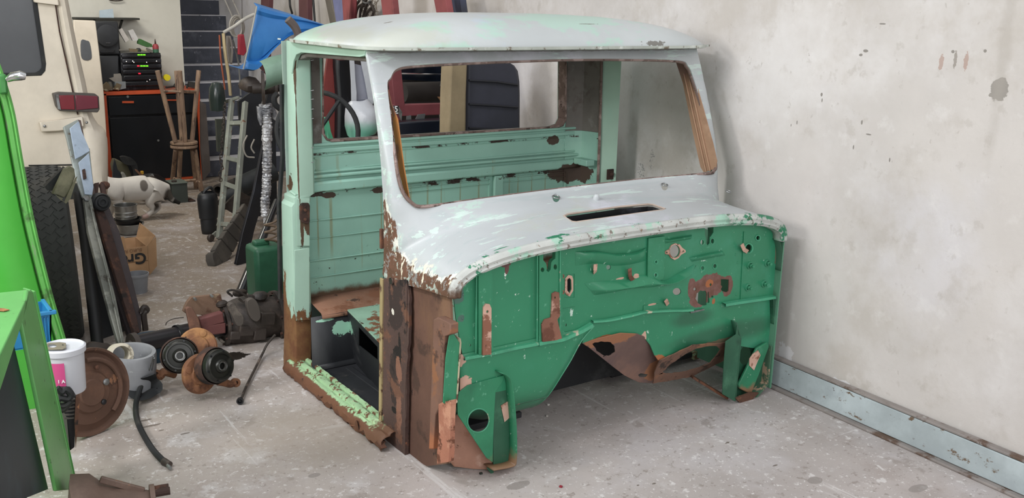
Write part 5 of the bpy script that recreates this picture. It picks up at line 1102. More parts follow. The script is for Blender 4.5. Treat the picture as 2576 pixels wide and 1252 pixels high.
for k_, (cxy, r_, lb) in enumerate((((240, 872), .06, 'dark round casting lying at the foot of the tyre'), ((272, 876), .05, 'dark cast lump lying right of the foot of the slotted rail'), ((322, 872), .035, 'small dark flange end in front of the black axle tube'))):
    p = at(*cxy, PV(1.66 if k_ else 1.70)); q = MB(); q.sphere((p.x, p.y, r_), r_, 16, (1.3, .8, 1)); one('cast_part', lb, 'casting', q, M['cast'], jit=.015)

# ---------------------------------------------------------------- pots, box, bucket
alu = mat('dull_aluminium', '#a0a1a0', .3, .8, layers=[N('#7b7b79', 5, .5, soft=.2)])
def pot(name, label, cx, yt, yb, wpx, v, m, rim=.006, ribs=0, tb=.85):
    pl = PV(v); a, b = at(cx, yt, pl), at(cx, yb, pl); r = (at(cx+wpx/2, yt, pl)-a).length; h = a.z-b.z
    q = MB(); pr = [(0, 0), (r*tb*.9, 0), (r*tb, h*.1)]
    for i in range(ribs): z = h*(.25+.5*i/max(1, ribs)); pr += [(r*.94, z), (r*1.0, z+h*.04), (r*.94, z+h*.1)]
    pr += [(r*.98, h*.9), (r, h), (r*1.04, h), (r*1.04, h-rim), (r*.9, h-rim*.5), (r*.86, h*.2), (0, h*.15)]
    q.lathe(b, (0, 0, 1), pr, 32); return one(name, label, 'pot', q, m)
pot('basin', 'dull grey metal basin under the stacked aluminium pot by the cat', 330, 560, 590, 66, 4.15, alu, tb=.8)
pot('pot', 'aluminium pot with ribbed side stacked on the basin beside the cat', 318, 514, 552, 58, 4.15, alu, ribs=2, tb=.95)
pot('pan', 'black pan between the ribbed pot and the basin', 322, 548, 562, 66, 4.15, M['black'])
pot('bowl', 'black bowl on the floor behind the cardboard box', 332, 600, 622, 40, 3.75, M['black'])
card = mat('cardboard', '#a5825f', .85, layers=[N('#b39170', 4, .5, soft=.2), N('#7d5f45', 8, .62, soft=.06)])
T = Thing('cardboard_box', 'open cardboard box with upside-down black print on the aisle floor', 'box')
CX = PV(3.05)
c1 = at(375, 692, PZ(0)); z1 = at(375, 618, PV(c1.y)).z; xl = c1.x-.26
q = MB(); y0 = c1.y; q.box(((xl+c1.x)/2, y0, z1/2), (c1.x-xl, .006, z1)); q.box(((xl+c1.x)/2, y0+.25, z1/2), (c1.x-xl, .006, z1)); q.box((c1.x, y0+.125, z1/2), (.006, .25, z1)); q.box((xl, y0+.125, z1/2), (.006, .25, z1)); q.box(((xl+c1.x)/2, y0+.125, .004), (c1.x-xl, .25, .006)); T.part('box_walls', q, card, smooth=0)
q = MB(); q.prism([(c1.x+.003, y0, z1), (c1.x+.003, y0+.25, z1), (c1.x+.03, y0+.26, z1+.08), (c1.x+.045, y0-.01, z1+.055)], (1, 0, 0), .004); T.part('flap', q, card, smooth=0)
q = MB(); q.prism([(c1.x+.004, y0, z1), (c1.x+.05, y0-.012, z1+.05), (c1.x+.045, y0-.01, z1-.12), (c1.x+.003, y0, z1-.17)], (0, 1, 0), .003); T.part('flap', q, card, smooth=0)
q = MB(); q.prism([(xl+.02, y0, z1), (xl+.15, y0, z1), (xl+.14, y0-.01, z1+.07), (xl+.01, y0-.01, z1+.07)], (0, 1, 0), .003); T.part('flap', q, card, smooth=0)
q = MB(); q.box(((xl+c1.x)/2, y0-.004, z1*.52), (c1.x-xl-.005, .003, .003)); T.part('seam', q, mat('card_seam', '#6f523a', .9))
bx = T.done()
letters('Gros', .088, blackm, (c1.x-.10, y0-.006, z1-.062), (PI/2, PI, 0), parent=bx, bold=.002)
letters('EURO FARM', .026, mat('brown_print', '#7a5b43', .9, mottle=0), (c1.x-.10, y0-.006, z1-.014), (PI/2, PI, 0), parent=bx)
T = Thing('utility_bucket', 'small dusty light grey bucket on the aisle floor in front of the cardboard box', 'bucket')
c = at(355, 740, PZ(0)); zt = at(355, 692, PV(c.y)).z; rr = .055
q = MB(); q.lathe((c.x, c.y+.05, 0), (0, 0, 1), [(0, 0), (rr*.8, 0), (rr, zt), (rr*1.08, zt), (rr*1.08, zt-.012), (rr*.95, zt-.006), (rr*.76, .01), (0, .01)], 28); T.part('body', q, mat('grey_bucket', '#8b8d92', .5)); T.done()

# ---------------------------------------------------------------- cat walking away
def skinned(name, verts, edges, m, parent, root=0, sub=2):
    me = bpy.data.meshes.new(name); off = wpos(parent) if parent else V((0, 0, 0))
    me.from_pydata([V(p)-off for p, r in verts], edges, []); o = bpy.data.objects.new(name, me); COL.objects.link(o)
    if parent: o.parent = parent
    o.modifiers.new('k', 'SKIN'); sv = me.skin_vertices[0].data
    for i, (p, r) in enumerate(verts):
        rr = r if isinstance(r, tuple) else (r, r); sv[i].radius = rr; sv[i].use_root = i == root
    s_ = o.modifiers.new('s', 'SUBSURF'); s_.levels = sub; s_.render_levels = sub
    bpy.context.view_layer.update(); nm = evalmesh(o); o.modifiers.clear(); o.data = nm; nm.name = name; nm.materials.clear(); nm.materials.append(m)
    for p in nm.polygons: p.use_smooth = True
    return o
CV = 4.55
def cp_(x, y, dv=0): return at(x, y, PV(CV+dv))
foot1, foot2 = cp_(362, 566, -.05), cp_(385, 552, .06)
cv = [(cp_(403, 488), .088), (cp_(375, 490), .098), (cp_(340, 494), .098), (cp_(305, 498), .092), (cp_(283, 496), .08), (cp_(262, 484), .062), (cp_(246, 474), .068),  # 0-6 spine, neck, head
      (cp_(392, 508, -.05), .06), (cp_(374, 528, -.05), .036), (cp_(388, 546, -.05), .02), (cp_(370, 563, -.05), .018), (cp_(358, 566, -.05), .018),
      (cp_(400, 508, .05), .055), (cp_(392, 526, .05), .034), (cp_(402, 540, .05), .02), (cp_(388, 553, .05), .018), (cp_(378, 556, .05), .017),
      (cp_(296, 520, -.045), .045), (cp_(300, 545, -.045), .026), (cp_(296, 572, -.045), .019), (cp_(286, 575, -.045), .02),
      (cp_(288, 518, .045), .045), (cp_(282, 542, .045), .026), (cp_(278, 562, .045), .019), (cp_(268, 565, .045), .02),
      (cp_(418, 492, 0), .04), (cp_(424, 505, 0), .026), (cp_(432, 518, 0), .019), (cp_(444, 526, 0), .016), (cp_(455, 530, 0), .014)]
ce_ = [(0, 1), (1, 2), (2, 3), (3, 4), (4, 5), (5, 6), (0, 7), (7, 8), (8, 9), (9, 10), (10, 11), (0, 12), (12, 13), (13, 14), (14, 15), (15, 16), (4, 17), (17, 18), (18, 19), (19, 20), (4, 21), (21, 22), (22, 23), (23, 24), (0, 25), (25, 26), (26, 27), (27, 28), (28, 29)]
lowz = min(p.z-r for p, r in cv); cv = [(p-V((0, 0, lowz)), r) for p, r in cv]
catr = empty('cat', (cv[2][0].x, CV, 0), 'white cat with dark tail and flank spot walking away past the pots', 'cat')
def loc_(x, y, r, dv=0): p = cp_(x, y, dv)-V((0, 0, lowz))-catr.location; return (tuple(p), (r, r*3 if r < .06 else r, r))
fur = mat('white_fur', '#d2cec8', .9, mottle=.08, layers=[B('#6b655f', [(tuple(cp_(364, 487, -.09)-V((0, 0, lowz))-catr.location), (.028, .06, .042))], amp=.5, ns=14, soft=.15),
    B('#55504a', [loc_(424, 508, .05), loc_(397, 543, .035, -.03)], amp=.5, ns=14, soft=.3), B('#1c1a18', [loc_(450, 528, .045)], amp=.3, ns=14, soft=.2), B('#b59c96', [loc_(364, 564, .03, -.05)], amp=.3, ns=14, soft=.3)])
skinned('body', cv, ce_, fur, catr)
hd = cv[6][0]
for s_ in (-1, 1):
    q = MB(); e = hd+V((.02, .03*s_, .045)); q.tube([e, e+V((.0, .008*s_, .045))], [.022, .003], 8, flat=.5); q.build('ear', fur, catr)
    q = MB(); q.sphere(hd+V((-.055, .026*s_, .012)), .009, 8); q.build('eye', M['black'], catr)
q = MB(); q.sphere(hd+V((-.064, 0, -.012)), .02, 8, (1, 1, .7)); q.build('nose', fur, catr)

# ---------------------------------------------------------------- cabinet and the things on it
CAB = 5.85
cx0, cx1 = at(257, 228, PV(CAB)).x, at(502, 225, PV(CAB)).x; cz1 = at(380, 228, PV(CAB)).z
orange = mat('orange_paint', '#c4512a', .5, layers=[N('#a33f20', 4, .5, soft=.2)])
T = Thing('tool_cabinet', 'black tool cabinet with orange frame standing against the far wall', 'cabinet')
q = MB(); d_ = .42; q.box(((cx0+cx1)/2, CAB+.03+d_/2, cz1/2), (cx1-cx0-.02, d_-.02, cz1-.02)); T.part('carcass', q, M['black'], smooth=0)
q = MB(); q.box(((cx0+cx1)/2, CAB+d_/2, cz1-.014), (cx1-cx0, d_, .028)); T.part('top', q, orange, bevel=.002)
for x in (cx0+.014, cx1-.014): q = MB(); q.box((x, CAB+.012, cz1/2), (.028, .024, cz1-.03)); T.part('frame_post', q, orange)
q = MB(); q.box(((cx0+cx1)/2, CAB+.012, .04), (cx1-cx0-.06, .024, .022)); T.part('frame_rail', q, orange)
bk_ = mat('black_door_enamel', '#14171c', .3)
dr = T.part('drawer', (lambda q: (q.box(((cx0+cx1)/2, CAB+.006, cz1-.115), (cx1-cx0-.08, .02, .15)), q)[1])(MB()), bk_, bevel=.002)
T.part('handle', pp([(307, 254), (336, 254), (336, 259), (307, 259)], PV(CAB-.01), .01, back=False), orange, parent=dr)
T.part('handle', pp([(420, 250), (446, 250), (446, 253), (420, 253)], PV(CAB-.01), .01, back=False), orange, parent=dr)
q = MB(); p = at(321, 243, PV(CAB-.006)); q.cyl(p, p+V((0, -.006, 0)), .010, 12); T.part('lock', q, M['steel'], parent=dr)
do = T.part('door', (lambda q: (q.box(((cx0+cx1)/2, CAB+.006, (cz1-.20)/2+.02), (cx1-cx0-.08, .02, cz1-.26)), q)[1])(MB()), bk_, bevel=.002)
q = MB(); p = at(398, 353, PV(CAB-.006)); q.cyl(p, p+V((0, -.006, 0)), .009, 12); T.part('lock', q, M['steel'], parent=do)
T.done()
def on(px, v=CAB+.12): p = at(px, 225, PV(v)); return V((p.x, v, cz1))
# stereo
SV = CAB+.06
sx0, sx1 = at(308, 200, PV(SV)).x, at(410, 200, PV(SV)).x; st_z = at(350, 133, PV(SV)).z
T = Thing('stereo_system', 'black stacked stereo system with green display lights on the tool cabinet', 'stereo')
gb = mat('glossy_black', '#1e1f23', .25, layers=[N('#34353b', 5, .52, soft=.1)])
q = MB(); q.box(((sx0+sx1)/2, SV+.16, (cz1+st_z)/2), (sx1-sx0, .30, st_z-cz1)); T.part('case', q, gb, bevel=.01)
ys = [136, 146, 160, 174, 187, 203, 218]
for a_, b_ in zip(ys, ys[1:]):
    z0_, z1_ = at(350, b_, PV(SV)).z, at(350, a_, PV(SV)).z
    q = MB(); q.box(((sx0+sx1)/2, SV, (z0_+z1_)/2), (sx1-sx0-.012, .035, (z1_-z0_)*.8)); T.part('unit', q, gb, bevel=.008)
gl = mat('green_display', '#30d020', .5, emit=('#7dff20', 1.6)); rl = mat('red_display', '#d02030', .5, emit=('#ff2040', 1.3))
for (xs, y, m_) in (((349, 356, 363), 138, gl), ((356, 363, 370), 166, gl), ((348,), 166, rl), ((351,), 185, rl)):
    for x in xs: T.part('display_light', pp([(x-3, y-1.6), (x+2.4, y-1.6), (x+3, y+1.2), (x-3, y+1.2)], PV(SV-.022), .003, back=False), m_)
for (x, y) in ((318, 155), (334, 154), (369, 157), (337, 157), (394, 154), (377, 201), (370, 205)):
    q = MB(); q.sphere(at(x, y, PV(SV-.02)), .007, 8); T.part('knob', q, M['chrome'])
T.done()
def speaker(lab, pts_x, y0, y1, v, bow):
    T = Thing('loudspeaker', lab, 'loudspeaker', 'black loudspeakers on the tool cabinet'); a_, b_ = at(pts_x[0], y1, PV(v)), at(pts_x[1], y0, PV(v))
    q = MB(); q.box(((a_.x+b_.x)/2, v+.13, (a_.z+b_.z)/2), (b_.x-a_.x, .24, b_.z-a_.z)); T.part('cabinet', q, mat('charcoal_vinyl', '#2a2c2f', .6), bevel=.012)
    gm_ = mat('speaker_grille', '#34363a', .8)
    if bow:
        c = at((pts_x[0]+pts_x[1])/2, y0+(y1-y0)*.42, PV(v)); w_ = (b_.x-a_.x)*.44; h_ = (b_.z-a_.z)*.33
        q = MB(); q.lathe(c, (0, -1, 0), [(w_, -.002), (w_, .012), (w_*.8, .022), (0, .028)], 30); q.v = [V((p.x, p.y, c.z+(p.z-c.z)*h_/w_)) for p in q.v]; T.part('grille', q, gm_)
        T.part('port', pp([(pts_x[0]+8, y1-12), (pts_x[1]-8, y1-14), (pts_x[1]-12, y1-7), (pts_x[0]+12, y1-6)], PV(v-.004), .008, back=False), M['black'], bevel=.002)
        T.part('badge', pp([(266, 107), (277, 107), (277, 109), (266, 109)], PV(v-.026), .002, back=False), M['chrome'])
    else: T.part('grille', pp([(pts_x[0]+3, y0+3), (pts_x[1]-3, y0+3), (pts_x[1]-4, y1-4), (pts_x[0]+5, y1-4)], PV(v), .01, back=False), gm_, bevel=.003)
    return T.done()
speaker('lower black loudspeaker with flat grille standing left of the stereo', (247, 300), 139, 226, CAB+.10, False)
speaker('upper black loudspeaker with round grille stacked on the other speaker', (241, 298), 54, 138.6, CAB+.10, True)
def bxp(name, lab, c_, pts, v, th, m, **k): return one(name, lab, c_, pp(pts, PV(v), th), m, **k)
pale = mat('pale_carton', '#b9b4ae', .8, layers=[N('#8f8a86', 9, .55, soft=.05)])
bxp('small_carton', 'pale slim carton leaning on the right side of the upper speaker', 'carton', [(298, 76), (307, 71), (325, 100), (316, 107)], CAB+.14, .03, pale)
bxp('small_carton', 'white slim carton leaning above the stereo, right of the other carton', 'carton', [(323, 78), (335, 74), (348, 98), (346, 102), (334, 102)], CAB+.14, .04, mat('white_carton', '#c6c4c2', .8, layers=[N('#96585a', 12, .62, soft=.04)]))
bxp('green_packet', 'green and black packet lying on top of the stereo', 'packet', [(349, 98), (354, 98), (382, 111), (384, 118), (372, 119), (348, 110)], CAB+.12, .05, mat('green_packet', '#3c6a35', .6, layers=[N('#1b1d1a', 7, .52, soft=.03), N('#c9c9c0', 30, .66, soft=.02)]))
T = Thing('glue_bottle', 'red and green glue bottle with pointed nozzle on the stereo', 'bottle')
p = at(392, 128, PV(CAB+.1)); p.z = st_z; q = MB(); q.lathe(p, (0, 0, 1), [(0, 0), (.024, 0), (.024, .028)], 16); T.part('base', q, mat('green_bottle', '#3f6b52', .5))
q = MB(); q.lathe(p, (0, 0, 1), [(.024, .028), (.025, .05), (.018, .066), (.008, .07)], 16); T.part('body', q, mat('red_bottle', '#9c3b42', .5))
q = MB(); q.lathe(p, (0, 0, 1), [(.008, .07), (.006, .085), (.002, .11), (0, .11)], 10); T.part('nozzle', q, M['darkrust']); T.done()
rnd = random.Random(21)
def junk(name, lab, c_, x0, x1, y, v, n, zb, h, cols, seed):
    """small hand tools and scraps, each a little thing of its own"""
    rnd = random.Random(seed)
    for i in range(n):
        x = x0+(x1-x0)*(i+.5)/n; p = at(x, y, PV(v)); p.z = zb+.008
        a_ = rnd.uniform(0, PI); L_ = rnd.uniform(.03, .07); d = V((math.cos(a_), math.sin(a_)*.5, rnd.uniform(0, .2))); q = MB()
        k_ = i % 3
        if k_ == 0: q.cyl(p-d*L_+V((0, 0, .012)), p+d*L_+V((0, 0, .012)), .010, 8, .007)
        elif k_ == 1: q.box(p+V((0, 0, h*.4)), (L_, .04, h*.8), Matrix.Rotation(a_*.3, 3, 'Y'))
        else: q.lathe(p, (0, 0, 1), [(0, 0), (.02, 0), (.022, h*.6), (.012, h), (0, h)], 10)
        one(name, lab[i % len(lab)].replace('#', str(i)) if False else lab[i], c_, q, cols[i % len(cols)], bevel=.002, jit=.002)
jm = [mat('dusty_grey_tool', '#6d6a62', .6), mat('dusty_brown_tool', '#76674f', .7), mat('dark_tool', '#2f302e', .6), mat('cream_tool', '#a39b85', .7)]
junk('small_tool', ['small olive rag roll at the left end on the stereo top', 'small grey scrap on the stereo top beside the olive roll', 'small dark pot on the stereo top left of centre', 'thin cream stick on the stereo top near the green packet', 'small grey block on the stereo top just left of the glue bottle'], 'small part', 315, 382, 128, CAB+.08, 5, st_z, .03, jm, 2)
junk('small_part', ['thin yellowish marker at the left end of the cabinet top', 'small pale block on the cabinet top left of the clear box', 'stubby dark pot on the cabinet top under the lower speaker', 'short pale tool on the cabinet top near the clear box', 'little grey block on the cabinet top beside the stereo'], 'small part', 255, 300, 222, CAB+.05, 5, cz1, .07, [jm[3], jm[1], jm[0]], 5)
bxp('clear_box', 'small clear-grey plastic box on the cabinet top left of the stereo', 'plastic box', [(290, 206), (316, 205), (317, 222), (300, 226), (290, 222)], CAB+.04, .05, mat('clear_grey', '#8d9396', .35))
bxp('valve_block', 'pale metal valve block on the cabinet top left of the stereo', 'metal part', [(286, 186), (303, 185), (307, 195), (308, 207), (290, 208), (274, 197), (286, 194)], CAB+.08, .05, mat('pale_metal', '#9a948c', .5))
junk('bench_part', ['round dark fitting on the cabinet top right of the yellow roll', 'low dark block on the cabinet top behind the stool legs', 'small dark pot on the cabinet top right part', 'grey short rod near the right end of the cabinet top', 'little block at the right end of the cabinet top'], 'small part', 425, 490, 220, CAB+.08, 5, cz1, .06, [jm[2], jm[2], jm[0]], 8)
q = MB(); p = at(420, 195, PV(CAB+.06)); q.lathe(p, (0, -1, 0), [(0, .012), (.026, .012), (.027, .0), (.027, -.02), (0, -.02)], 24); one('tape_roll', 'bright yellow round cap standing right of the stereo', 'cap', q, mat('yellow_plastic', '#d8c81e', .5, mottle=.02))
# shelf rail and note on the wall
shelf_z = at(300, 47, PV(BACK-.1)).z
T = Thing('wall_shelf', 'thin dark shelf on the far wall above the loudspeakers', 'shelf')
a_, b_ = at(188, 45, PV(BACK-.12)), at(354, 50, PV(BACK-.12))
q = MB(); q.bar(V((a_.x, BACK-.09, shelf_z)), V((b_.x-.02, BACK-.09, shelf_z)), .17, .016); T.part('board', q, mat('dark_shelf', '#35352f', .7), bevel=.002)
for x in (a_.x+.15, b_.x-.15): q = MB(); q.bar((x, BACK-.005, shelf_z-.08), (x, BACK-.12, shelf_z-.01), .015, .015); T.part('bracket', q, M['black'])
T.done()
T = Thing('note_card', 'pale blue printed card standing on the dark wall shelf', 'card')
T.part('card', pp([(250, 26), (284, 22), (287, 48), (250, 49)], PV(BACK-.15), .003), mat('pale_blue_card', '#b7c6cf', .7, layers=[N('#9fb5c4', 4, .5, soft=.2)]))
T.done()
T = Thing('pipe_coupling', 'light grey bundle of wire hooked flat on the far wall at the top edge', 'wire')
q = MB(); q.tube([at(292+18*math.cos(t), -2+4*math.sin(t), PV(BACK-.03)) for t in [i*.4 for i in range(9)]], .006, 6); T.part('loop', q, M['cast']); T.done()

# ---------------------------------------------------------------- stools
wood = mat('worn_stool_wood', '#937a67', .65, layers=[N('#a88d74', 8, .5, soft=.1, st=(3, 3, .4)), N('#57443a', 9, .58, soft=.08, st=(3, 3, .4))], bump=.2)
SVs = 5.35
def stool(lab, seat, legs, rails, up):
    T = Thing('wooden_stool', lab, 'stool', 'wooden bar stools stacked seat to seat')
    c = at(seat[0], seat[1], PV(SVs)); r = .105
    q = MB(); q.lathe(c, (0, 0, 1), [(0, 0), (r-.004, 0), (r, .004), (r, .018), (r-.004, .022), (0, .022)], 30); T.part('seat', q, wood)
    for (x0, y0, x1, y1, d0, d1) in legs:
        q = MB(); q.tube([at(x0, y0, PV(SVs+d0)), at(x1, y1, PV(SVs+d1))], .0185, 10); T.part('leg', q, wood)
    for (x0, y0, x1, y1, d0, d1) in rails:
        q = MB(); q.tube([at(x0, y0, PV(SVs+d0)), at(x1, y1, PV(SVs+d1))], .0095, 8); T.part('stretcher', q, wood)
    return T.done()
stool('upside-down wooden stool with legs pointing up, balanced on another stool', (463, 362), [(396, 178, 441, 356, -.10, -.05), (452, 178, 466, 356, -.14, -.06), (500, 177, 483, 356, .10, .05), (444, 178, 458, 356, .14, .06)], [(412, 229, 455, 231, -.1, -.13), (462, 229, 492, 230, -.1, .08), (452, 231, 494, 233, .12, .1), (412, 232, 446, 226, -.08, .13)], True)
lgs = []
for (x0, y0, xf, yf) in ((442, 376, 432, 470), (454, 378, 449, 478), (484, 376, 494, 474), (490, 376, 507, 480)):
    f = at(xf, yf, PZ(.0)); lgs.append((x0, y0, xf, yf, -.03, f.y-SVs))
stool('wooden stool standing upright on the floor under the upside-down one', (463, 371), lgs, [(436, 448, 452, 452, .0, 0), (452, 455, 492, 452, .0, 0), (492, 456, 502, 458, .0, 0)], False)
# floor objects by the cabinet
T = Thing('metal_box', 'grey-green metal box on the floor in front of the stools', 'metal box')
c = at(436, 512, PZ(0)); c2 = at(474, 508, PV(c.y)); zt = at(440, 463, PV(c.y)).z
q = MB(); q.box(((c.x+c2.x)/2, c.y+.08, zt/2), (c2.x-c.x, .16, zt)); T.part('body', q, mat('grey_green_metal', '#3f4642', .6), bevel=.003)
q = MB(); q.box(((c.x+c2.x)/2, c.y+.08, zt+.004), (c2.x-c.x+.012, .172, .008)); T.part('lid', q, mat('grey_green_lid', '#5c645d', .6), bevel=.002)
q = MB(); q.cyl(V((c.x+.03, c.y+.05, zt)), V((c.x+.03, c.y+.05, zt+.02)), .02, 10); T.part('cap', q, M['cast']); T.done()
q = MB(); q.box(at(478, 503, PZ(.004)), (.05, .12, .008)); one('floor_plate', 'small brown plate lying on the floor right of the metal box', 'plate', q, M['darkrust'])
p = at(408, 512, PZ(0)); q = MB(); q.sphere((p.x-.03, p.y+.16, .10), .10, 18, (1.1, .9, 1.05)); one('black_bag', 'crumpled black bin bag on the floor behind the cat tail', 'bag', q, mat('black_bag', '#131417', .35), jit=.04)
T = Thing('hand_brush', 'yellow-handled tool standing in the scrap pile before the cabinet', 'tool')
q = MB(); q.bar(at(360, 460, PV(5.3)), at(357, 430, PV(5.3)), .028, .02); T.part('head', q, mat('yellow_tool', '#c99a2c', .6), bevel=.003)
q = MB(); q.cyl(at(360, 460, PV(5.3)), at(362, 500, PV(5.3)), .008, 8); T.part('shaft', q, wood); T.done()
sc = [('canister', 'olive canister lying in the scrap pile by the van corner', [(288, 402), (308, 410), (320, 420), (330, 452), (300, 455), (288, 430)], 5.2, .1, mat('olive_can', '#55523f', .7)),
      ('scrap_board', 'dark blue-black board leaning at the left of the scrap pile', [(288, 400), (296, 425), (318, 462), (290, 470), (284, 440)], 5.1, .02, mat('dark_board', '#23282f', .5)),
      ('black_mask', 'black crumpled mask shape hanging at the top of the scrap pile', [(303, 396), (318, 394), (334, 400), (345, 415), (346, 440), (338, 445), (330, 418), (312, 412)], 5.15, .03, M['rubber']),
      ('grey_can', 'pale grey can lying in the middle of the scrap pile', [(306, 438), (316, 436), (322, 450), (312, 458)], 5.05, .05, mat('pale_can', '#8a8a83', .5)),
      ('wood_stick', 'reddish wooden stick lying across the scrap pile', [(342, 432), (346, 430), (372, 452), (368, 456)], 5.1, .02, mat('red_wood', '#6a4936', .7)),
      ('paper_scrap', 'crumpled pale green paper lying low in the scrap pile', [(330, 456), (345, 450), (368, 452), (385, 458), (375, 466), (335, 466)], 5.0, .06, mat('pale_green_paper', '#7d8067', .9)),
      ('dark_scrap', 'dark oily scrap lump at the right of the scrap pile', [(372, 455), (390, 446), (400, 455), (398, 468), (376, 470)], 5.0, .08, M['cast'])]
for nm, lb, pts, v, th, m_ in sc:
    q = pp(pts, PV(v), th, sm=2); dz = min(p.z for p in q.v)
    one(nm, lb, 'scrap', q, m_, jit=.012)

# ---------------------------------------------------------------- trolley frame and pile along the right wall
grp = mat('grey_trolley_paint', '#7f837a', .55, layers=[N('#6a6d66', 5, .5, soft=.2), N('#6b4531', 13, .62, soft=.04), N('#99a096', 8, .58, soft=.08)])
T = Thing('trolley', 'grey steel ladder-shaped trolley frame on castors leaning up near the stairs', 'trolley')
b0, b1 = at(553, 598, PZ(.05)), at(592, 590, PZ(.10)); t0 = at(583, 250, PV(b0.y+.55))
TR = P3(b0, b1, t0)
for (a_, b_) in (((583, 250), (551, 600)), ((617, 257), (590, 575))):
    q = MB(); q.bar(at(*a_, TR), at(*b_, TR), .034, .03, toward(TR)); T.part('rail', q, grp, bevel=.004)
for (a_, b_) in (((580, 310), (612, 309)), ((566, 396), (604, 405)), ((561, 460), (600, 474)), ((548, 563), (592, 566))):
    q = MB(); q.bar(at(*a_, TR), at(*b_, TR), .03, .02, toward(TR)); T.part('rung', q, grp, bevel=.003)
q = MB(); q.bar(at(600, 245, TR), at(560, 258, TR), .02, .02); T.part('hook_arm', q, grp, bevel=.003)
q = MB(); q.lathe(at(556, 257, TR), (-.6, -.8, 0), [(.006, .012), (.016, .012), (.018, .0), (.016, -.012), (0, -.012)], 16); T.part('roller', q, M['steel'])
for (x, y) in ((530, 598), (557, 608)):
    p = at(x, y, PZ(.025)); i_ = T.part('castor', (lambda q: (q.lathe(p, (.5, -.9, 0), [(0, .012), (.010, .014), (.022, .012), (.025, .006), (.025, -.006), (.022, -.012), (0, -.012)], 20), q)[1])(MB()), M['cast'])
    q = MB(); q.bar(p, V((p.x+.05, p.y+.02, .05)), .012, .03); T.part('fork', q, grp, bevel=.002)
T.done()
T = Thing('cut_jerrycan', 'black plastic can with cut top standing beside the trolley castors', 'container')
c = at(533, 590, PZ(0)); zt = at(533, 480, PV(c.y)).z; rr = .068
q = MB(); R = []
for z, k_, kx in ((0, .72, 1), (.03, .78, 1), (zt*.3, .82, 1), (zt*.34, .80, 1), (zt*.36, .9, 1), (zt*.6, .98, 1), (zt*.8, 1.0, 1), (zt*.9, .9, 1), (zt*.96, .6, 1)):
    R.append([V((c.x+rr*k_*math.cos(t), c.y+.05+rr*.8*k_*math.sin(t), z)) for t in [2*PI*i/20 for i in range(20)]])
q.grid(R, True); T.part('body', q, mat('black_plastic', '#1d1f22', .45), solid=-.003)
q = MB(); q.tube(cat([V((c.x-.03, c.y+.03, zt*.93)), V((c.x-.02, c.y+.03, zt*1.0)), V((c.x+.02, c.y+.03, zt*1.06)), V((c.x+.05, c.y+.04, zt*.85))], 4), .010, 8); T.part('handle', q, mat('black_plastic_b', '#222427', .45)); T.done()
for (x, y, lb) in ((547, 455, 'dark open pipe elbow lying at the stair foot, upper one'), (560, 472, 'dark pipe end right of the cut black can')):
    p = at(x, y, PV(4.6)); p.z = .05 if y > 460 else .15; q = MB(); q.lathe(p, (-.7, -.7, 0), [(.03, 0), (.045, 0), (.045, -.5), (.03, -.5), (.03, 0)], 20); one('exhaust_pipe', lb, 'pipe', q, mat('sooty_steel', '#37322f', .6))
for k_, (a_, b_, w_, lb) in enumerate((((600, 470), (690, 430), .07, 'large dark ventilation duct behind the trolley frame'), ((560, 500), (640, 470), .05, 'lower dark duct behind the trolley rungs'))):
    q = MB(); q.cyl(at(*a_, PV(3.95+.15*k_)), at(*b_, PV(3.95+.15*k_)), w_, 18); one('duct', lb, 'duct', q, mat('dark_duct', '#24282b', .6), jit=.004)
T = Thing('ribbed_pad', 'dusty grey ribbed rubber strip leaning down to the aisle floor', 'rubber mat')
RP = P3(at(545, 664, PZ(.01)), at(585, 640, PZ(.02)), at(632, 500, PV(3.55)))
dusty = mat('dusty_rubber', '#4a4641', .8, layers=[N('#605a52', 5, .5, soft=.2)])
seg_ = [((540, 628), (566, 666)), ((558, 598), (588, 634)), ((572, 576), (601, 608)), ((588, 556), (616, 586)), ((603, 532), (628, 562)), ((617, 508), (640, 540))]
for i in range(len(seg_)-1):
    (a0_, a1_), (b0_, b1_) = seg_[i], seg_[i+1]
    s_ = .9; pts = [a0_, a1_, (a1_[0]+(b1_[0]-a1_[0])*s_, a1_[1]+(b1_[1]-a1_[1])*s_), (a0_[0]+(b0_[0]-a0_[0])*s_, a0_[1]+(b0_[1]-a0_[1])*s_)]
    T.part('segment', pp(pts, RP, .035), dusty, bevel=.005)
T.part('end_block', pp([(534, 636), (541, 630), (566, 668), (560, 672), (541, 668), (535, 652)], RP, .05), dusty, bevel=.006)
T.done()
BPL = P3(at(597, 668, PZ(0)), at(640, 655, PZ(0)), at(690, 300, PV(3.4)))
nb = mat('navy_black_sheet', '#14161d', .4, layers=[N('#20242e', 3, .5, soft=.2)])
one('black_board', 'tall black sheet leaning behind the long black pipe', 'board', pp([(594, 664), (612, 580), (640, 480), (655, 400), (670, 330), (688, 330), (672, 470), (640, 580), (620, 668)], BPL, .02), nb, bevel=.003)
one('plywood_sheet', 'wide dark panel standing behind the trolley frame and foil-wrapped pipe', 'board', pp([(600, 255), (690, 190), (700, 620), (640, 640), (600, 560), (612, 420)], PV(4.25), .03), mat('dark_grey_board', '#1f2227', .6, layers=[N('#2e3033', 3, .5, soft=.2)]))
one('rusty_brace', 'brown angle bar leaning low behind the trolley rungs', 'angle bar', pp([(560, 520), (600, 480), (640, 500), (630, 560), (600, 600), (590, 540)], PV(3.72), .02), M['cast'], jit=.008)
T = Thing('long_pipe', 'long shiny black pipe leaning from the gearbox up to the cab post', 'pipe')
pa_, pb_ = at(606, 738, PV(2.35)), at(697, 505, PV(2.75)); q = MB(); q.tube([pa_, pa_.lerp(pb_, .5), pb_], [.030, .024, .018], 16); T.part('pipe', q, mat('shiny_black', '#16181c', .2, spec=.8))
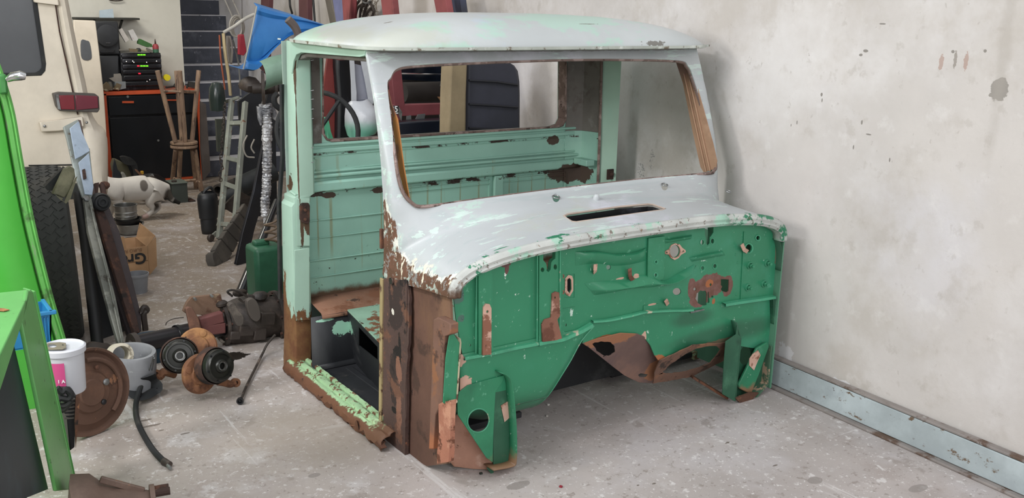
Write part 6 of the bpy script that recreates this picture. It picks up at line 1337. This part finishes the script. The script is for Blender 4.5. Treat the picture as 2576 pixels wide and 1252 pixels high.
q = MB(); q.lathe(pa_.lerp(pb_, .52), pb_-pa_, [(.02, -.03), (.031, -.02), (.031, .0), (.02, .012)], 16); T.part('collar', q, M['black'])
q = pp([(633, 700), (640, 688), (656, 735), (650, 740), (636, 738), (628, 728)], PV(2.4), .04); T.part('foot', q, M['black'], bevel=.004); T.done()
T = Thing('jerrycan', 'dark green plastic jerrycan standing behind the rear post of the cab', 'jerrycan')
jg = mat('green_plastic', '#2f6148', .45, layers=[N('#3c7357', 2, .5, soft=.2)])
JV = 2.1; q = MB(); ja, jb = at(649, 765, PV(JV)), at(720, 618, PV(JV)); q.box(((ja.x+jb.x)/2, JV+.09, (ja.z+jb.z)/2), (jb.x-ja.x, .16, jb.z-ja.z)); T.part('body', q, jg, bevel=.022)
q = MB(); q.box(((ja.x+jb.x)/2-.02, JV+.09, jb.z+.01), (.08, .05, .03)); T.part('handle', q, jg, bevel=.01); T.done()
T = Thing('rope', 'small coil of dirty rope on the green jerrycan', 'rope')
q = MB(); p = at(682, 600, PV(2.15)); q.tube([p+V((.03*math.cos(t), .03*math.sin(t)*.6, .006*t-.02)) for t in [i*.4 for i in range(48)]], .006, 6); T.part('coil', q, mat('rope', '#7d6a58', .9)); T.done()
foil = mat('aluminium_foil', '#cfd0d3', .35, .45, layers=[N('#8a8c92', 9, .5, soft=.1)], bump=1.0, bscale=40)
T = Thing('foil_wrapped_pipe', 'upright pipe wrapped in crumpled silver foil left of the cab', 'pipe')
FV = PV(2.9); P = cat([at(x, y, FV) for x, y in ((668, 262), (671, 300), (672, 380), (671, 450), (668, 500), (667, 560), (666, 690))], 6)
q = MB(); P = cat(P, 4); rf_ = random.Random(5); nP = len(P); q.tube(P, [(.034 if i < nP*.12 else .027-.004*i/nP)*rf_.uniform(.88, 1.12) if i < nP*.8 else .010 for i in range(nP)], 18); rv = random.Random(6); q.v = [p_+V((rv.uniform(-1, 1), rv.uniform(-1, 1), rv.uniform(-1, 1)))*.0035 for p_ in q.v]; T.part('wrapped_pipe', q, foil, jit=.004, smooth=20)
q = MB(); q.tube([at(684, 270, FV), at(694, 295, FV), at(700, 305, FV)], [.014, .018, .006], 10); q.tube([at(655, 268, FV), at(652, 300, FV), at(654, 315, FV)], [.02, .012, .004], 10); T.part('loose_foil', q, foil, jit=.01); T.done()
T = Thing('brake_disc', 'rusty brake disc and hub hanging above the foil-wrapped pipe', 'brake disc')
p = at(662, 222, PV(2.95)); ax_ = V((1, -.35, 0)).normalized(); q = MB(); q.lathe(p, ax_, [(0, -.06), (.03, -.06), (.03, -.01), (.10, -.008), (.10, .008), (.035, .01), (.03, .06), (.055, .065), (.055, .08), (.02, .082), (.02, .14), (0, .14)], 30); T.part('disc', q, M['cast'])
q = MB(); q.cyl(p+ax_*.14, p+ax_*.3, .016, 10); T.part('shaft', q, M['steel']); T.done()
T = Thing('gear_head', 'dark oily gear casting hung under the blue fender beside the brake disc', 'casting')
q = MB(); p = at(628, 215, PV(3.1)); q.sphere(p, .055, 12, (1.2, 1, .8)); T.part('body', q, M['cast'], jit=.02)
q = MB(); q.tube(cat([at(698, 235, PV(2.6)), at(690, 245, PV(2.6)), at(692, 262, PV(2.6)), at(706, 275, PV(2.6))], 4), .016, 10); T.part('hose_bend', q, M['rubber']); T.done()
q = MB(); q.cyl(at(680, 200, PV(3.0)), at(662, 262, PV(3.0)), .012, 8); one('steel_rod', 'thin steel rod hanging beside the rusty brake disc', 'rod', q, M['steel'])
# blue fender
bluef = mat('blue_fender_paint', '#2f74b8', .45, mottle=.05, layers=[N('#3f85c6', 2, .5, soft=.3)])
BF = PV(3.0)
T = Thing('blue_fender', 'bright blue vehicle fender stored high behind the cab roof', 'fender')
up_ = cat([at(x, y, BF) for x, y in ((646, 16), (690, 29), (740, 41), (790, 54), (830, 66))], 5); lo_ = cat([at(x, y, BF) for x, y in ((613, 172), (645, 172), (680, 130), (720, 92), (760, 80))], 5)
R = []
for f, dv in ((-.06, .06), (-.02, .02), (0, 0), (.06, -.012), (.12, 0.004), (.5, -.02), (.8, -.012), (.86, .0), (.91, -.028), (1, -.03), (1.02, .0), (1.0, .25)):
    R.append([a_.lerp(b_, f)+V((0, dv, 0)) for a_, b_ in zip(up_, lo_)])
q = MB(); q.grid(R); T.part('skin', q, bluef, solid=-.003)
q = MB(); P = [at(x, y, PV(2.97)) for x, y in ((646, 16), (630, 95), (612, 174))]; q.tube(P, .004, 6); T.part('edge', q, mat('bare_edge', '#a9a79c', .6)); T.done()
T = Thing('green_fender', 'pale green curved fender end below the blue fender', 'fender')
R = []
for i in range(9):
    t_ = -.9+i*.3; R.append([at(x, y, PV(2.7))+V((0, -.10*math.cos(t_), .085*math.sin(t_)-.03)) for x, y in ((652, 180), (680, 168), (715, 160), (760, 155))])
q = MB(); q.grid(R); T.part('skin', q, mat('pale_green_gloss', '#7c9a88', .25)); T.done()
T = Thing('mirror_bracket', 'dark red plastic block hanging left of the blue fender', 'bracket')
T.part('cord', ptube([(608, -60), (609, 40), (610, 90)], PV(3.5), .002), M['cast'])
T.part('block', pp([(604, 88), (614, 86), (621, 130), (614, 140), (604, 138)], PV(3.48), .05), mat('red_block', '#a02f3c', .5), bevel=.004); T.done()
# ropes and tubes hanging at the stairs
hose_c = mat('dirty_white_hose', '#9a958c', .6, layers=[N('#7a756c', 9, .55, soft=.08)])
T = Thing('cable_coil', 'coil of grey cable hanging in front of the stairs', 'cable')
for k_ in range(3):
    q = MB(); c_ = (594+k_*3, 66+k_*2); q.tube([at(c_[0]+(16-k_)*math.cos(t), c_[1]+(27-k_*2)*math.sin(t), PV(3.7+.02*k_)) for t in [2*PI*i/26 for i in range(26)]], .006, 6, closed=True); T.part('turn', q, hose_c)
for a_, b_ in (((566, 0), (588, 50)), ((583, -5), (606, 46))): q = MB(); q.tube([at(*a_, PV(3.7)), at(*b_, PV(3.7))], .004, 6); T.part('strand', q, hose_c)
T.done()
q = ptube([(562, 82), (590, 66), (615, 48), (640, 36)], PV(3.5), .010); one('bent_conduit', 'cream bent conduit sticking out left of the blue fender', 'conduit', q, mat('cream_conduit', '#b6b2a8', .5))
q = ptube([(562, 84), (566, 130), (575, 190), (580, 240)], PV(3.5), .018, flat=.5); one('wooden_pole', 'long yellowish wooden handle hanging above the trolley frame', 'handle', q, mat('yellow_wood', '#8f8063', .6, layers=[N('#b3a27c', 6, .5, soft=.1, st=(3, 3, .3))]))
T = Thing('hose_loop', 'dirty white loops of hose hanging right of the wooden handle', 'hose')
for k_ in range(3): T.part('loop', ptube([(572+3*k_, 90), (572+3*k_, 125), (575+3*k_, 152), (582, 155+2*k_), (584, 120), (578, 92)], PV(3.55+.02*k_), .006, 6), hose_c)
T.done()
q = ptube([(586, 100), (600, 160), (606, 240)], PV(3.6), .008, flat=.6); one('steel_strip', 'thin grey steel strip hanging beside the hose loops', 'steel strip', q, M['steel'])
q = ptube([(552, 88), (556, 150), (566, 225)], PV(3.56), .005); one('orange_cord', 'thin orange cord hanging down left of the wooden handle', 'cord', q, mat('orange_cord', '#9a4f33', .7))
T = Thing('chain', 'dark steel chain hanging down the left side of the trolley frame', 'chain')
for i in range(26):
    t_ = i/25; x = 566-14*t_ if i < 18 else 556+3*math.sin(i); y = 262+t_*190; p = at(x, y, PV(3.72))
    q = MB(); w_ = (1, 0) if i % 2 else (0, 1); q.tube([p+V((.009*math.cos(a_)*w_[0], .009*math.cos(a_)*w_[1], .014*math.sin(a_))) for a_ in [2*PI*j/8 for j in range(8)]], .003, 5, closed=True); T.part('link', q, M['cast'])
T.done()
q = MB(); p = at(546, 240, PV(4.1)); R = [(.0, .09), (.03, .085), (.05, .05), (.055, -.02), (.05, -.1), (0, -.11)]; q.lathe(p, (0, 0, 1), R, 18); one('gas_flask', 'dark green rounded flask standing before the stairs', 'flask', q, mat('dark_green_gloss', '#242f2c', .25))
one('olive_board', 'dark olive board leaning against the stairs under the flask', 'board', pp([(544, 300), (566, 300), (568, 380), (548, 382)], PV(4.15), .03), mat('olive_board', '#3f433a', .7))
one('mauve_board', 'dark upright board at the foot of the stairs by the stools', 'board', pp([(505, 255), (518, 262), (530, 430), (512, 455), (506, 380)], PV(5.7), .03), mat('mauve_board', '#5a5350', .7))
for k_, pts in enumerate(([(622, 340), (612, 365), (620, 392), (640, 396)], [(640, 350), (632, 370), (640, 385)])):
    q = ptube(pts, PV(3.4), .005); one('bent_cable', ['white bent cable end sticking out left of the foil-wrapped pipe', 'short inner white cable loop left of the foil-wrapped pipe'][k_], 'cable', q, hose_c)

# ---------------------------------------------------------------- rack and things seen over the roof and through the windows
red = mat('red_oxide_frame', '#8f4a4c', .6, layers=[N('#7a3e40', 4, .5, soft=.2)])
lil = mat('blue_grey_post', '#7479a0', .6); 
def RK(d): return plane_off(WALL, -d)
posts = [('steel_post', 'dark red-brown steel post behind the blue fender tip, left one', [(657, -30), (677, -30), (675, 22), (656, 18)], .35, mat('maroon_post', '#5f3a3d', .6)),
         ('steel_post', 'dark red-brown steel post just right of the blue fender crest', [(751, -30), (772, -30), (774, 50), (752, 42)], .35, mat('maroon_post_b', '#5c373a', .6)),
         ('slotted_angle', 'grey-brown slotted angle bar leaning left of the blue-grey post', [(812, -30), (826, -30), (846, 58), (830, 58)], .22, mat('grey_angle', '#6b665e', .6)),
         ('steel_post', 'blue-grey steel post next to a broad pink-red post over the roof', [(832, -30), (858, -30), (866, 58), (846, 60)], .32, lil),
         ('steel_post', 'broad pink-red post right next to the blue-grey post over the roof', [(858, -30), (884, -30), (877, 55), (864, 57)], .42, red),
         ('steel_post', 'pink-red post in the middle right of the hanging metal bits over the roof', [(955, -30), (984, -30), (992, 50), (964, 50)], .34, red),
         ('steel_post', 'pink-red slanted post near the dark blue post over the roof', [(1086, -30), (1116, -30), (1128, 44), (1100, 44)], .34, red),
         ('steel_post', 'dark and blue slanted steel post at the right end of the rack', [(1120, -30), (1154, -30), (1163, 42), (1128, 44)], .22, mat('blue_dark_post', '#4c5470', .6, layers=[dict(k='lin', n=(0, -1, 0), d=0, c='#2b2d35')]))]
for nm, lb, pts, d_, m_ in posts:
    # carry every post down to the floor behind the cab
    (x0, y0), (x1, y1), (x2, y2), (x3, y3) = pts; k_ = 3.2
    pts2 = [pts[0], pts[1], (x2+(x2-x1)*k_, y2+(y2-y1)*k_), (x3+(x3-x0)*k_, y3+(y3-y0)*k_)]
    one(nm, lb, 'post', pp(pts2, RK(d_), .04), m_, group='rack posts behind the cab' if nm == 'steel_post' else None, bevel=.003)
for x0, x1, lb in ((728, 732, 'thin dark cable hanging down the wall left of the crest post'), (787, 789, 'thin dark cable hanging down the wall right of the crest post')):
    q = ptube([(x0, -10), (x0+2, 15), (x1+3, 34 if x0 < 750 else 56)], RK(.06), .010); one('hanging_cable', lb, 'cable', q, M['black'])
one('exhaust_stub', 'short grey pipe stub rising in front of the blue fender', 'pipe', ptube([(724, 48), (742, 68), (752, 95), (758, 140), (760, 400), (762, 752)], PV(2.2), .021), mat('grey_stub', '#5d5350', .6))
T = Thing('hanging_tools', 'bunch of grey hooked metal bits hanging on the wall over the roof', 'metal parts')
for pts in ([(893, 48), (900, 20), (915, 8), (925, -5)], [(905, 48), (908, 22), (916, 12)], [(912, 48), (918, 25), (925, 6)], [(885, 35), (895, 15), (905, 0)], [(935, 48), (940, 25), (930, 5)], [(918, 44), (925, 30), (935, 20)]):
    T.part('hook', ptube(pts, RK(.12), .010), M['cast'])
q = MB(); q.tube([at(922+9*math.cos(t), 2+6*math.sin(t), RK(.13)) for t in [2*PI*i/14 for i in range(14)]], .007, 6, closed=True); T.part('ring', q, M['steel'])
T.done()
one('wire_tangle', 'loose tangle of thin brown wire hanging beside the hooked bits', 'wire', (lambda q: [q.tube(cat([at(930+random.uniform(-22, 25), random.uniform(-12, 48), RK(.1)) for _ in range(5)], 5), .0018, 4) for _ in range(14)] and q)(MB()), mat('brown_wire', '#6f6455', .7))
# through the rear window
RV = PV(2.15)
T = Thing('welded_rack', 'dusky red welded steel frame seen through the rear window', 'steel frame')
rd = mat('dusky_red', '#7d4045', .55, layers=[N('#6a363a', 4, .5, soft=.2)])
for a_, b_, w_ in (((986, 120), (1003, 290), .062), ((985, 277), (1160, 272), .062), ((1160, 120), (1160, 330), .05), ((1160, 132), (848, 141), .04)):
    q = MB(); q.bar(at(*a_, RV), at(*b_, RV), w_, .05, (0, 1, 0)); T.part('member', q, rd, bevel=.004)
q = MB(); q.bar(at(992, 290, RV), at(1010, 420, RV), .05, .05, (0, 1, 0)); T.part('leg', q, rd, bevel=.004); T.done()
one('steel_sheet', 'tall brick-red panel seen through the rear window behind the steering wheel', 'panel', pp([(828, 120), (848, 120), (856, 240), (846, 350), (850, 735), (800, 738), (800, 350), (812, 240)], PV(2.3), .02), mat('brick_red', '#8a3e3a', .5, layers=[N('#74332f', 3, .5, soft=.2)]))
one('bucket_seat', 'black seat back standing behind the rear window next to the plastic bag', 'seat', pp([(846, 110), (890, 110), (900, 250), (905, 360), (905, 740), (850, 745), (850, 360), (852, 240)], PV(2.25), .06, sm=2), M['black'], bevel=.015)
T = Thing('steering_wheel', 'black steering wheel partly seen at the left of the rear window', 'steering wheel')
swc = at(800, 330, PV(1.75)); n_ = V((-.35, -1, .35)).normalized(); x_ = n_.cross(V((0, 0, 1))).normalized(); y_ = x_.cross(n_)
ring_ = [swc+x_*(.185*math.cos(t))+y_*(.185*math.sin(t)) for t in [2*PI*i/40 for i in range(40)]]
q = MB(); q.tube(ring_, .012, 10, closed=True); T.part('rim', q, M['rubber'])
for t in (0.1, 2.2, 4.2): q = MB(); q.tube([swc+n_*-.03, swc+x_*(.18*math.cos(t))+y_*(.18*math.sin(t))], .010, 8); T.part('spoke', q, M['rubber'])
q = MB(); q.tube([swc+n_*-.03, V((swc.x+.1, swc.y+.35, .0))], .018, 8); T.part('column', q, M['rubber'])
q = MB(); q.lathe(swc+n_*-.03, n_, [(0, .02), (.03, .018), (.035, 0), (.03, -.03), (0, -.03)], 18); T.part('hub', q, M['rubber']); T.done()
T = Thing('plastic_bag', 'white plastic shopping bag with green bottom hanging behind the rear window', 'bag')
bagm = mat('white_thin_plastic', '#b9bcc2', .3, mottle=.05, layers=[dict(k='grad', c='#6fae98', ax=2, lo=.105, hi=.03, amp=.04, ns=8), N('#c2607c', 5, .68, soft=.04, lim=[(2, .25, .6, .02)])], bump=.5, bscale=25)
bp = at(908, 300, PV(2.11)); R = []
for x0, x1, y, d_ in ((878, 884, 345, .04), (878, 940, 338, .09), (877, 948, 318, .11), (874, 948, 290, .11), (878, 942, 272, .09), (880, 936, 262, .06), (882, 932, 256, .04), (884, 930, 252, .02)):
    a_, b_ = at(x0, y, PV(2.11)), at(x1, y, PV(2.11)); c_ = (a_+b_)/2; w_ = (b_-a_).length/2
    R.append([c_+V((w_*math.cos(t), d_*math.sin(t), 0)) for t in [2*PI*i/20 for i in range(20)]])
q = MB(); q.grid(R, True); T.part('body', q, bagm, jit=.014)
for pts in ([(878, 128), (888, 128), (894, 200), (897, 256), (886, 258), (884, 205)], [(905, 128), (925, 128), (935, 200), (940, 258), (930, 262), (918, 200)]):
    T.part('handle', pp(pts, PV(2.115), .006, sm=2), bagm, jit=.004)
T.part('neck', pp([(890, 160), (912, 165), (926, 210), (930, 256), (894, 254)], PV(2.13), .01), mat('grey_thin_plastic', '#8b8d9a', .35)); T.done()
one('green_cloth', 'thin green plastic strip hanging under the steering wheel', 'cloth', pp([(812, 300), (826, 300), (832, 330), (840, 360), (812, 362)], PV(2.0), .01, sm=2), mat('green_strip', '#4f9f7c', .6, layers=[N('#7cc2a0', 14, .55, soft=.1, st=(4, 1, .3))]))
T = Thing('seat_backrest', 'tall dark vinyl seat backrest with tan canvas side seen through the rear window', 'seat')
q = pp([(1176, 120), (1262, 120), (1285, 158), (1298, 166), (1307, 180), (1310, 200), (1311, 240), (1310, 420), (1172, 430), (1174, 240)], PV(1.72), .07); T.part('cushion', q, mat('dark_navy_vinyl', '#3b3c47', .5, mottle=.06, layers=[N('#454654', 3, .5, soft=.25)], bump=.1), bevel=.018)
for y0, y1 in ((202, 212), (262, 268), (322, 328)): q = MB(); q.tube([at(1180, y0, PV(1.712)), at(1250, y0+4, PV(1.706)), at(1302, y1+2, PV(1.712))], .006, 8); T.part('seam', q, mat('seam_vinyl', '#24252c', .5))
q = pp([(1136, 120), (1178, 120), (1174, 240), (1172, 430), (1128, 430), (1131, 240), (1134, 170)], PV(1.70), .10); T.part('canvas_side', q, mat('tan_canvas', '#96866a', .85, layers=[N('#a5957a', 3, .5, soft=.2), N('#5a4a34', 12, .66, soft=.04)], bump=.2), bevel=.01)
T.done()
T = Thing('car_bonnet', 'glossy black car panel with bright upper edge behind the red frame', 'car panel')
T.part('panel', pp([(1005, 150), (1140, 140), (1140, 235), (1100, 205), (1010, 200)], PV(2.6), .03), mat('gloss_black_panel', '#151c26', .15)); T.part('edge', (lambda q: (q.tube([at(1005, 185, PV(2.56)), at(1140, 187, PV(2.56))], .006, 8), q)[1])(MB()), M['chrome']); T.done()
q = MB(); q.cyl(at(1015, 232, PV(2.4)), at(1150, 228, PV(2.4)), .055, 18); one('canvas_roll', 'dark grey fabric roll lying behind the red frame', 'roll', q, mat('charcoal_cloth', '#35322f', .9), jit=.006)
q = MB(); q.bar(at(990, 322, PV(2.05)), at(1150, 312, PV(2.05)), .10, .07); one('black_bumper', 'black bumper bar lying along the lower edge of the rear window', 'bumper', q, mat('blueish_black', '#1b202b', .3), bevel=.01)
q = MB(); q.box(at(1030, 262, PV(2.72)), (.9, .04, .55)); one('dark_backboard', 'big dark board standing behind the red frame and seat', 'board', q, mat('brown_black_board', '#2b2524', .8, layers=[N('#3b302c', 3, .5, soft=.2)]))
for k_, (pts, lb) in enumerate((([(1112, 195), (1135, 200), (1130, 215), (1108, 217)], 'pale grey metal corner above the dark fabric roll'), ([(1100, 243), (1124, 243), (1112, 257)], 'tan triangular cardboard scrap between the roll and the red frame'), ([(1052, 288), (1070, 286), (1066, 312), (1040, 312)], 'pale grey sheet scrap under the red frame, left one'), ([(1024, 292), (1034, 290), (1036, 312), (1022, 312)], 'narrow grey sheet scrap under the red frame, nearest the pillar'), ([(1106, 288), (1112, 290), (1112, 306), (1108, 306)], 'thin pale sliver under the red frame near the seat'))):
    one('metal_scrap', lb, 'scrap', pp(pts, PV(2.1 if k_ > 1 else 2.35), .008), [M['steel'], card, M['steel'], M['steel'], M['steel']][k_])
T = Thing('number_plate', 'small black sign with white digits 35 at the left edge of the rear window', 'sign')
T.part('plate', pp([(976, 266), (1003, 266), (1003, 287), (977, 287)], PV(2.0), .01), mat('black_sign', '#1c1e24', .4))
T.part('white_bar', pp([(980, 283), (1002, 283), (1002, 286), (980, 286)], PV(1.99), .003), whitem)
T.part('side', pp([(1003, 268), (1012, 282), (1010, 304), (1003, 287)], PV(2.0), .006), M['steel']); npl = T.done()
letters('35', .042, whitem, at(992, 275, PV(1.985)), (PI/2, 0, 0), parent=npl, bold=.001)
# small stones on the floor
peb = mat('chips', '#a9a39c', .9)
for k_, (x, y, lb, c_) in enumerate(((1379, 1017, 'tiny pale paint chip on the floor below the tunnel arch, far one', '#c9c6c0'), (1376, 1045, 'tiny pale paint chip on the floor below the tunnel arch, near one', '#b9b4ae'), (1411, 1223, 'tiny red berry-like speck on the floor in the near foreground', '#8a2030'), (1210, 1190, 'small dark leaf scrap on the floor below the left foot bracket', '#2a2f28'))):
    p = at(x, y, PZ(.003)); q = MB(); q.box(p, (.010, .008, .006), Matrix.Rotation(k_, 3, 'Z')); one('paint_chip', lb, 'chip', q, mat('chip_paint', c_, .8), bevel=.001)
